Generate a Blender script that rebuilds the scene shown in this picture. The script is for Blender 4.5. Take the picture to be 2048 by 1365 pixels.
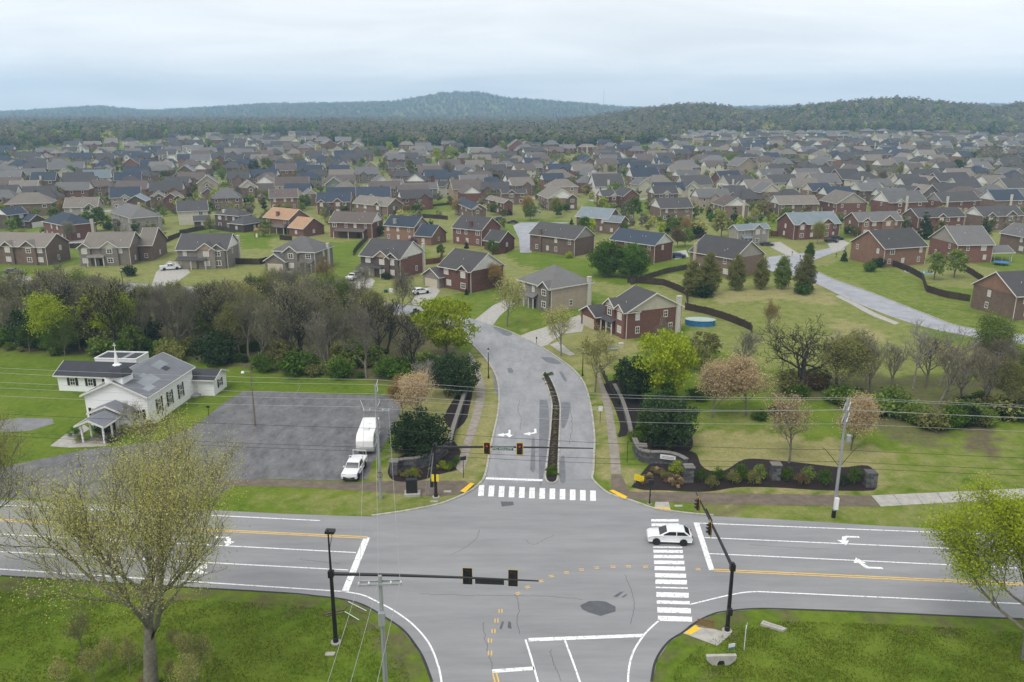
import bpy, bmesh, math, random
import numpy as np
from mathutils import Vector, Matrix
for o in list(bpy.data.objects): bpy.data.objects.remove(o)
S = bpy.context.scene
COL = S.collection
R = math.radians
# ---------------------------------------------------------------- camera
CAM_H, FPX, CX, CY = 44.0, 1593.0, 1024.0, 682.5      # lens survey of the 2048 x 1365 photograph
PITCH = math.atan((CY - 225.0) / FPX)
cam = bpy.data.cameras.new('camera'); cam.sensor_width = 36.0; cam.lens = 36.0 * FPX / 2048.0
cam.clip_start = 0.5; cam.clip_end = 30000.0
camo = bpy.data.objects.new('camera', cam); COL.objects.link(camo)
camo.location = (0, 0, CAM_H); camo.rotation_euler = (R(90) - PITCH, 0, 0)
S.camera = camo
S.render.resolution_x, S.render.resolution_y = 1024, 682
# ---------------------------------------------------------------- sky
SUN_EL, SUN_AZ = R(58), R(215)          # high, behind the camera's left shoulder, through thick cloud
wd = bpy.data.worlds.new('World'); S.world = wd; wd.use_nodes = True
nt = wd.node_tree; nt.nodes.clear()
def N(tree, typ, **kw):
    n = tree.nodes.new(typ)
    for k, v in kw.items():
        if k.startswith('i_'):
            n.inputs[k[2:].replace('_', ' ')].default_value = v
        else: setattr(n, k, v)
    return n
L = nt.links.new
sky = N(nt, 'ShaderNodeTexSky', sky_type='NISHITA', sun_disc=False, sun_elevation=SUN_EL, sun_rotation=SUN_AZ)
tc = N(nt, 'ShaderNodeTexCoord'); sep = N(nt, 'ShaderNodeSeparateXYZ'); L(tc.outputs['Generated'], sep.inputs[0])
az = N(nt, 'ShaderNodeMath', operation='ABSOLUTE'); L(sep.outputs[2], az.inputs[0])
ad = N(nt, 'ShaderNodeMath', operation='ADD'); L(az.outputs[0], ad.inputs[0]); ad.inputs[1].default_value = 0.12
dx = N(nt, 'ShaderNodeMath', operation='DIVIDE'); L(sep.outputs[0], dx.inputs[0]); L(ad.outputs[0], dx.inputs[1])
dy = N(nt, 'ShaderNodeMath', operation='DIVIDE'); L(sep.outputs[1], dy.inputs[0]); L(ad.outputs[0], dy.inputs[1])
cmb = N(nt, 'ShaderNodeCombineXYZ'); L(dx.outputs[0], cmb.inputs[0]); L(dy.outputs[0], cmb.inputs[1])
mp = N(nt, 'ShaderNodeMapping'); L(cmb.outputs[0], mp.inputs[0]); mp.inputs['Scale'].default_value = (0.55, 0.75, 1); mp.inputs['Location'].default_value = (3.1, 1.7, 0.4)
nz = N(nt, 'ShaderNodeTexNoise', i_Scale=1.25, i_Detail=7.0, i_Roughness=0.55, i_Distortion=0.5); L(mp.outputs[0], nz.inputs['Vector'])
cr = N(nt, 'ShaderNodeValToRGB'); L(nz.outputs['Fac'], cr.inputs[0])
cr.color_ramp.elements[0].position = 0.33; cr.color_ramp.elements[0].color = (6.75, 6.9, 7.05, 1)
cr.color_ramp.elements[1].position = 0.66; cr.color_ramp.elements[1].color = (8.35, 8.35, 8.35, 1)
mx = N(nt, 'ShaderNodeMix', data_type='RGBA'); mx.inputs['Factor'].default_value = 0.95
L(sky.outputs[0], mx.inputs['A']); L(cr.outputs[0], mx.inputs['B'])
bg = N(nt, 'ShaderNodeBackground'); bg.inputs['Strength'].default_value = 0.1
L(mx.outputs['Result'], bg.inputs['Color'])
wo = N(nt, 'ShaderNodeOutputWorld'); L(bg.outputs[0], wo.inputs['Surface'])
# ---------------------------------------------------------------- sun through overcast
sl = bpy.data.lights.new('sun', 'SUN'); sl.energy = 1.5; sl.angle = R(30); sl.color = (1.0, 0.97, 0.92)
so = bpy.data.objects.new('sun', sl); COL.objects.link(so)
so.rotation_euler = (R(90) - SUN_EL, 0, R(180) - SUN_AZ)
S.view_settings.view_transform = 'Standard'; S.view_settings.look = 'None'
S.view_settings.exposure = 0.5; S.view_settings.gamma = 1.0; S.view_settings.use_curve_mapping = False
S.render.engine = 'CYCLES'
S.cycles.max_bounces = 5; S.cycles.diffuse_bounces = 2; S.cycles.glossy_bounces = 2
S.cycles.transmission_bounces = 3; S.cycles.transparent_max_bounces = 6; S.cycles.volume_bounces = 1
# ---------------------------------------------------------------- terrain height and survey helpers
def sm(a, b, x):
    t = np.clip((np.asarray(x, float) - a) / (b - a), 0, 1); return t * t * (3 - 2 * t)
RX = [-600, 60, 130, 222, 290, 354, 400, 440, 487, 540, 615, 684, 780, 830, 885, 922, 970, 1500, 4000]
RZ = [12, 12, 18, 33, 42, 45, 37, 31, 37, 43, 50, 56, 48, 42, 38, 48, 56, 62, 40]
FX = [-9000, -2940, -2500, -2250, -1990, -1700, -1330, -930, -640, -500, -356, -184, -40, 100, 360, 590, 900, 1600, 3000, 9000]
FZ = [22, 22, 46, 62, 38, 52, 74, 78, 86, 108, 132, 134, 106, 96, 80, 56, 52, 64, 76, 46]
def hgt(x, y):
    x = np.asarray(x, float); y = np.asarray(y, float)
    z = 0.012 * np.clip(y - 330, 0, 800)
    xr = x * 1500 / np.maximum(y, 600)
    k = sm(1130, 1560, y) * (1 - sm(1700, 2500, y))
    z = z + k * np.maximum(np.interp(xr, RX, RZ) - 9.6, 0)
    xf = x * 4500 / np.maximum(y, 2500)
    k2 = sm(3000, 4500, y) * (1 - 0.4 * sm(4700, 7000, y))
    z = z + k2 * np.maximum(np.interp(xf, FX, FZ) - 9.6, 0)
    return z
cp, sp = math.cos(PITCH), math.sin(PITCH)
def W(u, v, z=0.0):
    """photo pixel -> ground point (x, y) at height z above the terrain"""
    a = (u - CX) / FPX; b = (CY - v) / FPX
    d = (a, cp + b * sp, -sp + b * cp)
    t = (z - CAM_H) / min(d[2], -1e-4)
    if t * d[1] <= 330: return (d[0] * t, d[1] * t)
    t = 330 / d[1]
    for _ in range(4000):
        t2 = t * 1.003
        if CAM_H + d[2] * t2 <= float(hgt(d[0] * t2, d[1] * t2)) + z:
            lo, hi = t, t2
            for _ in range(20):
                m = (lo + hi) / 2
                if CAM_H + d[2] * m <= float(hgt(d[0] * m, d[1] * m)) + z: hi = m
                else: lo = m
            return (d[0] * hi, d[1] * hi)
        t = t2
        if t > 9000: break
    return (d[0] * t, d[1] * t)
def PXY(x, y, z):
    dz = z - CAM_H; dep = y * cp - dz * sp; up = y * sp + dz * cp
    return CX + FPX * x / dep, CY - FPX * up / dep
# ---------------------------------------------------------------- object helpers
LABELS = {}
def tag(o, label=None, cat=None, group=None, kind=None):
    if label:
        if label in LABELS and not group: label += ' (again)'
        LABELS[label] = 1; o['label'] = label
    if cat: o['category'] = cat
    if group: o['group'] = group
    if kind: o['kind'] = kind
    return o
def mesh(name, V, Fc, mats=(), idx=None, smooth=False):
    me = bpy.data.meshes.new(name); me.from_pydata([tuple(v) for v in V], [], Fc)
    for m in (mats if isinstance(mats, (list, tuple)) else [mats]): me.materials.append(m)
    if idx is not None: me.polygons.foreach_set('material_index', idx)
    if smooth: me.polygons.foreach_set('use_smooth', [True] * len(me.polygons))
    me.update(); return me
def npmesh(name, V, Q, mats, idx=None, smooth=False):
    """fast quad mesh from numpy arrays"""
    me = bpy.data.meshes.new(name); V = np.asarray(V, np.float32); Q = np.asarray(Q, np.int32)
    k = Q.shape[1]; n = len(Q)
    me.vertices.add(len(V)); me.vertices.foreach_set('co', V.ravel())
    me.loops.add(n * k); me.loops.foreach_set('vertex_index', Q.ravel())
    me.polygons.add(n); me.polygons.foreach_set('loop_start', np.arange(0, n * k, k, dtype=np.int32))
    me.polygons.foreach_set('loop_total', np.full(n, k, np.int32))
    for m in (mats if isinstance(mats, (list, tuple)) else [mats]): me.materials.append(m)
    if idx is not None: me.polygons.foreach_set('material_index', np.asarray(idx, np.int32))
    if smooth: me.polygons.foreach_set('use_smooth', np.ones(n, bool))
    me.update(calc_edges=True); me.validate(); return me
def ob(name, me, parent=None, loc=(0, 0, 0), rz=0.0, scale=None):
    o = bpy.data.objects.new(name, me); COL.objects.link(o); o.location = loc
    if rz: o.rotation_euler = (0, 0, rz)
    if scale: o.scale = scale
    if parent: o.parent = parent
    return o
def empty(name, loc, rz=0.0, label=None, cat=None, group=None):
    o = bpy.data.objects.new(name, None); COL.objects.link(o); o.empty_display_size = 0.3
    o.location = loc; o.rotation_euler = (0, 0, rz)
    return tag(o, label, cat, group)
def copy_tree(o, parent=None):
    c = o.copy(); COL.objects.link(c); c.parent = parent
    for ch in o.children: copy_tree(ch, c)
    return c
class MB:
    def __init__(s): s.V = []; s.F = []; s.I = []
    def add(s, V, Fc, m=0):
        b = len(s.V); s.V += [tuple(v) for v in V]; s.F += [tuple(b + i for i in f) for f in Fc]; s.I += [m] * len(Fc); return s
    def box(s, x0, y0, z0, x1, y1, z1, m=0):
        return s.add([(x0,y0,z0),(x1,y0,z0),(x1,y1,z0),(x0,y1,z0),(x0,y0,z1),(x1,y0,z1),(x1,y1,z1),(x0,y1,z1)],
                     [(3,2,1,0),(4,5,6,7),(0,1,5,4),(1,2,6,5),(2,3,7,6),(3,0,4,7)], m)
    def prism(s, poly, a, b, axis='z', m=0):
        """extrude a closed 2-D polygon from a to b along an axis"""
        n = len(poly)
        def P(q, t):
            return (q[0], q[1], t) if axis == 'z' else ((q[0], t, q[1]) if axis == 'y' else (t, q[0], q[1]))
        V = [P(q, a) for q in poly] + [P(q, b) for q in poly]
        return s.add(V, [tuple(range(n))[::-1], tuple(range(n, 2 * n))] + [(i, (i + 1) % n, n + (i + 1) % n, n + i) for i in range(n)], m)
    def tube(s, pts, r, n=6, m=0, cap=True):
        pts = [Vector(p) for p in pts]; k = len(pts)
        rr = r if isinstance(r, (list, tuple)) else [r] * k
        V = []; up = Vector((0, 0, 1))
        for i, p in enumerate(pts):
            t = (pts[min(i + 1, k - 1)] - pts[max(i - 1, 0)]).normalized()
            a = t.cross(up); a = a.normalized() if a.length > 1e-4 else Vector((1, 0, 0))
            b = t.cross(a).normalized()
            for j in range(n):
                w = 2 * math.pi * j / n; V.append(p + (a * math.cos(w) + b * math.sin(w)) * rr[i])
        Fc = [(i * n + j, i * n + (j + 1) % n, (i + 1) * n + (j + 1) % n, (i + 1) * n + j) for i in range(k - 1) for j in range(n)]
        if cap: Fc += [tuple(range(n))[::-1], tuple(range((k - 1) * n, k * n))]
        return s.add(V, Fc, m)
    def lathe(s, prof, n=12, c=(0, 0, 0), m=0):
        V = []; k = len(prof)
        for r, z in prof:
            for j in range(n):
                w = 2 * math.pi * j / n; V.append((c[0] + r * math.cos(w), c[1] + r * math.sin(w), c[2] + z))
        Fc = [(i * n + j, i * n + (j + 1) % n, (i + 1) * n + (j + 1) % n, (i + 1) * n + j) for i in range(k - 1) for j in range(n)]
        Fc += [tuple(range(n))[::-1], tuple(range((k - 1) * n, k * n))]
        return s.add(V, Fc, m)
    def xf(s, fn): s.V = [fn(*v) for v in s.V]; return s
    def build(s, name, mats, parent=None, loc=(0, 0, 0), rz=0.0, smooth=False):
        return ob(name, mesh(name, s.V, s.F, mats, s.I, smooth), parent, loc, rz)
# ---------------------------------------------------------------- materials
MT = {}
def mat(name, col, col2=None, scale=2.0, rough=0.85, bump=0.0, bscale=None, detail=4.0, metal=0.0, spec=0.3, lo=0.35, hi=0.65, rnd=0.0, stretch=None, space='Object', nr=0.6):
    """diffuse-ish procedural paint: two colours mixed by noise, optional bump, optional per-object brightness"""
    m = bpy.data.materials.new(name); m.use_nodes = True; t = m.node_tree; b = t.nodes['Principled BSDF']
    b.inputs['Roughness'].default_value = rough; b.inputs['Metallic'].default_value = metal
    b.inputs['Specular IOR Level'].default_value = spec
    col2 = col2 or tuple(c * 0.82 for c in col)
    tc = N(t, 'ShaderNodeTexCoord'); src = tc.outputs['Object' if space == 'World' else space]
    if space == 'World':
        g = N(t, 'ShaderNodeNewGeometry'); src = g.outputs['Position']
    if stretch:
        mp = N(t, 'ShaderNodeMapping'); mp.inputs['Scale'].default_value = stretch; t.links.new(src, mp.inputs[0]); src = mp.outputs[0]
    nz = N(t, 'ShaderNodeTexNoise', i_Scale=scale, i_Detail=detail, i_Roughness=nr); t.links.new(src, nz.inputs['Vector'])
    cr = N(t, 'ShaderNodeValToRGB'); t.links.new(nz.outputs['Fac'], cr.inputs[0])
    cr.color_ramp.elements[0].position = lo; cr.color_ramp.elements[0].color = (*col2, 1)
    cr.color_ramp.elements[1].position = hi; cr.color_ramp.elements[1].color = (*col, 1)
    out = cr.outputs[0]
    if rnd:
        oi = N(t, 'ShaderNodeObjectInfo'); mr = N(t, 'ShaderNodeMapRange'); t.links.new(oi.outputs['Random'], mr.inputs[0])
        mr.inputs['To Min'].default_value = 1 - rnd; mr.inputs['To Max'].default_value = 1 + rnd
        mm = N(t, 'ShaderNodeMix', data_type='RGBA', blend_type='MULTIPLY'); mm.inputs['Factor'].default_value = 1
        t.links.new(out, mm.inputs['A']); t.links.new(mr.outputs[0], mm.inputs['B']); out = mm.outputs['Result']
    t.links.new(out, b.inputs['Base Color'])
    if bump:
        n2 = N(t, 'ShaderNodeTexNoise', i_Scale=bscale or scale * 6, i_Detail=3.0); t.links.new(src, n2.inputs['Vector'])
        bp = N(t, 'ShaderNodeBump', i_Strength=bump, i_Distance=0.05); t.links.new(n2.outputs['Fac'], bp.inputs['Height']); t.links.new(bp.outputs[0], b.inputs['Normal'])
    MT[name] = m; return m
def brick(name, col, col2, mortar):
    m = bpy.data.materials.new(name); m.use_nodes = True; t = m.node_tree; b = t.nodes['Principled BSDF']
    b.inputs['Roughness'].default_value = 0.9; b.inputs['Specular IOR Level'].default_value = 0.15
    tc = N(t, 'ShaderNodeTexCoord'); sx = N(t, 'ShaderNodeSeparateXYZ'); t.links.new(tc.outputs['Object'], sx.inputs[0])
    ad = N(t, 'ShaderNodeMath', operation='ADD'); t.links.new(sx.outputs[0], ad.inputs[0]); t.links.new(sx.outputs[1], ad.inputs[1])
    cb = N(t, 'ShaderNodeCombineXYZ'); t.links.new(ad.outputs[0], cb.inputs[0]); t.links.new(sx.outputs[2], cb.inputs[1])
    br = N(t, 'ShaderNodeTexBrick', i_Scale=1.0); br.inputs['Color1'].default_value = (*col, 1); br.inputs['Color2'].default_value = (*col2, 1); br.inputs['Mortar'].default_value = (*mortar, 1)
    br.inputs['Brick Width'].default_value = 0.42; br.inputs['Row Height'].default_value = 0.14; br.inputs['Mortar Size'].default_value = 0.012
    t.links.new(cb.outputs[0], br.inputs['Vector'])
    nz = N(t, 'ShaderNodeTexNoise', i_Scale=0.7, i_Detail=4.0); t.links.new(tc.outputs['Object'], nz.inputs['Vector'])
    oi = N(t, 'ShaderNodeObjectInfo'); ad2 = N(t, 'ShaderNodeMath', operation='ADD'); t.links.new(oi.outputs['Random'], ad2.inputs[0]); t.links.new(nz.outputs['Fac'], ad2.inputs[1])
    mr = N(t, 'ShaderNodeMapRange'); t.links.new(ad2.outputs[0], mr.inputs[0]); mr.inputs['From Min'].default_value = 0.3; mr.inputs['From Max'].default_value = 1.7
    mr.inputs['To Min'].default_value = 0.72; mr.inputs['To Max'].default_value = 1.28
    mm = N(t, 'ShaderNodeMix', data_type='RGBA', blend_type='MULTIPLY'); mm.inputs['Factor'].default_value = 1
    t.links.new(br.outputs[0], mm.inputs['A']); t.links.new(mr.outputs[0], mm.inputs['B']); t.links.new(mm.outputs['Result'], b.inputs['Base Color'])
    MT[name] = m; return m
def shingle(name, col):
    """asphalt shingle: per-house tone, thin course lines, blotches"""
    m = bpy.data.materials.new(name); m.use_nodes = True; t = m.node_tree; b = t.nodes['Principled BSDF']
    b.inputs['Roughness'].default_value = 0.85; b.inputs['Specular IOR Level'].default_value = 0.25
    tc = N(t, 'ShaderNodeTexCoord')
    nz = N(t, 'ShaderNodeTexNoise', i_Scale=0.5, i_Detail=6.0, i_Roughness=0.7); t.links.new(tc.outputs['Object'], nz.inputs['Vector'])
    n3 = N(t, 'ShaderNodeTexNoise', i_Scale=5.0, i_Detail=3.0, i_Roughness=0.7); t.links.new(tc.outputs['Object'], n3.inputs['Vector'])
    wv = N(t, 'ShaderNodeTexWave', bands_direction='Z', i_Scale=2.2, i_Distortion=0.6); t.links.new(tc.outputs['Object'], wv.inputs['Vector'])
    a1 = N(t, 'ShaderNodeMath', operation='MULTIPLY_ADD'); t.links.new(wv.outputs['Fac'], a1.inputs[0]); a1.inputs[1].default_value = 0.12; t.links.new(nz.outputs['Fac'], a1.inputs[2])
    a3 = N(t, 'ShaderNodeMath', operation='MULTIPLY_ADD'); t.links.new(n3.outputs['Fac'], a3.inputs[0]); a3.inputs[1].default_value = 0.5; t.links.new(a1.outputs[0], a3.inputs[2])
    oi = N(t, 'ShaderNodeObjectInfo'); a2 = N(t, 'ShaderNodeMath', operation='MULTIPLY_ADD'); t.links.new(oi.outputs['Random'], a2.inputs[0]); a2.inputs[1].default_value = 0.5; t.links.new(a3.outputs[0], a2.inputs[2])
    mr = N(t, 'ShaderNodeMapRange'); t.links.new(a2.outputs[0], mr.inputs[0]); mr.inputs['From Min'].default_value = 0.5; mr.inputs['From Max'].default_value = 1.6
    mr.inputs['To Min'].default_value = 0.7; mr.inputs['To Max'].default_value = 1.3
    mm = N(t, 'ShaderNodeMix', data_type='RGBA', blend_type='MULTIPLY'); mm.inputs['Factor'].default_value = 1
    mm.inputs['A'].default_value = (*col, 1); t.links.new(mr.outputs[0], mm.inputs['B']); t.links.new(mm.outputs['Result'], b.inputs['Base Color'])
    MT[name] = m; return m
def leafmat(name, c1, c2, trans=0.25):
    """foliage: colour varies leaf by leaf and tree by tree"""
    m = bpy.data.materials.new(name); m.use_nodes = True; t = m.node_tree; t.nodes.clear()
    g = N(t, 'ShaderNodeNewGeometry'); oi = N(t, 'ShaderNodeObjectInfo')
    cr = N(t, 'ShaderNodeMix', data_type='RGBA'); t.links.new(g.outputs['Random Per Island'], cr.inputs['Factor'])
    cr.inputs['A'].default_value = (*c1, 1); cr.inputs['B'].default_value = (*c2, 1)
    mr = N(t, 'ShaderNodeMapRange'); t.links.new(oi.outputs['Random'], mr.inputs[0]); mr.inputs['To Min'].default_value = 0.75; mr.inputs['To Max'].default_value = 1.22
    mm = N(t, 'ShaderNodeMix', data_type='RGBA', blend_type='MULTIPLY'); mm.inputs['Factor'].default_value = 1
    t.links.new(cr.outputs['Result'], mm.inputs['A']); t.links.new(mr.outputs[0], mm.inputs['B'])
    d = N(t, 'ShaderNodeBsdfDiffuse'); tr = N(t, 'ShaderNodeBsdfTranslucent'); ms = N(t, 'ShaderNodeMixShader'); ms.inputs[0].default_value = trans
    t.links.new(mm.outputs['Result'], d.inputs[0]); t.links.new(mm.outputs['Result'], tr.inputs[0])
    t.links.new(d.outputs[0], ms.inputs[1]); t.links.new(tr.outputs[0], ms.inputs[2])
    o = N(t, 'ShaderNodeOutputMaterial'); t.links.new(ms.outputs[0], o.inputs[0]); MT[name] = m; return m
ORD = lambda n: f"{n}{'th' if 10 <= n % 100 <= 20 else {1: 'st', 2: 'nd', 3: 'rd'}.get(n % 10, 'th')}"
rng = random.Random(7); nrng = np.random.default_rng(7)
# ================================================================ THE SETTING
def px(*pts): return [W(*p) for p in pts]
def inpoly(X, Y, poly):
    r = np.zeros(X.shape, bool); n = len(poly)
    for i in range(n):
        x1, y1 = poly[i]; x2, y2 = poly[(i + 1) % n]
        c = ((y1 > Y) != (y2 > Y)) & (X < (x2 - x1) * (Y - y1) / ((y2 - y1) or 1e-9) + x1); r ^= c
    return r
def resample(pts, n):
    P = np.array(pts, float); d = np.r_[0, np.cumsum(np.linalg.norm(np.diff(P, axis=0), axis=1))]
    t = np.linspace(0, d[-1], n); return np.stack([np.interp(t, d, P[:, i]) for i in range(P.shape[1])], 1)
def smooth(pts, n=60):
    """Catmull-Rom through the survey points"""
    P = [np.array(p, float) for p in pts]; P = [2 * P[0] - P[1]] + P + [2 * P[-1] - P[-2]]; out = []
    for i in range(1, len(P) - 2):
        for t in np.linspace(0, 1, 8, endpoint=False):
            a, b, c, d = P[i - 1:i + 3]
            out.append(0.5 * ((2 * b) + (c - a) * t + (2 * a - 5 * b + 4 * c - d) * t * t + (3 * b - a - 3 * c + d) * t ** 3))
    out.append(P[-2]); return resample(out, n)
def sheet(name, poly, z, m, parent=None):
    o = ob(name, mesh(name, [(p[0], p[1], z) for p in poly], [tuple(range(len(poly)))], m), parent)
    me = o.data
    if me.polygons[0].normal.z < 0: me.flip_normals()
    return o
def ribbon(name, A, B, z, m, parent=None, n=60, hz=False):
    A = smooth(A, n); B = smooth(B, n)
    f = (lambda p: float(hgt(*p)) + z) if hz else (lambda p: z)
    V = [(p[0], p[1], f(p)) for p in A] + [(p[0], p[1], f(p)) for p in B]
    o = ob(name, mesh(name, V, [(i, i + 1, n + i + 1, n + i) for i in range(n - 1)], m), parent)
    if o.data.polygons[0].normal.z < 0: o.data.flip_normals()
    return o
def offset(pts, d):
    P = np.array(pts, float); t = np.gradient(P, axis=0); t /= np.linalg.norm(t, axis=1)[:, None] + 1e-9
    return P + np.stack([-t[:, 1], t[:, 0]], 1) * d
def kerb(name, pts, side, m, h=0.14, w=0.28, n=80):
    P = smooth(pts, n); Q = offset(P, side * w)
    V = [(*p, 0.0) for p in P] + [(*p, h) for p in P] + [(*q, h) for q in Q] + [(*q, 0.0) for q in Q]
    Fc = [(k * n + i, k * n + i + 1, (k + 1) * n + i + 1, (k + 1) * n + i) for k in range(3) for i in range(n - 1)]
    Fc += [(0, n, 2 * n, 3 * n), (n - 1, 4 * n - 1, 3 * n - 1, 2 * n - 1)]
    o = ob(name, mesh(name, V, Fc, m)); tag(o, kind='structure'); return o
# ---- materials of the ground
asph = mat('worn_asphalt', (0.285, 0.284, 0.288), (0.185, 0.186, 0.192), scale=0.3, rough=0.8, bump=0.25, bscale=18, detail=12, stretch=(0.22, 1.5, 1), space='World', lo=0.28, hi=0.72, nr=.72)
asph2 = mat('street_asphalt', (0.290, 0.291, 0.300), (0.150, 0.153, 0.163), scale=0.35, rough=0.7, bump=0.25, bscale=14, detail=12, space='World', stretch=(1.3, .45, 1), lo=0.2, hi=0.62, nr=.74)
patch = mat('asphalt_patch', (0.105, 0.108, 0.116), (0.08, 0.082, 0.09), scale=1.0, rough=0.8, bump=0.3, bscale=14, space='World')
shoulder = mat('old_shoulder', (0.205, 0.205, 0.21), (0.16, 0.16, 0.165), scale=0.6, rough=0.9, bump=0.3, bscale=10, space='World')
lotm = mat('parking_lot', (0.22, 0.217, 0.22), (0.075, 0.074, 0.078), scale=0.55, rough=0.85, bump=0.3, bscale=9, detail=12, space='World', stretch=(1.0, 0.45, 1), lo=0.36, hi=0.74, nr=.8)
conc = mat('concrete', (0.40, 0.38, 0.345), (0.30, 0.285, 0.26), scale=1.3, rough=0.85, bump=0.15, space='World')
concold = mat('weathered_concrete', (0.30, 0.265, 0.225), (0.21, 0.185, 0.155), scale=1.0, rough=0.9, bump=0.2, space='World')
kerbm = mat('kerb_concrete', (0.42, 0.40, 0.35), (0.27, 0.25, 0.22), scale=1.5, rough=0.9, space='World')
dirt = mat('brown_dirt_path', (0.165, 0.132, 0.10), (0.115, 0.092, 0.07), scale=0.9, rough=0.95, bump=0.3, space='World')
mulch = mat('dark_mulch', (0.026, 0.016, 0.015), (0.012, 0.008, 0.008), scale=7, rough=0.95, bump=0.6, bscale=25, space='World')
wpaint = mat('white_road_paint', (0.80, 0.80, 0.80), (0.36, 0.36, 0.365), scale=4.0, rough=0.7, detail=10, lo=0.38, hi=0.49, nr=.7, space='World')
ypaint = mat('yellow_road_paint', (0.72, 0.46, 0.09), (0.48, 0.32, 0.10), scale=2.2, rough=0.7, detail=8, lo=0.3, hi=0.5, space='World')
ytile = mat('yellow_tactile', (0.80, 0.50, 0.02), (0.66, 0.40, 0.02), scale=4, rough=0.7)
# ---- ground sheet
gm = bpy.data.materials.new('grass_ground'); gm.use_nodes = True; t = gm.node_tree; b = t.nodes['Principled BSDF']
b.inputs['Roughness'].default_value = 0.95; b.inputs['Specular IOR Level'].default_value = 0.1
at = N(t, 'ShaderNodeAttribute', attribute_name='tint'); sp3 = N(t, 'ShaderNodeSeparateColor'); t.links.new(at.outputs['Color'], sp3.inputs[0])
ge = N(t, 'ShaderNodeNewGeometry')
def gnoise(scale, detail=5.0, rough=0.6):
    n = N(t, 'ShaderNodeTexNoise', i_Scale=scale, i_Detail=detail, i_Roughness=rough); t.links.new(ge.outputs['Position'], n.inputs['Vector']); return n.outputs['Fac']
def gmix(fac, A, B, btype='MIX'):
    m = N(t, 'ShaderNodeMix', data_type='RGBA', blend_type=btype)
    for k, v in (('Factor', fac), ('A', A), ('B', B)):
        if isinstance(v, (tuple, float, int)): m.inputs[k].default_value = v
        else: t.links.new(v, m.inputs[k])
    return m.outputs['Result']
def gramp(fac, a, b):
    m = N(t, 'ShaderNodeMapRange'); t.links.new(fac, m.inputs[0]); m.inputs['From Min'].default_value = a; m.inputs['From Max'].default_value = b; return m.outputs[0]
def gadd(a, b, k):
    m = N(t, 'ShaderNodeMath', operation='MULTIPLY_ADD', use_clamp=True); t.links.new(b, m.inputs[0]); m.inputs[1].default_value = k; t.links.new(a, m.inputs[2]); return m.outputs[0]
g1 = gmix(gramp(gnoise(1.1, 8.0, 0.7), 0.35, 0.68), (0.056, 0.104, 0.007, 1), (0.125, 0.182, 0.016, 1))
g1 = gmix(gramp(gnoise(0.13, 6.0, 0.65), 0.38, 0.66), g1, gmix(0.6, g1, (0.160, 0.198, 0.028, 1)))
tn = gmix(gramp(gnoise(2.4, 6.0, 0.7), 0.32, 0.7), (0.215, 0.185, 0.082, 1), (0.36, 0.315, 0.155, 1))
nzb = N(t, 'ShaderNodeMath', operation='SUBTRACT'); t.links.new(gnoise(0.45, 7.0, 0.7), nzb.inputs[0]); nzb.inputs[1].default_value = 0.5
wt = N(t, 'ShaderNodeMath', operation='MULTIPLY_ADD', use_clamp=True); t.links.new(nzb.outputs[0], wt.inputs[0]); wt.inputs[1].default_value = 1.9; t.links.new(sp3.outputs[0], wt.inputs[2])
keep = N(t, 'ShaderNodeMath', operation='MULTIPLY'); t.links.new(wt.outputs[0], keep.inputs[0]); t.links.new(gramp(sp3.outputs[0], 0.0, 0.12), keep.inputs[1])
c1 = gmix(keep.outputs[0], g1, tn)
br = gmix(gramp(gnoise(1.6, 6.0, 0.7), 0.32, 0.7), (0.075, 0.058, 0.038, 1), (0.15, 0.118, 0.078, 1))
wb = N(t, 'ShaderNodeMath', operation='MULTIPLY_ADD', use_clamp=True); t.links.new(nzb.outputs[0], wb.inputs[0]); wb.inputs[1].default_value = 2.2; t.links.new(sp3.outputs[1], wb.inputs[2])
kb = N(t, 'ShaderNodeMath', operation='MULTIPLY'); t.links.new(wb.outputs[0], kb.inputs[0]); t.links.new(gramp(sp3.outputs[1], 0.0, 0.12), kb.inputs[1])
c2 = gmix(kb.outputs[0], c1, br)
t.links.new(c2, b.inputs['Base Color'])
bp = N(t, 'ShaderNodeBump', i_Strength=0.6, i_Distance=0.12); t.links.new(gnoise(5.0, 5.0, 0.7), bp.inputs['Height']); t.links.new(bp.outputs[0], b.inputs['Normal'])
ys = np.r_[np.linspace(-80, 36, 20), np.arange(37.2, 340, 1.25)]
f = [340.0]
while f[-1] < 6000: f.append(f[-1] * 1.028)
ys = np.r_[ys, f]; xs = np.arange(-260, 261, 1.5)
sc = np.maximum(1, ys / 340)
X = xs[None, :] * sc[:, None]; Y = np.repeat(ys[:, None], len(xs), 1); Z = hgt(X, Y)
nr, nc = X.shape; I = np.arange(nr * nc).reshape(nr, nc)
Q = np.stack([I[:-1, :-1], I[:-1, 1:], I[1:, 1:], I[1:, :-1]], -1).reshape(-1, 4)
gme = npmesh('ground', np.stack([X, Y, Z], -1).reshape(-1, 3), Q, gm, smooth=True)
T = np.zeros((nr, nc, 4), np.float32); T[..., 3] = 1
XJ = X + nrng.normal(0, 0.7, X.shape); YJ = Y + nrng.normal(0, 0.9, X.shape)
def paint(ch, val, *pts):
    T[..., ch][inpoly(XJ, YJ, px(*pts))] = val
T[..., 0][(Y > 165)] = 0.46
T[..., 0][(Y > 165) & (np.sin(X * 0.06 + 1.3) * np.sin(Y * 0.045) > 0.25)] = 0.08
T[..., 0][Y > 1100] = 0.2
T[..., 1][(Y > 1100)] = 0.45
paint(0, 0.12, (480, 972), (770, 990), (930, 985), (900, 1012), (700, 1034), (480, 1024))
paint(0, 0.30, (600, 985), (930, 985), (900, 1012), (740, 1034), (600, 1030))
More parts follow.
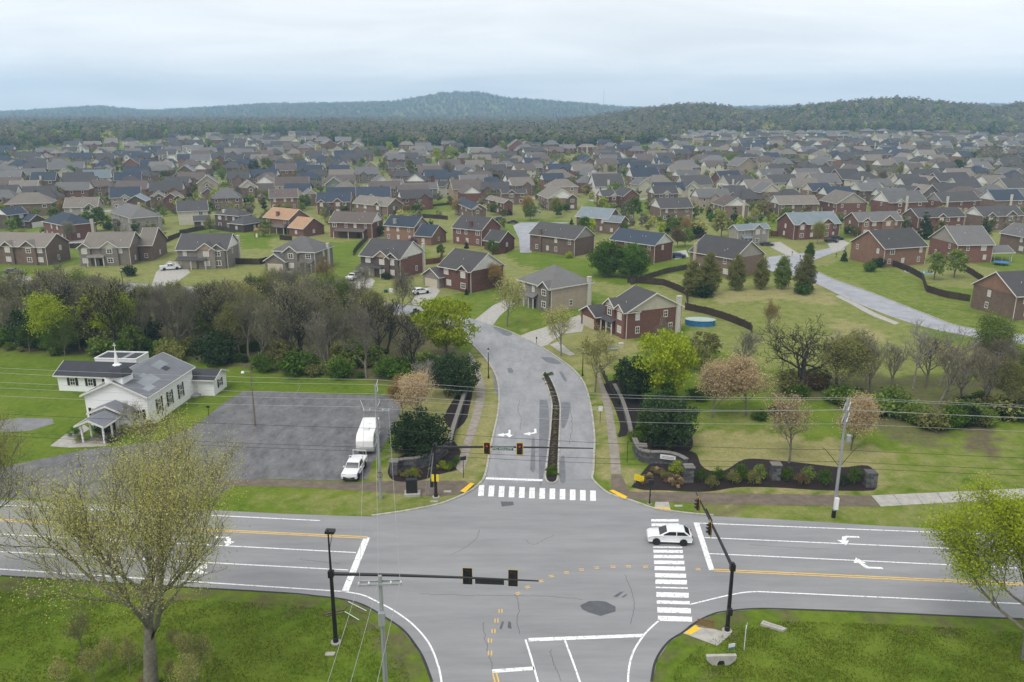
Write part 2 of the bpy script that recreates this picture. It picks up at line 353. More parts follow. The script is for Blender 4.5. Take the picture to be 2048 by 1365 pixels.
paint(0, 0.62, (775, 800), (900, 760), (960, 700), (995, 730), (1005, 800), (985, 900), (960, 975), (900, 1000), (770, 985), (740, 960), (790, 900))
paint(0, 0.72, (950, 690), (985, 720), (1003, 790), (990, 870), (975, 950), (930, 975), (950, 880), (972, 790))
paint(0, 0.66, (1040, 670), (1150, 735), (1180, 790), (1190, 870), (1190, 960), (1225, 985), (1260, 985), (1235, 860), (1205, 740), (1290, 700), (1240, 660), (1170, 650))
paint(0, 0.05, (1240, 880), (1262, 880), (1290, 930), (1250, 935))
paint(0, 0.72, (1385, 850), (1480, 860), (1660, 880), (1760, 890), (1790, 920), (1760, 990), (1260, 985), (1260, 950), (1390, 920))
paint(0, 0.20, (1390, 820), (1500, 825), (1590, 850), (1480, 865), (1390, 860))
paint(0, 0.22, (1790, 900), (1840, 880), (2060, 850), (2060, 985), (1770, 990))
paint(0, 0.50, (1260, 1005), (1460, 1010), (1480, 1038), (1350, 1030))
paint(0, 0.32, (1460, 1012), (2060, 1000), (2060, 1060), (1480, 1040))
paint(0, 0.10, (1330, 1004), (1405, 1010), (1410, 1032), (1340, 1026))
paint(0, 0.05, (1440, 600), (1720, 610), (1640, 690), (1480, 680))
paint(0, 0.36, (1400, 580), (1640, 560), (1900, 690), (2060, 700), (2060, 740), (1600, 760), (1380, 680))
paint(0, 0.80, (1420, 585), (1640, 570), (1680, 612), (1560, 600), (1440, 608))
paint(0, 0.75, (1660, 630), (1760, 660), (1780, 690), (1680, 680))
paint(0, 0.55, (1040, 655), (1100, 670), (1140, 645), (1180, 690), (1240, 720), (1200, 770), (1140, 735))
paint(0, 0.0, (1000, 500), (1060, 500), (1180, 520), (1300, 520), (1400, 560), (1320, 580), (1180, 560), (1040, 530))
paint(0, 0.0, (482, 470), (540, 470), (545, 500), (480, 498)); paint(0, 0.0, (650, 485), (730, 482), (700, 520), (655, 530))
paint(0, 0.45, (1300, 560), (1370, 545), (1390, 600), (1300, 570))
paint(0, 0.16, (1620, 540), (1700, 515), (1780, 535), (1940, 600), (2060, 650), (2060, 670), (1900, 645), (1680, 560))
paint(1, 0.75, (-40, 600), (300, 610), (700, 620), (880, 640), (930, 700), (880, 770), (760, 765), (400, 725), (-40, 700))
paint(1, 0.62, (1560, 740), (1740, 750), (2060, 760), (2060, 830), (1900, 840), (1880, 900), (1780, 880), (1660, 800), (1520, 790))
paint(1, 0.85, (1930, 850), (1990, 850), (1985, 920), (1925, 895))
paint(1, 0.55, (1400, 1012), (1480, 1015), (1490, 1036), (1410, 1030))
paint(1, 0.50, (-40, 1155), (560, 1192), (690, 1205), (700, 1235), (560, 1215), (-40, 1185))
paint(1, 0.62, (690, 1203), (770, 1240), (810, 1275), (835, 1320), (850, 1370), (800, 1370), (780, 1300), (720, 1250))
paint(1, 0.50, (1320, 1330), (1345, 1290), (1440, 1232), (1520, 1224), (1760, 1232), (2060, 1245), (2060, 1262), (1520, 1240), (1380, 1290), (1335, 1370), (1312, 1370))
paint(1, 0.5, (1400, 1345), (1460, 1345), (1450, 1400), (1400, 1400))
ca = gme.color_attributes.new('tint', 'FLOAT_COLOR', 'POINT'); ca.data.foreach_set('color', T.reshape(-1))
ground = tag(ob('ground', gme), kind='structure')
# ---- roads
def ext(p, d, ang): return (p[0] + d * math.cos(R(ang)), p[1] + d * math.sin(R(ang)))
wl, er = W(0, 1000), W(2048, 1068)
NE = [ext(wl, 160, 175)] + px((0, 1000), (300, 1014), (560, 1028), (643, 1031), (744, 1034), (812, 1024), (880, 1010), (931, 990), (958, 972))
NE2 = px((1182, 958), (1197, 975), (1219, 990), (1258, 1002), (1308, 1019), (1344, 1025), (1397, 1031), (1427, 1033), (1546, 1039), (1760, 1052), (2048, 1068)) + [ext(er, 160, -5)]
se, sw = W(2048, 1240), W(0, 1153)
SE_ = [ext(se, 160, -5)] + px((2048, 1240), (1760, 1227), (1605, 1221), (1516, 1219), (1457, 1224), (1427, 1230), (1391, 1248), (1368, 1266), (1338, 1286), (1314, 1322), (1305, 1365), (1298, 1470))
SW_ = px((868, 1470), (862, 1365), (845, 1319), (827, 1289), (803, 1260), (768, 1236), (726, 1212), (684, 1200), (634, 1194), (560, 1187), (300, 1172), (0, 1153)) + [ext(sw, 160, 175)]
main_road = tag(sheet('main_road', NE + NE2 + SE_ + SW_, 0.020, asph), kind='structure')
EL = px((958, 972), (972, 952), (981, 907), (989, 868), (997.5, 829), (1000, 790), (995, 757), (981, 729), (967, 712), (950, 693), (925, 672), (880, 650), (820, 634), (740, 622), (620, 612), (460, 598), (300, 588), (100, 574), (-60, 564))
ER = px((1182, 958), (1184, 946), (1185.5, 918), (1187, 877), (1183, 835), (1176, 796), (1165, 765), (1145, 740), (1112, 715), (1078, 693), (1050, 679), (1020, 665), (984, 652), (930, 634), (860, 618), (760, 604), (630, 594), (480, 581), (300, 569), (100, 556), (-60, 547))
entry_road = tag(ribbon('entry_road', EL, ER, 0.026, asph2, n=150), kind='structure')
UA = px((1500, 512), (1545, 530), (1621, 541), (1665, 559), (1746, 588), (1848, 628), (1921, 654), (2048, 672), (2200, 690))
UB = px((1490, 530), (1530, 541), (1592, 552), (1629, 566), (1683, 592), (1757, 624), (1848, 654), (1957, 676), (2048, 689), (2200, 708))
lightroad = mat('pale_street', (0.33, 0.335, 0.36), (0.25, 0.255, 0.275), scale=0.3, rough=0.85, detail=6, space='World')
side_street = tag(ribbon('side_street', UA, UB, 0.022, lightroad, n=70), kind='structure')
sheet('street_mouth', px((1530, 541), (1526, 516), (1578, 509), (1616, 506), (1684, 491), (1692, 499), (1662, 508), (1630, 520), (1621, 541), (1592, 552)), 0.026, lightroad, side_street)
cul = tag(sheet('cul_de_sac', px((1026, 452), (1056, 438), (1110, 430), (1150, 437), (1135, 447), (1085, 449), (1062, 460), (1064, 480), (1063, 506), (1040, 506), (1038, 478)), 0.022, lightroad), kind='structure')
# far streets among the houses, laid on the rising terrain
def far_street(pts, w, name='far_street'):
    P = [W(*p) for p in pts]; P = smooth(P, 30)
    A = offset(P, w / 2); B = offset(P, -w / 2)
    return tag(ribbon(name, A, B, 0.05, lightroad, n=40, hz=True), kind='structure')
far_street([(560, 385), (640, 372), (720, 372), (820, 380), (960, 392), (1100, 398)], 8)
far_street([(640, 300), (655, 310), (670, 322), (690, 340)], 9)
far_street([(1180, 402), (1340, 396), (1500, 388), (1700, 384), (2048, 392)], 7)
far_street([(0, 352), (120, 345), (260, 347), (430, 352), (520, 348)], 7)
far_street([(20, 420), (160, 424), (330, 416), (470, 402), (560, 386)], 8)
# church car park with the drive out to the road
lot = tag(sheet('parking_lot', px((487, 783), (540, 783), (640, 788), (730, 791), (805, 792), (800, 830), (775, 880), (745, 925), (735, 958), (700, 962), (520, 958), (480, 968), (420, 995), (300, 1012), (0, 996), (-120, 990), (-120, 920), (0, 935), (100, 915), (170, 900), (260, 890), (330, 880), (400, 845), (450, 805)), 0.012, lotm), kind='structure')
tag(sheet('gravel_patch', px((0, 842), (40, 836), (105, 838), (108, 848), (60, 862), (0, 866), (-60, 860)), 0.014, shoulder), kind='structure')
# brown unfinished paths along the main road and the new concrete walk
tag(sheet('dirt_path', px((440, 962), (516, 959), (724, 965), (800, 962), (930, 962), (950, 975), (925, 988), (880, 994), (846, 992), (761, 985), (620, 976), (480, 972), (430, 978)), 0.016, dirt), kind='structure')
tag(sheet('dirt_path', px((1222, 950), (1243, 950), (1259, 984), (1423, 986), (1581, 989), (1741, 992), (1760, 1014), (1620, 1012), (1464, 1010), (1294, 1003), (1258, 998), (1222, 984)), 0.016, dirt), kind='structure')
def slab_walk(name, A, B, m, step=1.6, z=0.05, gap=0.03):
    A = smooth(A, 200); B = smooth(B, 200); ln = (np.linalg.norm(np.diff(A, axis=0), axis=1).sum() + np.linalg.norm(np.diff(B, axis=0), axis=1).sum()) / 2
    n = max(2, int(ln / step)); A = resample(A, n * 10 + 1); B = resample(B, n * 10 + 1)
    base = tag(ribbon(name, A[::20], B[::20], 0.018, dirt, n=60), kind='structure')
    for i in range(n):
        a0, a1, b0, b1 = A[i * 10], A[i * 10 + 10], B[i * 10], B[i * 10 + 10]; g = gap / step
        q = [a0 + (a1 - a0) * g, a0 + (a1 - a0) * (1 - g), b0 + (b1 - b0) * (1 - g), b0 + (b1 - b0) * g]
        zz = z + rng.uniform(-0.008, 0.008); MB().add([(*p, 0.0) for p in q] + [(*p, zz) for p in q], [(4, 5, 6, 7), (0, 1, 5, 4), (1, 2, 6, 5), (2, 3, 7, 6), (3, 0, 4, 7)]).build('slab', m, base)
    return base
slab_walk('sidewalk_left', px((925, 949), (936, 918), (947, 877), (961, 835), (970, 793), (968, 765), (956, 732), (940, 705)), px((912, 938), (926, 891), (939, 849), (950, 807), (953, 765), (945, 738), (932, 712)), concold)
slab_walk('sidewalk_right', px((1222, 949), (1220, 918), (1216, 877), (1212, 835), (1204, 796), (1197, 762), (1188, 735)), px((1242, 949), (1240, 918), (1234, 877), (1227, 835), (1220, 801), (1209, 774), (1196, 740)), concold)
slab_walk('sidewalk_concrete', px((1761, 1014), (1880, 1007), (1995, 1001), (2100, 996), (2220, 992)), px((1742, 992), (1850, 987), (2004, 980), (2100, 976), (2220, 972)), conc, step=2.6)
slab_walk('sidewalk_street', px((1100, 690), (1118, 703), (1140, 712)), px((1118, 683), (1133, 697), (1150, 710)), conc, step=2.0)
slab_walk('sidewalk_lower', px((1670, 593), (1700, 608), (1740, 630), (1790, 650)), px((1680, 591), (1712, 606), (1752, 627), (1800, 647)), conc, step=3)
for pl in ([(1036, 674), (1060, 664), (1090, 655), (1160, 630), (1168, 650), (1164, 664), (1130, 668), (1108, 680), (1096, 690), (1084, 694)],
           [(950, 640), (985, 612), (1010, 600), (1030, 606), (1000, 632), (985, 652)],
           [(300, 580), (312, 545), (338, 522), (372, 532), (380, 546), (352, 566), (345, 580)],
           [(520, 592), (545, 548), (565, 538), (590, 545), (560, 592)],
           [(680, 600), (700, 560), (735, 552), (750, 562), (730, 602)],
           [(820, 610), (838, 580), (870, 572), (880, 582), (860, 612)],
           [(1532, 487), (1560, 484), (1582, 498), (1598, 508), (1575, 512), (1545, 497)],
           [(1655, 488), (1685, 480), (1700, 487), (1680, 500), (1665, 505)],
           [(1345, 505), (1372, 500), (1378, 514), (1350, 520)], [(60, 470), (95, 462), (120, 478), (80, 486)], [(135, 478), (170, 476), (172, 485), (138, 488)]):
    tag(sheet('driveway', px(*pl), 0.030, conc), kind='structure')
# kerbs
kerb('kerb_left', px((744, 1034), (812, 1024), (880, 1010), (931, 990), (958, 972), (972, 952), (981, 907), (989, 868), (997.5, 829), (1000, 790), (995, 757), (981, 729), (967, 712), (950, 693), (930, 676)), 1, kerbm, n=140)
kerb('kerb_right', px((1427, 1033), (1397, 1031), (1344, 1025), (1308, 1019), (1258, 1002), (1219, 990), (1197, 975), (1182, 958), (1184, 946), (1185.5, 918), (1187, 877), (1183, 835), (1176, 796), (1165, 765), (1145, 740), (1112, 715), (1078, 693), (1050, 679), (1020, 665), (984, 652)), -1, kerbm, n=160)
kerb('kerb_street', UA[1:], 1, kerbm, n=70); kerb('kerb_street', UB[1:], -1, kerbm, n=70)
# median island
ML = px((1092, 744), (1084.5, 750), (1095, 779), (1102, 807), (1101, 835), (1099, 863), (1096, 891), (1091, 935), (1089, 958), (1096, 967), (1103, 968.5), (1111, 967), (1117, 958), (1118.6, 918), (1120, 877), (1121.5, 840), (1121.4, 812), (1114.5, 785), (1102, 757), (1092, 744))
P = smooth(ML, 120); Qm = offset(P, 0.22)
n = len(P); V = [(*p, 0.02) for p in P] + [(*p, 0.16) for p in P] + [(*q, 0.16) for q in Qm] + [(*q, 0.05) for q in Qm]
med = tag(ob('median_island', mesh('median_kerb', V, [(k * n + i, k * n + i + 1, (k + 1) * n + i + 1, (k + 1) * n + i) for k in range(3) for i in range(n - 1)], kerbm)), kind='structure')
sheet('mulch_bed', [tuple(q) for q in Qm[:-1]], 0.12, mulch, med)
# ---- painted markings, each a part of its road
def stripe(poly, m=wpaint, parent=main_road, z=0.0285, name='painted_line'): return sheet(name, poly, z, m, parent)
def line(pts, w, m=wpaint, parent=main_road, z=0.0285, name='painted_line', n=40):
    P = smooth(pts, n); return ribbon(name, offset(P, w / 2), offset(P, -w / 2), z, m, parent, n)
def far_l(a, b, d=150):
    v = np.array(b) - np.array(a); v /= np.linalg.norm(v); return tuple(np.array(b) + v * d)
for (a, b) in (((640, 1042), (40, 1013)), ((712, 1106), (0, 1069)), ((697, 1141), (0, 1104)), ((690, 1184), (0, 1139))):
    a, b = W(*a), W(*b); line([a, b, far_l(a, b)], 0.16)
for (a, b) in (((1397, 1047), (1910, 1067)), ((1409, 1076), (1910, 1098)), ((1418, 1108), (1910, 1131)), ((1516, 1184), (1950, 1204))):
    a, b = W(*a), W(*b); line([a, b, far_l(a, b)], 0.16)
for (a, b) in (((735, 1076), (0, 1041)), ((1427, 1141), (1910, 1163))):
    a, b = W(*a), W(*b)
    for s in (-0.16, 0.16):
        P = np.array([a, b, far_l(a, b)]); P[:, 1] += s; line(P, 0.14, ypaint)
line(px((690, 1184), (726, 1191), (756, 1205), (791, 1224), (827, 1251), (857, 1286), (874, 1325), (883, 1365), (888, 1440)), 0.17)
line(px((1379, 1210), (1412, 1202), (1445, 1194), (1486, 1186), (1516, 1184)), 0.16)
line(px((1319, 1241), (1303, 1255), (1287, 1272), (1267, 1304), (1258, 1337), (1256, 1370), (1256, 1440)), 0.17)
line(px((1051, 1280), (1064, 1322), (1076, 1365), (1098, 1440)), 0.17); line(px((1130, 1282), (1145, 1322), (1160, 1365), (1186, 1440)), 0.17)
for s in (-0.15, 0.15):
    P = np.array(px((989, 1347), (995, 1370), (1012, 1440))); P[:, 0] += s; line(P, 0.12, ypaint)
stripe(px((727, 1076), (740, 1076), (697, 1184), (683, 1184)), name='stop_line')
stripe(px((1387, 1046), (1398, 1046), (1429, 1141), (1418, 1141)), name='stop_line')
stripe(px((1057, 1277), (1287, 1268.5), (1284, 1275), (1057, 1284)), name='stop_line')
stripe(px((984, 1340), (1068, 1334), (1069, 1341), (985, 1347)), name='stop_line')
stripe(px((972, 955.5), (1085, 959.5), (1085, 963.5), (971, 959.5)), parent=entry_road, z=0.034, name='stop_line')
for i in range(12):
    f0 = i / 11; cu = 963.5 + f0 * 222.5; cb = 961.5 + f0 * 224.5; vt = 971 + f0 * 11; vb = 993 + f0 * 10
    stripe(px((cu - 5.6, vt), (cu + 5.4, vt), (cb + 5.8, vb), (cb - 5.6, vb)), parent=main_road if vb > 0 else None, z=0.035, name='crosswalk_stripe')
for yz, hh in ((275, 16), (305, 18), (338, 18), (372, 18), (408, 18), (455, 10), (483, 20), (518, 22), (557, 24), (597, 27), (645, 28), (688, 30), (727, 9), (775, 33), (825, 22), (878, 36), (935, 34)):
    k = (yz - 275) / 660; ul = 1302.4 + 13.4 * k; ur = 1357 + 27 * k; v = 960 + yz / 3.37; d = hh / 6.74; s = 2.2 * k
    stripe(px((ul, v - d), (ur, v - d + s), (ur, v + d + s), (ul, v + d)), name='crosswalk_stripe')
for (u, v) in ((1036, 1188), (1055, 1175), (1082, 1163), (1103, 1153), (1133, 1146), (1163, 1140), (1193, 1136), (1226, 1134.5), (1257, 1133.6), (1291, 1134.5), (1396, 1139)):
    x, y = W(u, v); a = 0.0 if u > 1180 else R(max(0, (1180 - u) * 0.22))
    for s in (-0.13, 0.13):
        c, sn = math.cos(a), math.sin(a)
        stripe([(x + c * p - sn * (q + s), y + sn * p + c * (q + s)) for p, q in ((-.25, -.05), (.25, -.05), (.25, .05), (-.25, .05))], ypaint, name='guide_dash')
for (u, v) in ((1001, 1223), (993, 1242), (987, 1263), (980, 1282), (980, 1307)):
    x, y = W(u, v)
    for s in (-0.13, 0.13): stripe([(x + s - .05, y - .3), (x + s + .05, y - .3), (x + s + .05, y + .3), (x + s - .05, y + .3)], ypaint, name='guide_dash')
def arrow(u, v, ang, turn, parent, z, s=1.0, both=False):
    """lane arrow: shaft, straight and / or turned head, as one painted mark"""
    mb = MB(); x, y = W(u, v)
    if turn == 0 or both:
        mb.add([(-.12, -1.2, 0), (.12, -1.2, 0), (.12, .4, 0), (-.12, .4, 0)], [(0, 1, 2, 3)]).add([(-.42, .4, 0), (.42, .4, 0), (0, 1.3, 0)], [(0, 1, 2)])
    if turn:
        k = turn
        mb.add([(-.14, -1.3, 0.0005), (.14, -1.3, 0.0005), (.14, -.1, 0.0005), (-.14, .25, 0.0005)], [(0, 1, 2, 3)]) if not both else None
        mb.add([(0, -.25, 0.001), (0, .25, 0.001), (.75 * k, .55, 0.001), (.75 * k, .2, 0.001)], [(0, 1, 2, 3)]).add([(.7 * k, -.15, 0.0012), (.7 * k, .95, 0.0012), (1.6 * k, .45, 0.0012)], [(0, 1, 2)])
    o = mb.build('lane_arrow', wpaint, parent, (x, y, z), R(ang)); o.scale = (s, s, 1); return o
arrow(1019, 868, 180, 1, entry_road, 0.034, 1.15, both=True); arrow(1071, 866, 180, 1, entry_road, 0.034, 1.1)
arrow(1690, 1074, 86, -1, main_road, 0.029, 1.15); arrow(1735, 1136, 86, 1, main_road, 0.029, 1.15)
arrow(457, 1076, -94, 1, main_road, 0.029, 1.1); arrow(388, 1146, -94, -1, main_road, 0.029, 1.1, both=True)
# repairs and stains with their own outline
stripe(px((1160, 1212), (1178, 1203), (1196, 1202.5), (1211, 1204), (1231, 1214), (1231, 1224), (1201, 1233), (1178, 1226), (1164, 1219)), patch, name='asphalt_patch')
for q in ([(1226, 1194), (1240, 1185), (1248, 1184), (1234, 1195)], [(1243, 1195), (1252, 1189), (1255, 1190), (1247, 1196)],
          [(1001, 1004), (1026, 1004), (1028, 1011), (1004, 1014)], [(999, 1258), (1004, 1243), (1008, 1245), (1003, 1260)], [(1015, 1256), (1017, 1243), (1022, 1246), (1023, 1259)]):
    stripe(px(*q), patch, name='asphalt_patch', z=0.0275)
for q in ([(1060, 941), (1064, 880), (1069, 880), (1070, 942), (1062, 943)], [(1014, 738), (1022, 736), (1027, 745), (1018, 747)], [(1118, 745), (1124, 744), (1134, 762), (1128, 762)],
          [(1122, 806), (1140, 806), (1136, 840), (1124, 858)], [(1079, 800), (1094, 800), (1098, 860), (1086, 955), (1078, 955)], [(1119, 920), (1128, 912), (1131, 962), (1120, 962)],
          [(984, 655), (1000, 656), (1025, 668), (1010, 672)], [(1080, 715), (1105, 716), (1122, 728), (1096, 726)], [(985, 740), (994, 757), (999, 792), (992, 790), (988, 760)]):
    sheet('asphalt_stain', [tuple(p) for p in smooth(px(*q) + [W(*q[0])], 28)[:-1]], 0.0305, mat('damp_asphalt', (0.15, 0.155, 0.17), (0.115, 0.12, 0.13), scale=0.9, rough=0.55, space='World') if 'damp_asphalt' not in MT else MT['damp_asphalt'], entry_road)
# crumbling kerbless edge: dark seam along the south side of the road
edge = mat('dark_road_edge', (0.05, 0.047, 0.043), (0.028, 0.027, 0.026), scale=2, rough=0.95, space='World')
for pts in (SW_[1:-1], SE_[1:-1]):
    P = smooth(pts, 120); ribbon('broken_edge', offset(P, 0.02), P - (offset(P, 0.2) - P), 0.024, edge, main_road, n=120)
crk = mat('crack_sealant', (0.10, 0.10, 0.105), (0.07, 0.07, 0.075), scale=3, rough=0.8, space='World')
for q in (((838, 1188), (900, 1190), (1010, 1192), (1100, 1194), (1165, 1200)), ((1030, 1188), (1038, 1215), (1034, 1245), (1040, 1270)), ((966, 1245), (970, 1275), (978, 1310), (985, 1340)), ((1050, 1080), (1066, 1090), (1085, 1082), (1110, 1070)), ((600, 1120), (640, 1124), (680, 1128)), ((1500, 1090), (1580, 1096), (1660, 1098)), ((1250, 1150), (1268, 1200), (1262, 1250)), ((905, 1110), (930, 1096), (950, 1080), (960, 1060)), ((1100, 1300), (1108, 1330), (1122, 1362))):
    P = smooth(px(*q), 40) + nrng.normal(0, .05, (40, 2)); ribbon('sealed_crack', offset(P, .022), offset(P, -.022), .0245, crk, main_road, 40)
for q in (((1040, 800), (1036, 822), (1042, 838), (1040, 860)), ((1008, 720), (1030, 724), (1050, 722)), ((1010, 700), (1040, 706), (1068, 706)), ((1140, 810), (1144, 850), (1138, 890)), ((1020, 900), (1050, 905), (1085, 902))):
    P = smooth(px(*q), 30) + nrng.normal(0, .06, (30, 2)); ribbon('sealed_crack', offset(P, .03), offset(P, -.03), .0315, crk, entry_road, 30)
for k in range(16):
    a, b_ = rng.uniform(430, 780), rng.uniform(795, 950); q = [(a + d * rng.uniform(.6, 1.2), b_ - d * rng.uniform(.1, .5)) for d in (0, 18, 40, 66)]
    P = smooth(px(*q), 24) + nrng.normal(0, .08, (24, 2)); ribbon('weathered_crack', offset(P, .05), offset(P, -.05), .016, shoulder, lot, 24)
# tactile ramps
for q in ([(920, 985), (941, 968), (949, 970), (930, 988)], [(1218, 984), (1226, 982), (1255, 996), (1249, 1001)]):
    tag(sheet('tactile_paving', px(*q), 0.155, ytile), kind='structure')
rp = tag(ob('kerb_ramp', mesh('kerb_ramp', [(*W(1311, 1006), 0.12), (*W(1337, 1006), 0.12), (*W(1343, 1026), 0.06), (*W(1308, 1020), 0.06)], [(3, 2, 1, 0)], conc)), kind='structure')
sheet('tactile_pad', px((1310, 1016), (1339, 1018), (1341, 1025), (1309, 1020)), 0.115, ytile, rp)
rp = tag(sheet('corner_ramp', px((1366, 1268), (1390, 1251), (1416, 1256), (1462, 1269), (1448, 1282), (1434, 1293)), 0.05, conc), kind='structure')
sheet('tactile_pad', px((1369, 1267), (1390, 1252), (1402, 1258), (1381, 1271)), 0.056, ytile, rp)
# entrance planting beds
tag(sheet('mulch_bed', [tuple(p) for p in smooth(px((1262, 975), (1285, 945), (1310, 918), (1340, 903), (1388, 905), (1402, 930), (1420, 942), (1450, 941), (1482, 922), (1510, 918), (1590, 925), (1660, 933), (1690, 935), (1730, 931), (1748, 942), (1752, 973), (1740, 982), (1640, 981), (1560, 976), (1480, 975), (1410, 984), (1320, 981), (1290, 981), (1262, 975)), 120)[:-1]], 0.022, mulch), kind='structure')
tag(sheet('mulch_bed', [tuple(p) for p in smooth(px((780, 925), (776, 948), (792, 963), (838, 962), (880, 949), (922, 936), (922, 905), (900, 880), (860, 900), (820, 905), (780, 925)), 80)[:-1]], 0.022, mulch), kind='structure')
tag(sheet('mulch_bed', [tuple(p) for p in smooth(px((1205, 770), (1222, 800), (1240, 850), (1236, 875), (1262, 872), (1300, 900), (1380, 902), (1370, 850), (1290, 800), (1240, 760), (1205, 770)), 80)[:-1]], 0.021, mulch), kind='structure')
tag(sheet('mulch_bed', [tuple(p) for p in smooth(px((935, 835), (925, 850), (905, 860), (890, 830), (930, 770), (945, 780), (935, 835)), 60)[:-1]], 0.021, mulch), kind='structure')
# ================================================================ BUILDINGS
WALL = {'br': ('brown brick', brick('brown_brick', (0.135, 0.088, 0.066), (0.185, 0.122, 0.092), (0.22, 0.185, 0.155))),
        'rb': ('red brick', brick('red_brick', (0.130, 0.052, 0.040), (0.170, 0.074, 0.056), (0.20, 0.15, 0.13))),
        'ob': ('orange-brown brick', brick('orange_brick', (0.185, 0.095, 0.062), (0.235, 0.125, 0.082), (0.25, 0.19, 0.15))),
        'db': ('dark brown brick', brick('dark_brick', (0.075, 0.050, 0.043), (0.105, 0.072, 0.062), (0.15, 0.13, 0.115))),
        'tb': ('tan brick', brick('tan_brick', (0.30, 0.24, 0.185), (0.36, 0.29, 0.225), (0.36, 0.32, 0.27))),
        'st': ('grey-brown stone', brick('stone_veneer', (0.145, 0.125, 0.108), (0.20, 0.175, 0.15), (0.24, 0.215, 0.19))),
        'cs': ('cream siding', mat('cream_siding', (0.53, 0.49, 0.395), (0.46, 0.42, 0.335), scale=1, rough=0.7, rnd=0.12)),
        'ws': ('white siding', mat('white_siding', (0.70, 0.69, 0.65), (0.62, 0.61, 0.575), scale=1, rough=0.7, rnd=0.08)),
        'gs': ('grey-green siding', mat('green_siding', (0.215, 0.225, 0.185), (0.18, 0.19, 0.155), scale=1, rough=0.7, rnd=0.12)),
        'ts': ('tan siding', mat('tan_siding', (0.40, 0.30, 0.205), (0.34, 0.255, 0.17), scale=1, rough=0.7, rnd=0.12)),
        'gy': ('grey siding', mat('grey_siding', (0.30, 0.275, 0.245), (0.26, 0.235, 0.21), scale=1, rough=0.7, rnd=0.12))}
ROOF = {'g': ('grey', shingle('grey_shingle', (0.128, 0.124, 0.121))), 't': ('tan-grey', shingle('tan_shingle', (0.168, 0.148, 0.126))),
        'd': ('dark grey', shingle('dark_shingle', (0.066, 0.063, 0.063))), 'n': ('navy-grey', shingle('navy_shingle', (0.040, 0.050, 0.070))),
        'b': ('blue-grey', shingle('blue_shingle', (0.165, 0.195, 0.212))), 'o': ('orange-tan', shingle('orange_shingle', (0.33, 0.205, 0.122))),
        'k': ('brown-grey', shingle('brown_shingle', (0.112, 0.090, 0.079)))}
trim = mat('white_trim', (0.66, 0.64, 0.59), (0.58, 0.56, 0.52), scale=3, rough=0.6)
tantrim = mat('tan_trim', (0.50, 0.44, 0.34), (0.43, 0.37, 0.29), scale=3, rough=0.6)
blind = mat('window_blind', (0.55, 0.54, 0.50), (0.40, 0.39, 0.36), scale=9, rough=0.5)
gl = bpy.data.materials.new('window_glass'); gl.use_nodes = True; _b = gl.node_tree.nodes['Principled BSDF']
_b.inputs['Base Color'].default_value = (0.018, 0.022, 0.027, 1); _b.inputs['Roughness'].default_value = 0.08; _b.inputs['Specular IOR Level'].default_value = 0.6
doorm = mat('garage_door', (0.52, 0.46, 0.36), (0.45, 0.40, 0.31), scale=2, rough=0.6)
darkin = mat('porch_shadow', (0.03, 0.028, 0.028), (0.02, 0.02, 0.02), scale=2, rough=0.9)
chim = {'w': mat('white_chimney', (0.56, 0.53, 0.46), (0.46, 0.43, 0.37), scale=2, rough=0.7), 'b': WALL['br'][1], 'r': WALL['rb'][1], 't': mat('tan_chimney', (0.42, 0.36, 0.28), (0.36, 0.30, 0.23), scale=2, rough=0.8), 'g': mat('grey_chimney', (0.30, 0.29, 0.27), (0.25, 0.24, 0.22), scale=2, rough=0.8)}
def window_mesh():
    """1 x 1 sash window facing -y: proud frame, centre mullion, meeting rail"""
    mb = MB(); w = .11
    for x0, x1, z0, z1 in ((-.5, .5, 0, w), (-.5, .5, 1 - w, 1), (-.5, -.5 + w, w, 1 - w), (.5 - w, .5, w, 1 - w)): mb.box(x0, -.07, z0, x1, .0, z1)
    mb.box(-.035, -.055, w, .035, 0, 1 - w); mb.box(-.5 + w, -.055, .48, -.035, 0, .53); mb.box(.035, -.055, .48, .5 - w, 0, .53)
    return mesh('window', mb.V, mb.F, trim)
def pane_mesh(m, nm): mb = MB(); mb.add([(-.42, -.02, .08), (.42, -.02, .08), (.42, -.02, .92), (-.42, -.02, .92)], [(0, 1, 2, 3)]); return mesh(nm, mb.V, mb.F, m)
WIN = window_mesh(); PANE = pane_mesh(gl, 'pane'); PANEB = pane_mesh(blind, 'pane_with_blind')
_c = MB(); _w = .13
for x0, x1, z0, z1 in ((-.5, .5, 0, _w), (-.5, .5, 1 - _w, 1), (-.5, -.5 + _w, _w, 1 - _w), (.5 - _w, .5, _w, 1 - _w)): _c.box(x0, -.07, z0, x1, 0, z1)
_c.box(-.03, -.05, _w, .03, 0, 1 - _w); _c.add([(-.42, -.02, .08), (.42, -.02, .08), (.42, -.02, .92), (-.42, -.02, .92)], [(0, 1, 2, 3)], 1)
WINFAR = mesh('window_far', _c.V, _c.F, [trim, gl], _c.I)
def add_window(house, face, t, z, w, h, dims, near, r):
    """face: 'r' the y=0 wall, 'l' the x=0 wall of the given volume"""
    x0, y0 = dims[0], dims[2]
    loc, rz = ((x0 + t, y0 - .01, z), 0.0) if face == 'r' else ((x0 - .01, y0 + t, z), R(-90))
    o = ob('window', WIN if near else WINFAR, house, loc, rz, (w, 1, h))
    if near: ob('pane', PANEB if r.random() < 0.55 else PANE, o)
    return o
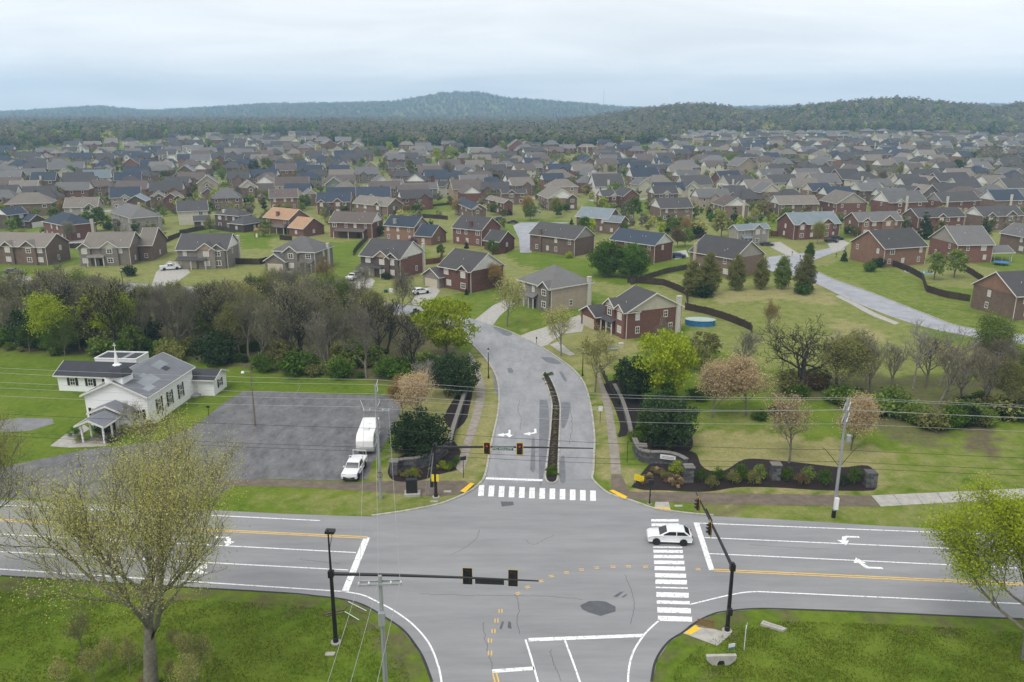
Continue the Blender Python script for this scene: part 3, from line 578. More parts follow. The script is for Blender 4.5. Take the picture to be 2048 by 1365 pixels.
def vol(house, x0, x1, y0, y1, he, ridge, wall, roof, gable=None, pitch=.62, hip=False, z0=0.0, near=False, tr=None, walls=True, wall2=None):
    """one block of a house: walls, roof slabs, gables, eave trim.  ridge 'x' or 'y'"""
    o = .42; tk = .16; wm = WALL[wall][1] if isinstance(wall, str) else wall; rm = ROOF[roof][1] if isinstance(roof, str) else roof
    tr = tr or trim
    span = (y1 - y0) if ridge == 'x' else (x1 - x0); ln = (x1 - x0) if ridge == 'x' else (y1 - y0); rise = span / 2 * pitch
    def P(s, l, z): return (x0 + l, y0 + s, z) if ridge == 'x' else (x0 + s, y0 + l, z)
    if walls:
        mb = MB(); mb.add([P(0, 0, z0 - .4), P(span, 0, z0 - .4), P(span, ln, z0 - .4), P(0, ln, z0 - .4), P(0, 0, z0 + he), P(span, 0, z0 + he), P(span, ln, z0 + he), P(0, ln, z0 + he)],
                          [(0, 1, 5, 4), (1, 2, 6, 5), (2, 3, 7, 6), (3, 0, 4, 7)])
        if not hip and (gable is None or gable == wall):
            for l in (0, ln): mb.add([P(0, l, z0 + he), P(span, l, z0 + he), P(span / 2, l, z0 + he + rise)], [(0, 1, 2)])
        mb.build('wall', wm, house)
    if not hip:
        if gable is not None and gable != wall:
            for l, s in ((0, -1), (ln, 1)):
                d = s * .06; mb = MB()
                mb.add([P(-.03, l, z0 + he - .02), P(span + .03, l, z0 + he - .02), P(span / 2, l, z0 + he + rise), P(-.03, l + d, z0 + he - .02), P(span + .03, l + d, z0 + he - .02), P(span / 2, l + d, z0 + he + rise)],
                       [(0, 1, 2), (3, 4, 5), (0, 1, 4, 3), (1, 2, 5, 4), (2, 0, 3, 5)])
                mb.build('gable', WALL[gable][1] if isinstance(gable, str) else gable, house)
        V = []; zt = z0 + he
        sec = [(-o, zt - o * pitch), (span / 2, zt + rise), (span + o, zt - o * pitch)]
        sec = sec + [(s, z + tk) for s, z in sec[::-1]]
        mb = MB(); n = 6; mb.add([P(s, -o, z) for s, z in sec] + [P(s, ln + o, z) for s, z in sec],
                                 [(0, 1, 4, 5), (1, 2, 3, 4), (6 + 5, 6 + 4, 6 + 1, 6), (6 + 4, 6 + 3, 6 + 2, 6 + 1), (2, 8, 9, 3), (3, 9, 10, 4), (4, 10, 11, 5), (5, 11, 6, 0), (0, 6, 7, 1), (1, 7, 8, 2)])
        mb.build('roof', rm, house)
        tb = MB(); k = .07                                               # rake boards and gutters
        for l, s in ((-o, -1), (ln + o, 1)):
            for a, b_ in ((0, 1), (2, 1)):
                (s0, za), (s1, zb) = sec[a], sec[b_]
                tb.add([P(s0, l, za - .06), P(s1, l, zb - .06), P(s1, l, zb + tk + .03), P(s0, l, za + tk + .03), P(s0, l + s * k, za - .06), P(s1, l + s * k, zb - .06), P(s1, l + s * k, zb + tk + .03), P(s0, l + s * k, za + tk + .03)],
                       [(0, 1, 2, 3), (4, 5, 6, 7), (3, 2, 6, 7), (0, 1, 5, 4)])
        for s0, sg in ((-o, -1), (span + o, 1)):
            za = zt - o * pitch
            tb.add([P(s0, -o, za - .03), P(s0, ln + o, za - .03), P(s0, ln + o, za + tk - .02), P(s0, -o, za + tk - .02), P(s0 + sg * .1, -o, za - .03), P(s0 + sg * .1, ln + o, za - .03), P(s0 + sg * .1, ln + o, za + tk - .02), P(s0 + sg * .1, -o, za + tk - .02)],
                   [(0, 1, 2, 3), (4, 5, 6, 7), (3, 2, 6, 7), (0, 1, 5, 4)])
        tb.build('fascia', tr, house)
    else:
        zt = z0 + he - .05; h2 = span / 2 + o; rz_ = zt + h2 * pitch; e = min(h2, ln / 2 + o - .3)
        c = [P(-o, -o, zt), P(span + o, -o, zt), P(span + o, ln + o, zt), P(-o, ln + o, zt)]
        c2 = [(p[0], p[1], p[2] + tk) for p in c]; r1 = P(span / 2, -o + e, rz_); r2 = P(span / 2, ln + o - e, rz_)
        MB().add(c + c2 + [r1, r2], [(0, 1, 2, 3), (4, 5, 8), (5, 6, 9, 8), (6, 7, 9), (7, 4, 8, 9)]).build('roof', rm, house)
        tb = MB(); q = [P(-o - .05, -o - .05, 0), P(span + o + .05, -o - .05, 0), P(span + o + .05, ln + o + .05, 0), P(-o - .05, ln + o + .05, 0)]
        for i in range(4):
            a, b_ = q[i], q[(i + 1) % 4]; tb.add([(a[0], a[1], zt - .05), (b_[0], b_[1], zt - .05), (b_[0], b_[1], zt + tk + .02), (a[0], a[1], zt + tk + .02)], [(0, 1, 2, 3)])
        tb.build('fascia', tr, house)
    return rise
def dirlen(C, ang, u, z):
    dx, dy = math.cos(ang), math.sin(ang); k = (u - CX) / FPX
    den = dx - k * dy * cp
    return (k * (C[1] * cp + (CAM_H - z) * sp) - C[0]) / den if abs(den) > 1e-6 else 12.0
ZR = {'Z1': (0, 400, 5.851), 'Z2': (340, 400, 5.851), 'Z3': (680, 400, 5.851), 'Z4': (1020, 400, 5.851), 'Z5': (1000, 560, 5.12), 'Y1': (0, 260, 5.851), 'Y2': (350, 240, 5.851),
      'Y3': (700, 260, 5.851), 'Y4': (1050, 260, 5.851), 'Y5': (1350, 240, 5.851), 'Y6': (1700, 240, 5.885), 'Y7': (1350, 380, 5.851), 'Y8': (1700, 380, 5.885), 'P': (0, 0, 1.0)}
HOUSES = []
def zp(reg, x, y): a = ZR[reg]; return a[0] + x / a[2], a[1] + y / a[2]
def house(reg, Cx, Cy, xl, xr, roof='g', wall='br', gable=None, th=None, he=5.6, hip=False, ridge=None, Ry=None, Ly=None, wall2=None, wings=(), bumps=(), chimney=None, pent=None, garage=None, porch=None,
          near=False, wins=True, pitch=.62, label=None, posts=None, seed=None, vents=0):
    """one house from its survey: eave corner nearest the camera plus the pixel columns of the far corners"""
    r = random.Random(seed if seed is not None else len(HOUSES) * 7 + 3)
    uc, vc = zp(reg, Cx, Cy); ul = zp(reg, xl, 0)[0]; ur = zp(reg, xr, 0)[0]
    C = W(uc, vc, he); g0 = float(hgt(*C)); zz = g0 + he
    if Ry is not None:
        B = W(ur, zp(reg, 0, Ry)[1], he); th = math.atan2(B[1] - C[1], B[0] - C[0])
    elif Ly is not None:
        B = W(ul, zp(reg, 0, Ly)[1], he); th = math.atan2(B[1] - C[1], B[0] - C[0]) - math.pi / 2
    elif th is None:
        th = R(10) if abs(ur - uc) >= abs(ul - uc) else R(62)
    else: th = R(th)
    Rr = dirlen(C, th, ur, zz); Ll = dirlen(C, th + math.pi / 2, ul, zz)
    if not 4 < Rr < 27: Rr = 11 if Rr < 4 or Rr > 60 else 27
    if not 4 < Ll < 27: Ll = 11 if Ll < 4 or Ll > 60 else 27
    long_r = Rr >= Ll
    ridge = ridge or ('x' if long_r else 'y')
    h = empty('house', (C[0], C[1], g0), th)
    rise = vol(h, 0, Rr, 0, Ll, he, ridge, wall, roof, gable, pitch, hip, near=near)
    dims = (0, Rr, 0, Ll)
    if wall2:                                          # the face on the right clad differently
        MB().add([(0, -.02, -.3), (Rr, -.02, -.3), (Rr, -.02, he), (0, -.02, he)], [(0, 1, 2, 3)]).build('wall', WALL[wall2][1], h)
    if near or C[1] < 300:                             # downspouts
        MB().box(-.07, -.07, 0, .03, .03, he - .1).build('downspout', trim, h)
        MB().box(Rr - .03, -.09, 0, Rr + .05, -.01, he - .1).build('downspout', trim, h)
        if not hip:
            for k in range(r.randint(1, 3)):
                l = r.uniform(.2, .8); s = r.uniform(.08, .3)
                ll, ss = (Rr, Ll) if ridge == 'x' else (Ll, Rr)
                q = (l * ll, s * ss) if ridge == 'x' else (s * ss, l * ll); zv = he + s * ss * pitch + .15
                MB().lathe([(.06, -.1), (.06, .35)], 6, (q[0], q[1], zv)).build('vent_pipe', trim, h)
    if wins:
        def free(face, t, w):
            for b in bumps:
                if b[0] == face and b[1] - .5 * w < t < b[1] + b[2] + .5 * w: return False
            return True
        for face, S_ in (('r', Rr), ('l', Ll)):
            gab = (ridge == 'y' and face == 'r') or (ridge == 'x' and face == 'l')
            n = max(1, int(S_ / (6.5 if gab else 4.0))); n = min(n, 4 if near else 3)
            for st in ((0, 1) if he > 4 else (0,)):
                for i in range(n):
                    if r.random() < (.45 if gab else .12): continue
                    t = (i + .5 + r.uniform(-.14, .14)) * S_ / n; w = r.choice((1.0, 1.1, 1.7)) if not gab else 1.0
                    if not free(face, t, w): continue
                    if pent and face == pent[0] and st == 0: continue
                    if garage and face == garage[0] and st == 0 and abs(t - garage[1]) < garage[2] / 2 + .7: continue
                    if t < 1 or t > S_ - 1: continue
                    add_window(h, face, t, .9 + st * 2.75, w, 1.5, dims, near, r)
    for b in bumps:                                    # projecting cross gables: face, start, width, gable, eave height
        face, t, w, gb = b[:4]; bh = b[4] if len(b) > 4 else he; pr = b[5] if len(b) > 5 else .5; dep = w * .5 + 1.2
        if face == 'l': d2 = (-pr, dep, t, t + w); vol(h, *d2, bh + .02, 'x', wall, roof, gb, .72, near=near)
        else: d2 = (t, t + w, -pr, dep); vol(h, *d2, bh + .02, 'y', wall, roof, gb, .72, near=near)
        for st in ((0, 1) if bh > 4 else (0,)): add_window(h, face, w / 2, .9 + st * 2.75, min(1.7, w * .5), 1.5, d2, near, r)
    for w in wings:                                    # lower blocks, surveyed the same way
        (wx, wy, wl, wr, whe, wrid, wwall, wgab) = w[:8]; opt = w[8] if len(w) > 8 else {}
        u2, v2 = zp(reg, wx, wy); P2 = W(u2, v2, whe)
        dx, dy = P2[0] - C[0], P2[1] - C[1]; lx = dx * math.cos(th) + dy * math.sin(th); ly = -dx * math.sin(th) + dy * math.cos(th)
        rr = min(max(dirlen(P2, th, zp(reg, wr, 0)[0], g0 + whe), 2.5), 16); l2 = min(max(dirlen(P2, th + math.pi / 2, zp(reg, wl, 0)[0], g0 + whe), 2.5), 16)
        if opt.get('dx'): rr = opt['dx']
        if opt.get('dy'): l2 = opt['dy']
        if opt.get('attach'): lx, ly = Rr - .3, .6
        d2 = (lx, lx + rr, ly, ly + l2)
        if opt.get('open'):
            vol(h, *d2, whe, wrid, wwall, roof, wgab, opt.get('pitch', .25), opt.get('hip', False), near=near, walls=False)
            for q in ((lx + .15, ly + .15), (lx + rr - .15, ly + .15), (lx + .15, ly + l2 - .15)): MB().box(q[0] - .08, q[1] - .08, 0, q[0] + .08, q[1] + .08, whe - .1).build('post', trim, h)
        else:
            vol(h, *d2, whe, wrid, wwall, roof, wgab, opt.get('pitch', pitch), opt.get('hip', False), near=near)
            for face, S_ in (('r', rr), ('l', l2)):
                if opt.get('door') == face:
                    gd = MB(); gw = min(4.8, S_ - .8)
                    for k in range(4): gd.box(-gw / 2, -.05, .55 * k, gw / 2, 0, .55 * k + .53)
                    gd.build('garage_door', opt.get('dm', doorm), h, (lx + S_ / 2, ly - .02, 0) if face == 'r' else (lx - .02, ly + S_ / 2, 0), 0 if face == 'r' else R(-90))
                elif opt.get('win', True): add_window(h, face, S_ / 2, .9, 1.1, 1.4, d2, near, r)
    if pent:                                           # lean-to roof along a face: face, from, to, depth
        f_, a, b_, dp = pent[:4]; col_ = pent[4] if len(pent) > 4 else roof
        z1, z2 = 3.5, 2.75
        V = [(a, 0, z1), (b_, 0, z1), (b_, -dp, z2), (a, -dp, z2)]; V = V + [(x, y, z - .14) for x, y, z in V]
        pm = MB().add(V, [(0, 1, 2, 3), (4, 5, 6, 7), (2, 3, 7, 6), (0, 3, 7, 4), (1, 2, 6, 5)])
        if f_ == 'l': pm.xf(lambda x, y, z: (y, x, z))
        pm.build('porch_roof', ROOF[col_][1], h)
        for q in (a + .2, (a + b_) / 2, b_ - .2):
            pq = (q, -dp + .25) if f_ == 'r' else (-dp + .25, q); MB().box(pq[0] - .09, pq[1] - .09, 0, pq[0] + .09, pq[1] + .09, 2.75).build('post', trim, h)
        dd = (a + (b_ - a) * .28); dq = MB().box(-.5, -.06, 0, .5, 0, 2.1).build('door', darkin, h, (dd, -.02, 0) if f_ == 'r' else (-.02, dd, 0), 0 if f_ == 'r' else R(-90))
    if garage:
        f_, t, gw = garage; gd = MB()
        for k in range(4): gd.box(-gw / 2, -.05, .55 * k, gw / 2, 0, .55 * k + .53)
        gd.build('garage_door', doorm, h, (t, -.03, 0) if f_ == 'r' else (-.03, t, 0), 0 if f_ == 'r' else R(-90))
    if chimney:                                        # face, position along it, colour
        f_, t, cc = chimney[:3]; t = min(max(t, .9), (Rr if f_ == 'r' else Ll) - .9); zt = he + rise * ((.55 if not hip else .3) if (f_ == 'r') == (ridge == 'y') else .5) + .3; cm = MB().box(-.48, -.45, -.3, .48, .12, zt).box(-.55, -.52, zt, .55, .2, zt + .14)
        if len(chimney) > 3: cm = MB().box(-.55, .6, he - .5, .55, 1.5, zt + .3).box(-.62, .53, zt + .3, .62, 1.57, zt + .48)
        cm.build('chimney', chim[cc], h, (t, 0, 0) if f_ == 'r' else (0, t, 0), 0 if f_ == 'r' else R(-90))
    cx_ = C[0] + math.cos(th) * Rr / 2 - math.sin(th) * Ll / 2; cy_ = C[1] + math.sin(th) * Rr / 2 + math.cos(th) * Ll / 2
    HOUSES.append(dict(o=h, x=cx_, y=cy_, rad=math.hypot(Rr, Ll) / 2, wall=WALL[wall][0], roof=ROOF[roof][0], hip=hip, gable=WALL[gable][0] if gable and gable != wall else None, label=label, chim=bool(chimney)))
    return h
NEAR = dict(near=True)
house('Z1', 525, 550, -150, 800, 't', 'br', Ry=488, bumps=(('l', 3.0, 4.6, None), ('l', 10.5, 3.6, None)), label='tan-roofed brown brick house behind the left end of the thicket', **NEAR)
house('Z1', 1505, 548, 980, 1660, 't', 'st', Ly=556, wall2='br', wings=[(1770, 528, 1620, 1940, 4.9, 'y', 'br', None)], bumps=(('l', 3.2, 4.6, 'cs'), ('l', 11, 3.2, None)), pent=('l', 7, 12, 1.6), label='grey-brown stone house with two front gables behind the thicket', **NEAR)
house('Z2', 660, 580, 80, 805, 'd', 'st', 'ws', Ry=505, ridge='y', bumps=(('l', .4, 4.2, None), ('l', 3.2, 5.0, 'ts', 5.7, .9)), chimney=('r', 11, 'w'), pent=('l', 5.6, 14.4, 2.2), garage=('l', 11.5, 4.9), label='dark-roofed house with cream upper wall, tan gable and white garage door', **NEAR)
house('Z3', 700, 690, 240, 990, 'd', 'db', 'ws', Ry=610, ridge='y', wall2='rb', bumps=(('l', .4, 4.0, None), ('l', 3.0, 4.8, 'ts', 5.7, .9)), chimney=('r', 14, 'w'), pent=('l', 5.2, 13, 2.0), garage=('l', 11, 4.6), label='dark brick house with tan front gable and white side gable', **NEAR)
house('Z3', 1530, 838, 1165, 1910, 'd', 'rb', 'ws', Ry=762, ridge='y', wings=[(1160, 905, 995, 1290, 3.0, 'x', 'st', None, {'door': 'l', 'dx': 7, 'dy': 6.2})], bumps=(('l', .6, 3.4, None),), label='red brick house with a big cream gable above the street', **NEAR)
house('Z4', 485, 1042, 105, 955, 'g', 'st', hip=True, Ry=968, wall2='tb', bumps=(('l', .3, 3.6, None),), chimney=('r', 15.2, 'w'), pent=('l', 5, 9, 1.5), label='grey hip-roofed house with tan side wall by the bend', **NEAR)
house('Z5', 1302, 332, 1110, 1862, 'd', 'rb', 'cs', Ry=268, ridge='y', pitch=.5, wings=[(985, 378, 805, 1120, 3.0, 'x', 'rb', None, {'door': 'l', 'dx': 8, 'dy': 6.4, 'win': False})], bumps=(('l', .3, 3.2, 'cs'), ('l', 4.0, 4.0, 'cs', 5.7, .4)), chimney=('r', 17, 'w'), pent=('l', 3.4, 8, 1.6), label='dark red brick house with wide cream gable and garage wing', **NEAR)
house('P', 2034, 592, 1948, 2150, 'd', 'br', 'ob', Ly=568, label='brown brick house cut off by the right edge of the photo', **NEAR)
house('Y8', 415, 690, 20, 905, 'd', 'ob', Ry=658, th=None, label='long orange-brown brick house with a curved dark fence', **NEAR)
house('Y8', 1275, 645, 945, 1690, 'g', 'rb', 'gy', Ry=640, ridge='x', wings=[(1700, 752, 1640, 1915, 2.9, 'x', 'rb', None, {'open': True, 'attach': True, 'dx': 7.5, 'dy': 7.5, 'pitch': .4})], label='red brick house with grey gable and a screened porch', **NEAR)
house('Y7', 690, 805, 180, 1040, 'd', 'br', 'gy', Ly=716, chimney=('l', 13.5, 't'), label='dark-roofed brown house behind the row of columnar trees', **NEAR)
house('Z4', 755, 460, 235, 985, 'd', 'br', 'gy', Ry=415, chimney=('l', 13.6, 'b'), label='brown brick house with patio door facing the grassy yard', **NEAR)
house('Z4', 1145, 220, 780, 1290, 'b', 'br', Ly=190, wings=[(1290, 262, 1240, 1415, 4.8, 'y', 'br', None, {'dx': 6, 'dy': 7})], chimney=('r', 8, 'g'), label='brown brick house with pale blue-grey roof by the cul-de-sac', **NEAR)
house('Z4', 1695, 530, 1180, 1905, 'n', 'rb', 'ws', Ry=490, label='red brick house with navy roof and white gable behind green trees', **NEAR)
house('Z3', 1655, 355, 1320, 1880, 'd', 'rb', Ry=310, wings=[(1862, 488, 1690, 2040, 3.2, 'y', 'rb', None)], chimney=('l', 5.2, 'r', 1), label='red brick house with red chimney and lower wing', **NEAR)
house('Z3', 865, 318, 520, 1030, 'n', 'ob', 'gy', Ry=280, wings=[(1065, 428, 880, 1240, 3.2, 'y', 'ob', None)], chimney=('l', 8.5, 'g', 1), label='orange-brown brick house with navy roof and lower wing', **NEAR)
house('Z3', 370, 273, -120, 500, 'k', 'rb', 'ws', Ry=232, pent=('l', 2, 14, 3.2), label='red brick house with brown roof and long covered back porch', **NEAR)
house('Z2', 1390, 228, 1100, 1625, 'o', 'ob', Ry=195, wings=[(1555, 336, 1390, 1800, 3.2, 'y', 'rb', None)], chimney=('l', 7, 'b', 1), pent=('l', 0, 8, 3, 'k'), label='brick house with an orange-tan roof and lower wing', **NEAR)
house('Z2', 800, 192, 520, 960, 'd', 'db', hip=True, th=60, wings=[(860, 292, 690, 1110, 3.0, 'x', 'db', None, {'hip': True})], chimney=('l', 9, 'w', 1), label='dark brick house with dark hip roofs and white chimney', **NEAR)
house('Z2', 1690, 618, 1215, 1900, 'g', 'st', hip=True, Ry=545, wings=[(1345, 722, 1092, 1480, 3.0, 'x', 'st', None, {'door': 'l', 'dx': 6.5, 'dy': 6.4, 'win': False})], bumps=(('l', 5.2, 4.2, None),), chimney=('r', 8, 'w'), pent=('l', .4, 4.6, 1.6), label='grey hip-roofed stone house with garage wing behind bare trees', **NEAR)
house('P', 356, 423, 326, 415, 'd', 'db', 'cs', th=22, wall2='cs', wings=[(388, 442, 376, 412, 2.8, 'x', 'db', None, {'dx': 6, 'dy': 5})], label='house with dark brick end and cream back wall with sunroom', **NEAR)
house('Z1', 1530, 218, 1262, 1885, 'g', 'gy', hip=True, Ry=190, chimney=('r', 13, 'g'), label='pale grey house with grey hip roof and garden pavilion', **NEAR)
house('Z1', 750, 303, 505, 1100, 'n', 'rb', hip=True, Ry=268, chimney=('r', 13, 'w'), label='dark red brick house with navy hip roof', **NEAR)
house('Z1', 80, 178, -60, 315, 'n', 'db', 'ws', Ry=150, wings=[(342, 246, 300, 530, 3.0, 'y', 'db', None, {'door': 'r', 'dm': trim, 'dx': 6.5, 'dy': 7})], label='dark brick house with white gable and white garage door', **NEAR)
house('Y1', 750, 908, 530, 1130, 't', 'gy', 'ts', th=14, bumps=(('r', 8.0, 4, None),), label='tan-roofed grey house with small front dormer gable', **NEAR)
house('Y1', 1480, 838, 1305, 1700, 'b', 'br', th=14, wings=[(1385, 918, 1155, 1530, 3.4, 'x', 'rb', None)], label='brown brick house with two pale blue-grey roofs', **NEAR)
house('Y8', 105, 370, -60, 610, 'g', 'ob', th=12, bumps=(('r', 1.2, 3.2, None), ('r', 9.5, 5, None)), label='orange-brown brick house with dormer beside yellow-green tree', **NEAR)
house('Y7', 1400, 405, 1200, 1930, 'b', 'rb', th=14, bumps=(('r', 1.4, 3.0, None), ('r', 10.5, 4.8, None)), label='red brick house with pale blue-grey roof and two front gables', **NEAR)
house('Y7', 740, 470, 640, 1100, 'b', 'gy', th=24, bumps=(('r', 6, 4, None),), pent=('r', 1.5, 5.5, 1.6), label='grey stone house with pale blue roof and dark car outside', **NEAR)
house('Y8', 810, 325, 620, 1350, 'd', 'rb', 'br', th=12, bumps=(('r', 8, 3.4, None),), label='dark-roofed red brick house behind a tall dark evergreen', **NEAR)
house('Y8', 1570, 312, 1340, 2048, 'd', 'br', 'ws', th=14, bumps=(('r', 1.2, 3.8, None), ('r', 10, 5, None)), chimney=('l', 9, 't'), label='brown brick house with cream gable and pale front bay', **NEAR)
house('Y8', 2100, 560, 1780, 2400, 'g', 'br', 'ob', th=12, label='brown brick house beyond the trampoline at right edge', **NEAR)
house('Y5', 582, 1008, 440, 860, 'k', 'br', 'ws', th=10, chimney=('r', 8.5, 'w'), label='brown-roofed brick house with white gable and white chimney', **NEAR)
house('Y5', 1220, 988, 1100, 1675, 't', 'br', 'ws', th=8, label='tan-roofed brown brick house above the parked dark car', **NEAR)
house('Y5', 1895, 978, 1700, 2250, 't', 'rb', 'gy', th=8, label='tan-roofed red brick house with grey gable near right', **NEAR)
house('Y4', 1590, 918, 1465, 1960, 'd', 'br', 'ws', th=14, label='dark-roofed brick house with white gable behind round green trees', **NEAR)
house('Y4', 275, 803, 150, 600, 't', 'br', 'ws', th=12, bumps=(('r', 9, 4.5, None),), label='tan-roofed brick house beyond the yellow tree', **NEAR)
house('Y3', 435, 893, 40, 615, 't', 'br', th=52, bumps=(('l', 3.4, 4, None),), label='tan-roofed brick house behind the covered porch house', **NEAR)
house('Y3', 1430, 928, 1112, 1595, 'n', 'br', th=18, bumps=(('r', .8, 2.6, None),), label='brick house with navy roof beside the cul-de-sac fence', **NEAR)
house('Y3', 1800, 855, 1600, 1905, 't', 'rb', th=24, label='red brick house beside orange tree at the cul-de-sac', **NEAR)
house('Y2', 1110, 913, 890, 1430, 'k', 'ob', th=14, chimney=('l', 4, 'b', 1), label='orange-brown brick house with brown roof above the playset', **NEAR)
house('Y2', 1660, 962, 1610, 2048, 'n', 'rb', 'ws', th=8, bumps=(('r', .6, 2.6, None), ('r', 7, 4, None)), pent=('r', 3.4, 7, 1.4), label='red brick house with navy roof and brick front gable', **NEAR)
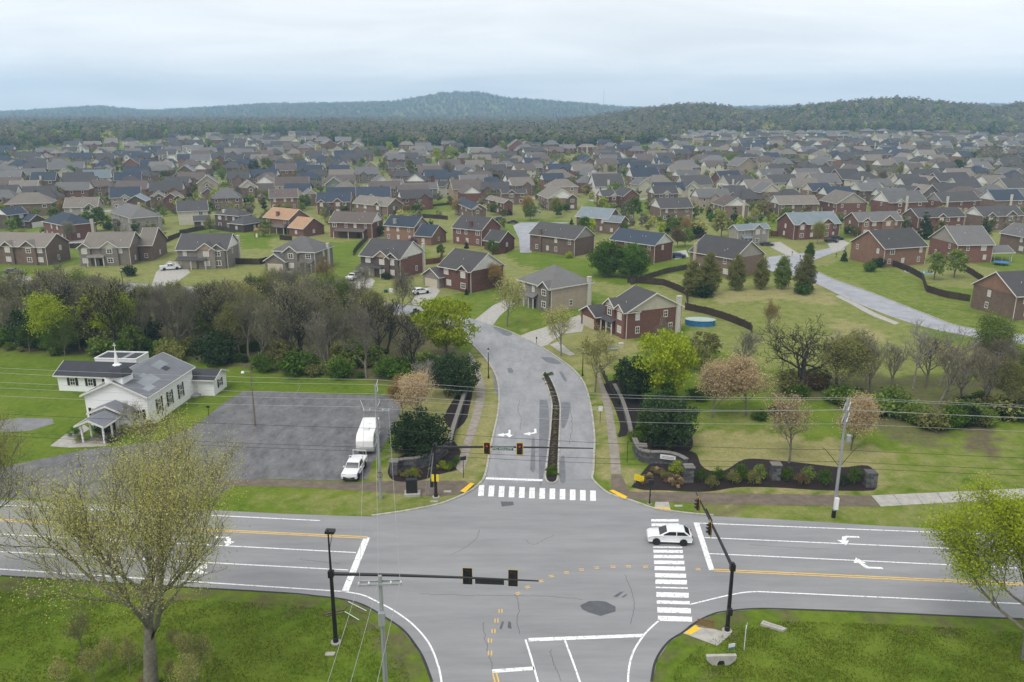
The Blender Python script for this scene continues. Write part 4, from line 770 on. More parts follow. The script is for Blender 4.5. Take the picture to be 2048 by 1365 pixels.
M = '''Y5 1005 848 880 1240 g br cs|Y5 1610 833 1470 1850 n br cs|Y5 405 863 310 540 t br ws|Y5 600 880 490 860 d rb -|Y5 1130 738 988 1455 d cs cs|Y5 630 753 490 945 d ws cs c|Y5 1640 745 1480 1945 g cs cs|Y5 100 763 0 440 d cs cs
Y5 1025 648 925 1300 g cs ws|Y5 1420 692 1310 1760 t br h|Y5 540 692 425 795 n rb - c|Y5 1960 692 1780 2200 d br rb|Y5 1055 443 978 1240 n tb ws|Y5 1340 488 1300 1560 d br h|Y5 1650 483 1590 1870 g br h|Y5 740 540 610 950 g tb -|Y5 350 488 335 620 g br h|Y5 30 503 0 325 g br h|Y5 760 443 700 960 d rb h|Y5 800 322 780 1020 n rb - c
Y5 1340 328 1262 1500 d cs ws|Y5 1580 313 1500 1740 d rb ws|Y5 1890 313 1740 2000 d tb ws|Y6 465 973 255 900 g rb ws c|Y6 1085 963 890 1530 d rb gy c|Y6 1715 948 1505 2060 n br ws c|Y6 130 833 -20 390 g br ws|Y6 720 853 510 860 d rb br|Y6 860 860 815 1040 t st -|Y6 1300 808 1085 1560 d rb cs|Y6 1860 803 1640 2100 d cs cs|Y6 100 718 60 380 d cs h c|Y6 590 738 555 860 d cs - c
Y6 890 745 870 1060 t br -|Y6 1060 723 1030 1440 d br -|Y6 330 643 240 490 d cs cs|Y6 780 628 700 1050 d br -|Y6 1350 593 1290 1450 d rb rb|Y6 1500 578 1480 1690 g tb cs c|Y6 1900 643 1700 2060 g br gy|Y6 610 468 500 790 t cs cs|Y6 30 418 0 235 d br h|Y6 260 413 240 490 d br h|Y6 830 408 752 1010 t ws ws|Y6 1060 398 1040 1240 d st -|Y6 1490 345 1340 1540 g gs cs
Y6 90 275 20 170 d rb -|Y6 200 300 180 360 d rb ws c|Y6 420 295 380 470 g rb ws|Y6 500 290 480 640 d rb - c|Y6 760 275 730 890 t ts ts|Y6 1080 300 1060 1200 g tb ws|Y6 1530 290 1500 1650 d rb h c|Y6 1000 290 960 1060 g gs -|Y6 30 205 0 110 g br -|Y6 180 195 110 260 g br ws|Y6 320 210 300 440 t cs -|Y6 520 210 480 600 g gs ws|Y6 640 215 610 720 d ob -|Y6 740 190 700 800 g tb ws|Y6 880 205 840 960 t ob -|Y6 1060 190 1010 1180 k ob ws|Y6 1220 200 1190 1310 t br -|Y6 1340 205 1310 1440 g br ws|Y6 1520 200 1440 1620 g ws ws|Y6 1830 235 1770 1920 t ob ws|Y6 1960 240 1920 2060 g br -
Y4 1520 748 1440 1790 d br ws|Y4 910 778 838 1060 d rb ws|Y4 1155 775 1130 1340 d rb -|Y4 825 663 735 1165 d ws ws c|Y4 280 673 230 620 t tb h|Y4 250 563 230 590 t br h|Y4 1330 643 1230 1490 g cs cs|Y4 1870 683 1760 2060 d cs cs|Y4 775 558 715 1090 t br ws|Y4 1265 552 1180 1580 n br ws|Y4 1800 543 1715 2060 g br ws|Y4 1530 398 1475 1720 n tb ws c|Y4 970 383 950 1190 g st -|Y4 700 373 690 825 n br -|Y4 310 403 275 400 n br ws|Y4 1760 443 1740 2060 g br h|Y4 10 443 -20 200 g br -
Y4 140 223 125 325 k cs -|Y4 420 213 400 590 g rb -|Y4 640 203 620 830 t rb h c|Y4 1000 203 905 1110 g br -|Y4 1150 195 1140 1350 d tb -|Y4 1500 203 1450 1640 g tb -|Y4 1690 218 1640 1830 d tb ws c|Y4 1980 120 1955 2090 t ts -|Y4 -40 180 -80 75 t rb -|Y4 80 170 70 180 d br -|Y4 1560 60 1520 1650 d br -|Y4 1690 70 1670 1810 k rb ws|Y4 1830 90 1810 1960 t br -
Y3 625 693 600 1020 g gs -|Y3 1210 693 1190 1580 k ts -|Y3 80 788 60 470 n ws -|Y3 290 623 260 475 g gs ws|Y3 500 625 478 620 g ws -|Y3 1040 660 1020 1180 d cs ws|Y3 1780 743 1755 2060 d br -|Y3 1300 593 1270 1610 g ws ws|Y3 1850 583 1830 2080 g gs -|Y3 1750 428 1700 1950 g br h c|Y3 870 453 850 1040 t rb -|Y3 770 383 740 870 t gs -|Y3 150 453 120 335 d tb -|Y3 460 443 445 640 d br -|Y3 720 300 600 890 g br ws|Y3 1390 248 1375 1575 b ws -|Y3 1690 243 1640 1815 k rb h|Y3 1860 193 1840 2060 t rb -|Y3 1950 243 1920 2040 g rb -|Y3 20 165 -40 125 g br ws|Y3 20 240 -40 160 t br -
Y2 1520 873 1390 1650 g br cs|Y2 260 743 105 500 b tb -|Y2 310 860 270 460 n br -|Y2 750 798 600 960 t br cs|Y2 1170 773 1145 1560 k cs -|Y2 1760 753 1720 1960 g gs -|Y2 1970 790 1950 2100 g db cs|Y2 1190 593 1170 1415 k ob -|Y2 1510 583 1495 1740 d cs -|Y2 1520 430 1500 1715 d ws -|Y2 1850 373 1820 1990 g cs cs|Y2 1880 573 1855 2070 g cs -|Y2 20 603 -20 210 b br -|Y2 1630 245 1605 1825 g br h|Y2 1200 245 1175 1430 t cs h|Y2 1110 303 980 1340 d cs ws|Y2 630 268 620 830 d ws - c|Y2 510 333 490 575 d ws -|Y2 580 373 560 960 d br -|Y2 90 353 0 325 g ws ws c|Y2 180 473 165 405 g ws -|Y2 580 473 560 790 d st -|Y2 340 400 320 450 d rb -|Y2 0 430 -30 165 g cs -|Y2 1880 245 1840 2060 g br ws|Y2 1090 380 1040 1260 g br ws|Y2 1190 460 1150 1360 g st cs|Y2 2010 400 1995 2100 k rb -
Y1 100 703 0 420 t br cs|Y1 355 593 340 640 n br - c|Y1 60 873 -30 600 t br h|Y1 1290 793 1090 1640 n tb cs|Y1 1760 783 1620 1890 t br cs|Y1 1920 800 1860 2080 t rb -|Y1 1340 593 1325 1650 n rb - c|Y1 980 563 960 1290 b ws ws|Y1 560 458 540 970 g br ws|Y1 670 505 650 830 g cs -|Y1 50 408 40 190 t rb h|Y1 200 388 185 330 g rb -|Y1 345 363 335 455 g cs h|Y1 460 323 445 580 t br h|Y1 590 273 575 690 t rb h|Y1 700 273 690 800 t br h|Y1 790 230 780 880 g br ws|Y1 890 225 870 995 g ws ws|Y1 1075 275 1060 1215 d rb cs c|Y1 1235 323 1220 1395 d br ws|Y1 1065 393 1055 1190 d rb ws|Y1 1415 313 1400 1640 d ws - c|Y1 1445 395 1430 1620 d rb -|Y1 1640 300 1635 1800 d rb ws|Y1 1640 433 1620 1855 n br ws|Y1 1840 290 1820 2050 d ws ws c|Y1 1880 400 1850 2030 n ws ws|Y1 -20 570 -60 70 g br -|Y1 2000 560 1960 2150 n br -|Y1 1190 455 1170 1290 g tb -'''
for rec in M.replace('\n', '|').split('|'):
    q = rec.split(); reg = q[0]; a = [float(k) for k in q[1:5]]; gb = q[7]
    vpx = zp(reg, 0, a[1])[1]; r = random.Random(rec)
    bm = ()
    if r.random() < .55 and gb != 'h' and vpx > 300:
        bm = (('r', r.uniform(1, 5), r.uniform(2.8, 4.2), gb if gb in WALL and r.random() < .6 else None),)
    house(reg, a[0], a[1], a[2], a[3], q[5], q[6], gb if gb in WALL else None, th=r.uniform(3, 16) + (6 if vpx > 330 else 0), hip=(gb == 'h'), bumps=bm, pitch=.74,
          chimney=('r', r.uniform(2, 9), 'w') if 'c' in q[8:] else None, wins=vpx > 262, seed=hash(rec) % 1000 if False else int(a[0] + a[1]))
# farthest rows, right of the central wood: small on the photo, still one house each
fr = random.Random(11)
def far_row(u0, u1, v0, v1, n):
    for i in range(n):
        f_ = (i + fr.uniform(.25, .75)) / n; u = u0 + (u1 - u0) * f_; v = v0 + (v1 - v0) * f_ + fr.uniform(-1.6, 1.6)
        w = 15 + fr.uniform(0, 8)
        house('P', u, v, u - w * .35, u + w, fr.choice('ggtdkdg'), fr.choice(['br', 'rb', 'tb', 'ob', 'br', 'cs', 'db']), fr.choice(['ws', 'ws', 'cs', None]), th=fr.uniform(2, 24), hip=fr.random() < .25, wins=False, chimney=('r', 5, 'w') if fr.random() < .3 else None, seed=i)
far_row(1330, 1700, 266, 265, 15); far_row(1340, 1700, 273, 272, 13); far_row(1390, 1690, 281, 280, 9); far_row(1700, 2060, 262, 268, 9); far_row(1780, 2050, 283, 296, 7)
far_row(560, 710, 278, 276, 6); far_row(400, 560, 280, 276, 5); far_row(600, 720, 290, 288, 4); far_row(370, 500, 262, 262, 4)
for (u, v) in ((365, 257), (420, 255), (445, 257), (480, 262), (510, 258), (620, 251), (180, 262)):
    house('P', u, v, u - 6, u + 14, 'g', 'ws', 'ws', th=10, wins=False)
# rows and labels
EDG = [0, 190, 232, 272, 318, 372, 440, 530, 650, 820, 1100, 9000]
RN = ['first', 'second', 'third', 'fourth', 'fifth', 'sixth', 'seventh', 'eighth', 'ninth', 'tenth', 'last']
for k in range(len(EDG) - 1):
    row = sorted([d for d in HOUSES if EDG[k] <= d['y'] < EDG[k + 1]], key=lambda d: d['x'] / d['y'])
    for i, d in enumerate(row):
        lab = d['label'] or f"{d['wall']} house, {d['roof']} {'hip ' if d['hip'] else ''}roof, {ORD(i + 1)} from left in {RN[k]} house row"
        tag(d['o'], lab, 'house', 'houses of the subdivision')
# ================================================================ WHITE CHURCH
cw = mat('church_siding', (0.80, 0.80, 0.79), (0.74, 0.74, 0.735), scale=1.2, rough=0.6, stretch=(1, 1, 8))
crf = shingle('church_shingle', (0.155, 0.16, 0.178)); crd = shingle('dark_church_shingle', (0.05, 0.052, 0.06)); crp = shingle('patched_shingle', (0.23, 0.25, 0.265))
shut = mat('dark_shutter', (0.022, 0.028, 0.028), (0.015, 0.02, 0.02), scale=6, rough=0.6)
def shuttered(o, face, t, z, w, h, dims):
    x0, y0 = dims[0], dims[2]
    loc, rz = ((x0 + t, y0 - .01, z), 0.0) if face == 'r' else ((x0 - .01, y0 + t, z), R(-90))
    wn = ob('window', WIN, o, loc, rz, (w, 1, h)); ob('pane', PANE, wn)
    for s in (-1, 1):
        MB().box(-.2, -.07, 0, .2, -.005, h).build('shutter', shut, o, ((loc[0] + s * (w / 2 + .24), loc[1], z) if face == 'r' else (loc[0], loc[1] + s * (w / 2 + .24), z)), rz)
ch = empty('church', (-52.6, 107.9, 0), R(85), 'white clapboard church with grey patched roof and steeple', 'church')
vol(ch, 0, 13.7, 0, 9.4, 4.7, 'x', cw, crf, cw, .45, tr=trim)
for i, (x0_, x1_, s0, s1) in enumerate(((2.2, 6.2, 1.0, 2.6), (1.2, 3.4, .3, 1.2), (8.5, 11.5, 2.4, 3.8), (9.0, 10.4, 1.6, 2.5), (4.0, 5.6, 2.5, 3.3))):
    zf = lambda s: 4.7 + s * .45 + .16 + .02 + i * .003
    ob('roof_patch', mesh('roof_patch', [(x0_, s0, zf(s0)), (x1_, s0, zf(s0)), (x1_, s1, zf(s1)), (x0_, s1, zf(s1))], [(0, 1, 2, 3)], crp if i != 3 else crd), ch)
for t_ in (3.1, 6.2, 9.6): shuttered(ch, 'r', t_, 1.1, .95, 2.3, (0, 0, 0, 0))
shuttered(ch, 'l', 1.3, 1.2, .8, 1.5, (0, 0, 0, 0)); shuttered(ch, 'l', 8.2, 1.2, .8, 1.5, (0, 0, 0, 0))
vol(ch, -2.3, .05, 2.3, 7.2, 2.9, 'x', cw, crf, cw, .42, tr=trim)                       # vestibule
vol(ch, -6.4, -2.0, 3.0, 6.5, 2.65, 'x', cw, crf, cw, .42, tr=trim, walls=False)        # entrance canopy
for q in ((-6.2, 3.2), (-6.2, 6.3), (-4.2, 3.2), (-4.2, 6.3), (-2.5, 3.2)): MB().box(q[0] - .1, q[1] - .1, 0, q[0] + .1, q[1] + .1, 2.6).build('post', cw, ch)
MB().box(-.9, -.06, 0, .9, 0, 2.2).build('door', darkin, ch, (-2.33, 4.7, 0), R(-90))
MB().box(-1.35, -1.35, 5.2, 1.35, 1.35, 7.5).build('steeple_base', cw, ch, (1.5, 4.7, 0))
MB().lathe([(1.95, 7.45), (1.95, 7.6), (1.25, 8.5), (.55, 8.85)], 8, (1.5, 4.7, 0)).build('steeple_roof', crd, ch)
MB().lathe([(.62, 8.8), (.62, 8.95), (.34, 9.1), (.03, 11.4)], 6, (1.5, 4.7, 0)).build('spire', cw, ch)
MB().box(-.03, -.03, 11.3, .03, .03, 12.2).box(-.03, -.26, 11.8, .03, .26, 11.87).build('cross', cw, ch, (1.5, 4.7, 0))
ca_ = empty('church_annex', (-74.4, 123.6, 0), R(-6), 'low white annex with dark roof left of the church', 'building')
vol(ca_, 0, 14.5, 0, 5.6, 2.8, 'x', cw, crd, cw, .5, tr=trim)
for t_ in (2.6, 5.7, 8.7): shuttered(ca_, 'r', t_, 1.0, .95, 1.35, (0, 0, 0, 0))
cs_ = empty('church_shed', (-72.0, 131.2, 0), R(-4), 'small white shed with flat dark roof behind the church', 'shed')
MB().box(0, 0, 0, 7.4, 4.2, 3.1).build('wall', cw, cs_)
MB().box(.2, .2, 3.05, 7.2, 4.0, 3.13).build('roof', crd, cs_)
pr = MB(); pr.box(-.05, -.05, 3.1, 7.45, .15, 3.3).box(-.05, 4.05, 3.1, 7.45, 4.25, 3.3).box(-.05, .15, 3.1, .15, 4.05, 3.3).box(7.25, .15, 3.1, 7.45, 4.05, 3.3).build('parapet', cw, cs_)
MB().box(4.4, .3, 3.13, 5.2, 3.9, 3.16).build('roof_patch', crp, cs_)
cr_ = empty('church_lean_to', (-48.0, 121.2, 0), R(85), 'small white back room with dark roof right of the church', 'building')
vol(cr_, 0, 4.6, 0, 4.6, 2.75, 'y', cw, crd, cw, .38, tr=trim)
shuttered(cr_, 'r', 2.2, .9, .9, 1.3, (0, 0, 0, 0))
MB().box(-.45, -.05, 0, .45, 0, 2.05).build('door', trim, cr_, (-.03, 3.2, 0), R(-90))
MB().box(-1.2, 2.3, 0, -.05, 4.2, .35).build('step', conc, cr_)
tag(sheet('entrance_walk', px((100, 893), (130, 870), (168, 850), (180, 858), (150, 878), (215, 884), (212, 893), (140, 896)), 0.02, conc), kind='structure')
tag(sheet('porch_slab', [(-59.2, 102.0), (-55.6, 101.4), (-55.0, 106.8), (-58.8, 107.2)], 0.03, concold), kind='structure')
# ================================================================ TREES
bark = mat('grey_bark', (0.21, 0.192, 0.150), (0.125, 0.114, 0.088), scale=3, rough=0.95, rnd=0.2)
barkd = mat('dark_bark', (0.05, 0.043, 0.037), (0.03, 0.026, 0.023), scale=3, rough=0.95, rnd=0.2)
barkw = mat('pale_bark', (0.36, 0.34, 0.30), (0.22, 0.20, 0.175), scale=2.5, rough=0.9)
LEAF = {'lime': leafmat('lime_leaves', (0.21, 0.28, 0.014), (0.38, 0.44, 0.035)), 'green': leafmat('green_leaves', (0.045, 0.098, 0.012), (0.115, 0.19, 0.030)),
        'mid': leafmat('mid_green_leaves', (0.105, 0.155, 0.028), (0.20, 0.26, 0.060)),
        'dark': leafmat('dark_leaves', (0.018, 0.038, 0.015), (0.055, 0.084, 0.034), .15), 'olive': leafmat('olive_leaves', (0.145, 0.15, 0.042), (0.25, 0.25, 0.088)),
        'tan': leafmat('tan_buds', (0.38, 0.275, 0.15), (0.56, 0.44, 0.27)), 'orange': leafmat('orange_buds', (0.24, 0.155, 0.048), (0.38, 0.27, 0.10)),
        'grey': leafmat('grey_twigs', (0.165, 0.152, 0.108), (0.27, 0.25, 0.18)), 'yellow': leafmat('yellow_green_buds', (0.20, 0.205, 0.040), (0.33, 0.32, 0.080)),
        'purple': leafmat('redbud_flowers', (0.13, 0.055, 0.10), (0.24, 0.12, 0.19)), 'bud': leafmat('green_tan_buds', (0.27, 0.28, 0.06), (0.46, 0.43, 0.15)),
        'rust': leafmat('rusty_buds', (0.14, 0.095, 0.05), (0.24, 0.18, 0.10))}
def quads(C, size, r, flat=0.0):
    """random leaf quads round centres C (n,3)"""
    n = len(C); a = r.normal(size=(n, 3)); a /= np.linalg.norm(a, axis=1)[:, None] + 1e-9
    b_ = r.normal(size=(n, 3)); b_ -= a * (a * b_).sum(1)[:, None]; b_ /= np.linalg.norm(b_, axis=1)[:, None] + 1e-9
    s = (size * r.uniform(.6, 1.35, n))[:, None]; a = a * s; b_ = b_ * s * r.uniform(.45, .9, n)[:, None]
    V = np.stack([C - a - b_ * .3, C + b_ - a * .1, C + a + b_ * .2, C - b_ + a * .15], 1).reshape(-1, 3)
    return V, np.arange(n * 4).reshape(n, 4)
class Wood:
    def __init__(s): s.V = []; s.Q = []; s.n = 0
    def tube(s, P, rad, k):
        P = np.array(P); m = len(P); t = np.gradient(P, axis=0); t /= np.linalg.norm(t, axis=1)[:, None] + 1e-9
        up = np.where(np.abs(t[:, 2:3]) > .9, np.array([[1., 0, 0]]), np.array([[0, 0, 1.]])); a = np.cross(t, up); a /= np.linalg.norm(a, axis=1)[:, None] + 1e-9; b_ = np.cross(t, a)
        w = np.arange(k) * 2 * math.pi / k
        V = P[:, None, :] + (a[:, None, :] * np.cos(w)[None, :, None] + b_[:, None, :] * np.sin(w)[None, :, None]) * np.array(rad)[:, None, None]
        I = np.arange(m * k).reshape(m, k) + s.n; J = np.roll(I, -1, 1)
        s.V.append(V.reshape(-1, 3)); s.Q.append(np.stack([I[:-1], J[:-1], J[1:], I[1:]], -1).reshape(-1, 4)); s.n += m * k
    def arr(s): return (np.concatenate(s.V), np.concatenate(s.Q)) if s.V else (np.zeros((0, 3)), np.zeros((0, 4), int))
def grow(seed, H, trunk, r0, levels=4, nch=(7, 6, 5, 4), ang=(45, 42, 40, 45), ratio=(.72, .6, .55, .5), trop=.25, wob=.18, sides=(7, 5, 3, 3, 3), first=.3, minr=.012, start=(0, 0, 0), lean=(0, 0), rk=.62):
    r = np.random.default_rng(seed); big, fine = Wood(), Wood(); tips = []
    def rec(p, d, Ln, rad, lvl):
        ns = (7, 5, 4, 3, 3)[min(lvl, 4)]; P = [p]; D = [d]
        for i in range(ns):
            d = d + r.normal(0, wob * (.5 if lvl == 0 else 1), 3) + np.array([0, 0, trop * (.3 if lvl == 0 else 1) / ns * 2]); d = d / np.linalg.norm(d); p = p + d * Ln / ns; P.append(p); D.append(d)
        end = .35 if lvl < levels else .3
        rr = np.maximum(np.linspace(rad, rad * end, ns + 1), minr)
        (big if lvl < 2 else fine).tube(P, rr, sides[min(lvl, 4)])
        if lvl >= levels:
            tips.append(P[-1]); tips.append(P[-2]); return
        n = nch[min(lvl, len(nch) - 1)]; ph = r.uniform(0, 6.3)
        for k in range(n):
            lo = first if lvl == 0 else .25
            tt = lo + (1 - lo) * (k + r.uniform(.2, .9)) / n; x = tt * ns; i = min(int(x), ns - 1); q = P[i] + (P[i + 1] - P[i]) * (x - i); dd = D[min(i + 1, ns)]
            a = R(ang[min(lvl, len(ang) - 1)] * r.uniform(.7, 1.3)); ph += 2.4 + r.uniform(-.5, .5)
            s1 = np.cross(dd, [0, 0, 1.0]); s1 = s1 / np.linalg.norm(s1) if np.linalg.norm(s1) > .05 else np.array([1., 0, 0]); s2 = np.cross(dd, s1)
            nd = dd * math.cos(a) + (s1 * math.cos(ph) + s2 * math.sin(ph)) * math.sin(a)
            rec(q, nd, Ln * ratio[min(lvl, len(ratio) - 1)] * (1.12 - .55 * tt if lvl == 0 else r.uniform(.75, 1.1)), np.interp(x, range(ns + 1), rr) * rk, lvl + 1)
    rec(np.array(start, float), np.array([lean[0], lean[1], 1.0]), H * trunk, r0, 0)
    bv, bq = big.arr(); fv, fq = fine.arr(); T = np.array(tips)
    k = H / max(T[:, 2].max(), .1)                               # scale to the surveyed height
    return bv * k, bq, fv * k, fq, T * k, r
def tree_meshes(nm, seed, H, nleaf, lsize, spread=.5, leaf='green', bk=None, **kw):
    bv, bq, fv, fq, T, r = grow(seed, H, **kw)
    tm = npmesh(nm + '_trunk', bv, bq, bk or bark, smooth=True)
    V, Q, I = fv, fq, np.zeros(len(fq), int)
    if nleaf:
        C = T[r.integers(0, len(T), nleaf)] + r.normal(0, spread, (nleaf, 3)); lv, lq = quads(C, lsize, r)
        V = np.concatenate([V, lv]); Q = np.concatenate([Q, lq + len(fv)]); I = np.r_[I, np.ones(len(lq), int)]
    return tm, npmesh(nm + '_crown', V, Q, [bk or bark, LEAF[leaf]], I)
def blob_meshes(nm, seed, H, rx, z0, nclump, per, lsize, leaf, shape='round', crad=.9, bk=None, hollow=.5):
    """dense crown: leaf clumps through a volume, over a forked trunk"""
    r = np.random.default_rng(seed); cs_l = []
    while len(cs_l) < nclump:
        p = r.uniform(-1, 1, 3); d = np.linalg.norm(p)
        if shape == 'round' and (d > 1 or d < hollow * r.random()): continue
        if shape == 'cone':
            hgt_ = (p[2] + 1) / 2
            if math.hypot(p[0], p[1]) > (1 - hgt_) * .95 + .06: continue
        if shape == 'column':
            hgt_ = (p[2] + 1) / 2; w_ = math.sin(math.pi * min(max(hgt_ * .82 + .16, 0), 1)) ** .6 * (1.02 - .18 * hgt_)
            if math.hypot(p[0], p[1]) > w_: continue
        cs_l.append(p)
    C = np.array(cs_l); zc = (z0 + H) / 2; hz_ = (H - z0) / 2 - crad * .3
    C = C * np.array([rx - crad * .35, rx - crad * .35, hz_]) + np.array([0, 0, zc]); C[:, :2] += r.normal(0, .12 * rx, (len(C), 2)) * (0.6 if shape == 'round' else .2)
    L_ = np.repeat(C, per, 0); dirs = r.normal(size=L_.shape); dirs /= np.linalg.norm(dirs, axis=1)[:, None]
    L_ = L_ + dirs * (crad * r.random(len(L_)) ** .45)[:, None] * np.array([1, 1, .75]); lv, lq = quads(L_, lsize, r)
    w = Wood(); w.tube([(0, 0, 0), (.05, 0, H * .2), (0, .05, H * .45), (0, 0, H * .7)], [H * .025, H * .02, H * .014, H * .006], 6)
    for k in range(6):
        a = r.uniform(0, 6.3); e = r.uniform(.4, .8); w.tube([(0, 0, H * r.uniform(.15, .35)), (rx * .4 * math.cos(a), rx * .4 * math.sin(a), H * .5), (rx * .7 * math.cos(a), rx * .7 * math.sin(a), H * e)], [H * .012, H * .008, H * .003], 4)
    bv, bq = w.arr()
    return npmesh(nm + '_trunk', bv, bq, bk or bark, smooth=True), npmesh(nm + '_crown', lv, lq, [LEAF[leaf]])
LIB = {}
# vase-shaped near trees with fresh buds
LIB['bignear'] = tree_meshes('budding_tree', 21, 23, 80000, .050, .6, 'bud', bark, trunk=.34, r0=.50, levels=4, nch=(9, 8, 6, 5), ang=(46, 28, 30, 40), ratio=(1.35, .52, .52, .5), trop=.30, wob=.10, first=.42, minr=.016, rk=.55, sides=(9, 7, 4, 3, 3))
LIB['limenear'] = tree_meshes('lime_budding_tree', 35, 15, 64000, .080, .45, 'lime', bark, trunk=.42, r0=.26, levels=4, nch=(9, 7, 6, 4), ang=(46, 34, 38, 42), ratio=(.95, .55, .52, .5), trop=.22, wob=.12, first=.2, minr=.012, rk=.55)
for i, sd in enumerate((3, 8, 14, 19)):
    LIB['bare%d' % i] = tree_meshes('bare_tree', sd, 12, 1300, .085, .4, 'grey', bark, trunk=.68, r0=.24, levels=4, nch=(9, 6, 5, 3), ang=(38, 36, 38, 42), ratio=(.58, .55, .55, .55), trop=.34, wob=.15, first=.2, minr=.022, rk=.7)
for i, sd in enumerate((5, 27)):
    LIB['street%d' % i] = tree_meshes('street_tree', sd, 10, 3200, .10, .30, 'bud', bark, trunk=.8, r0=.17, levels=4, nch=(14, 6, 4, 3), ang=(52, 40, 38, 40), ratio=(.46, .55, .55, .5), trop=.22, wob=.10, first=.26, minr=.015)
for i, sd in enumerate((4, 31)):
    LIB['bud%d' % i] = tree_meshes('blossom_tree', sd, 8.5, 12000, .085, .45, 'tan', bark, trunk=.74, r0=.15, levels=4, nch=(12, 6, 5, 3), ang=(44, 40, 40, 40), ratio=(.50, .58, .55, .5), trop=.26, wob=.14, first=.2, minr=.014)
LIB['oldbare'] = tree_meshes('old_bare_tree', 77, 13, 0, .1, .3, 'grey', barkd, trunk=.45, r0=.42, levels=4, nch=(8, 6, 5, 4), ang=(58, 48, 45, 45), ratio=(.95, .62, .58, .55), trop=.12, wob=.26, first=.28, minr=.022)
LIB['pale'] = tree_meshes('sycamore', 12, 12, 0, .1, .3, 'grey', barkw, trunk=.7, r0=.20, levels=3, nch=(8, 6, 5, 3), ang=(48, 44, 42, 42), ratio=(.55, .58, .55, .5), trop=.2, wob=.16, first=.35, minr=.026)
LIB['leafy0'] = blob_meshes('leafy_tree', 1, 12, 6, 2.0, 150, 62, .20, 'lime', crad=1.25)
LIB['leafy1'] = blob_meshes('leafy_tree', 2, 10, 5.2, .1, 170, 66, .20, 'green', crad=1.25)
LIB['leafy2'] = blob_meshes('leafy_tree', 6, 10, 4.4, 1.6, 46, 40, .30, 'mid', crad=1.3)
LIB['leafy3'] = blob_meshes('leafy_tree', 9, 10, 3.8, 1.2, 40, 40, .30, 'mid', crad=1.2)
LIB['dark0'] = blob_meshes('evergreen_tree', 3, 7.5, 4, .1, 110, 70, .15, 'dark', crad=.95, bk=barkd)
LIB['cone0'] = blob_meshes('conifer', 4, 9, 2.8, .2, 90, 46, .18, 'dark', 'cone', crad=.6, bk=barkd)
LIB['pear0'] = blob_meshes('columnar_tree', 5, 10, 2.9, .5, 150, 100, .13, 'mid', 'column', crad=.85)
LIB['shrub0'] = blob_meshes('shrub', 7, 1.6, .95, .0, 24, 44, .075, 'green', crad=.42, hollow=.2)
LIB['shrub1'] = blob_meshes('shrub', 8, 2.6, 1.9, .0, 34, 46, .15, 'mid', crad=.75, hollow=.2)
BASEH = dict(bignear=23, limenear=15, oldbare=13, pale=12, leafy0=12, leafy1=10, leafy2=10, leafy3=10, dark0=7.5, cone0=9, pear0=10, shrub0=1.6, shrub1=2.6)
for k in LIB:
    BASEH.setdefault(k, 12 if k.startswith('bare') else (10 if k.startswith('street') else 8.5))
TREES = []
def tree(kind, x, y, H, leaf=None, wd=1.0, label=None, name=None, group=None, bk=None, cat='tree', rz=None, tilt=None):
    k = H / BASEH[kind]; z = float(hgt(x, y)); tm, cm = LIB[kind]
    o = empty(name or ('shrub' if kind.startswith('shrub') else 'tree'), (x, y, z), rng.uniform(0, 6.28) if rz is None else rz, label, cat, group)
    if tilt: o.rotation_euler[0], o.rotation_euler[1] = tilt
    s = (k * wd, k * wd, k)
    a = ob('trunk', tm, o, scale=s); c = ob('crown', cm, o, scale=s)
    if leaf:
        i = len(c.material_slots) - 1; c.material_slots[i].link = 'OBJECT'; c.material_slots[i].material = LEAF[leaf]
        if leaf in ('grey', 'rust') and i == 0: pass
    if bk:
        a.material_slots[0].link = 'OBJECT'; a.material_slots[0].material = bk
        if len(c.material_slots) > 1: c.material_slots[0].link = 'OBJECT'; c.material_slots[0].material = bk
    TREES.append((o, x, y)); return o
def ptree(kind, u, v, H, leaf=None, wd=1.0, **kw): return tree(kind, *W(u, v), H, leaf, wd, **kw)
# --- individually surveyed trees
ptree('bignear', 305, 1392, 23.0, label='large budding tree with fanning limbs at the front left', name='budding_tree', rz=.4)
ptree('bignear', -55, 1225, 20.0, label='budding tree cut off by the left edge of the photo', name='budding_tree', rz=2.2)
ptree('limenear', 2050, 1318, 15.5, label='lime green budding tree at the right edge in front', name='budding_tree', rz=1.0)
ptree('leafy0', 893, 716, 12.3, 'lime', .98, label='big lime green tree at the bend of the entry road', name='leafy_tree')
ptree('leafy0', 1326, 802, 12.0, 'lime', .86, label='yellow-green leafy tree right of the entry road', name='leafy_tree', rz=2.0)
ptree('dark0', 1268, 798, 7.2, 'dark', .95, label='dark evergreen at the left foot of the yellow-green tree', name='evergreen_tree')
ptree('dark0', 1334, 893, 7.8, 'dark', 1.02, label='large dark evergreen beside the right entrance wall', name='evergreen_tree')
ptree('cone0', 1302, 868, 7.5, 'green', 1.1, label='green weeping conifer between two dark evergreens', name='conifer')
ptree('cone0', 1335, 818, 6.0, 'green', 1.2, label='bright green conifer in front of the yellow-green tree', name='conifer')
ptree('dark0', 846, 915, 6.8, 'dark', 1.1, label='dark evergreen beside the left entrance wall', name='evergreen_tree')
ptree('dark0', 812, 905, 4.6, 'dark', 1.0, label='smaller dark evergreen at the left end of the entrance wall', name='evergreen_tree')
ptree('dark0', 916, 792, 7.4, 'dark', 1.0, label='dark evergreen behind the left sidewalk', name='evergreen_tree')
ptree('dark0', 880, 770, 5.5, 'dark', 1.1, label='low dark evergreen under the lime green tree', name='evergreen_tree')
ptree('bud0', 836, 850, 8.0, 'tan', .95, label='pinkish tan blossom tree beside the parking lot', name='blossom_tree')
ptree('bud1', 806, 836, 6.2, 'orange', 1.0, label='orange-tan budding tree at the parking lot edge', name='blossom_tree')
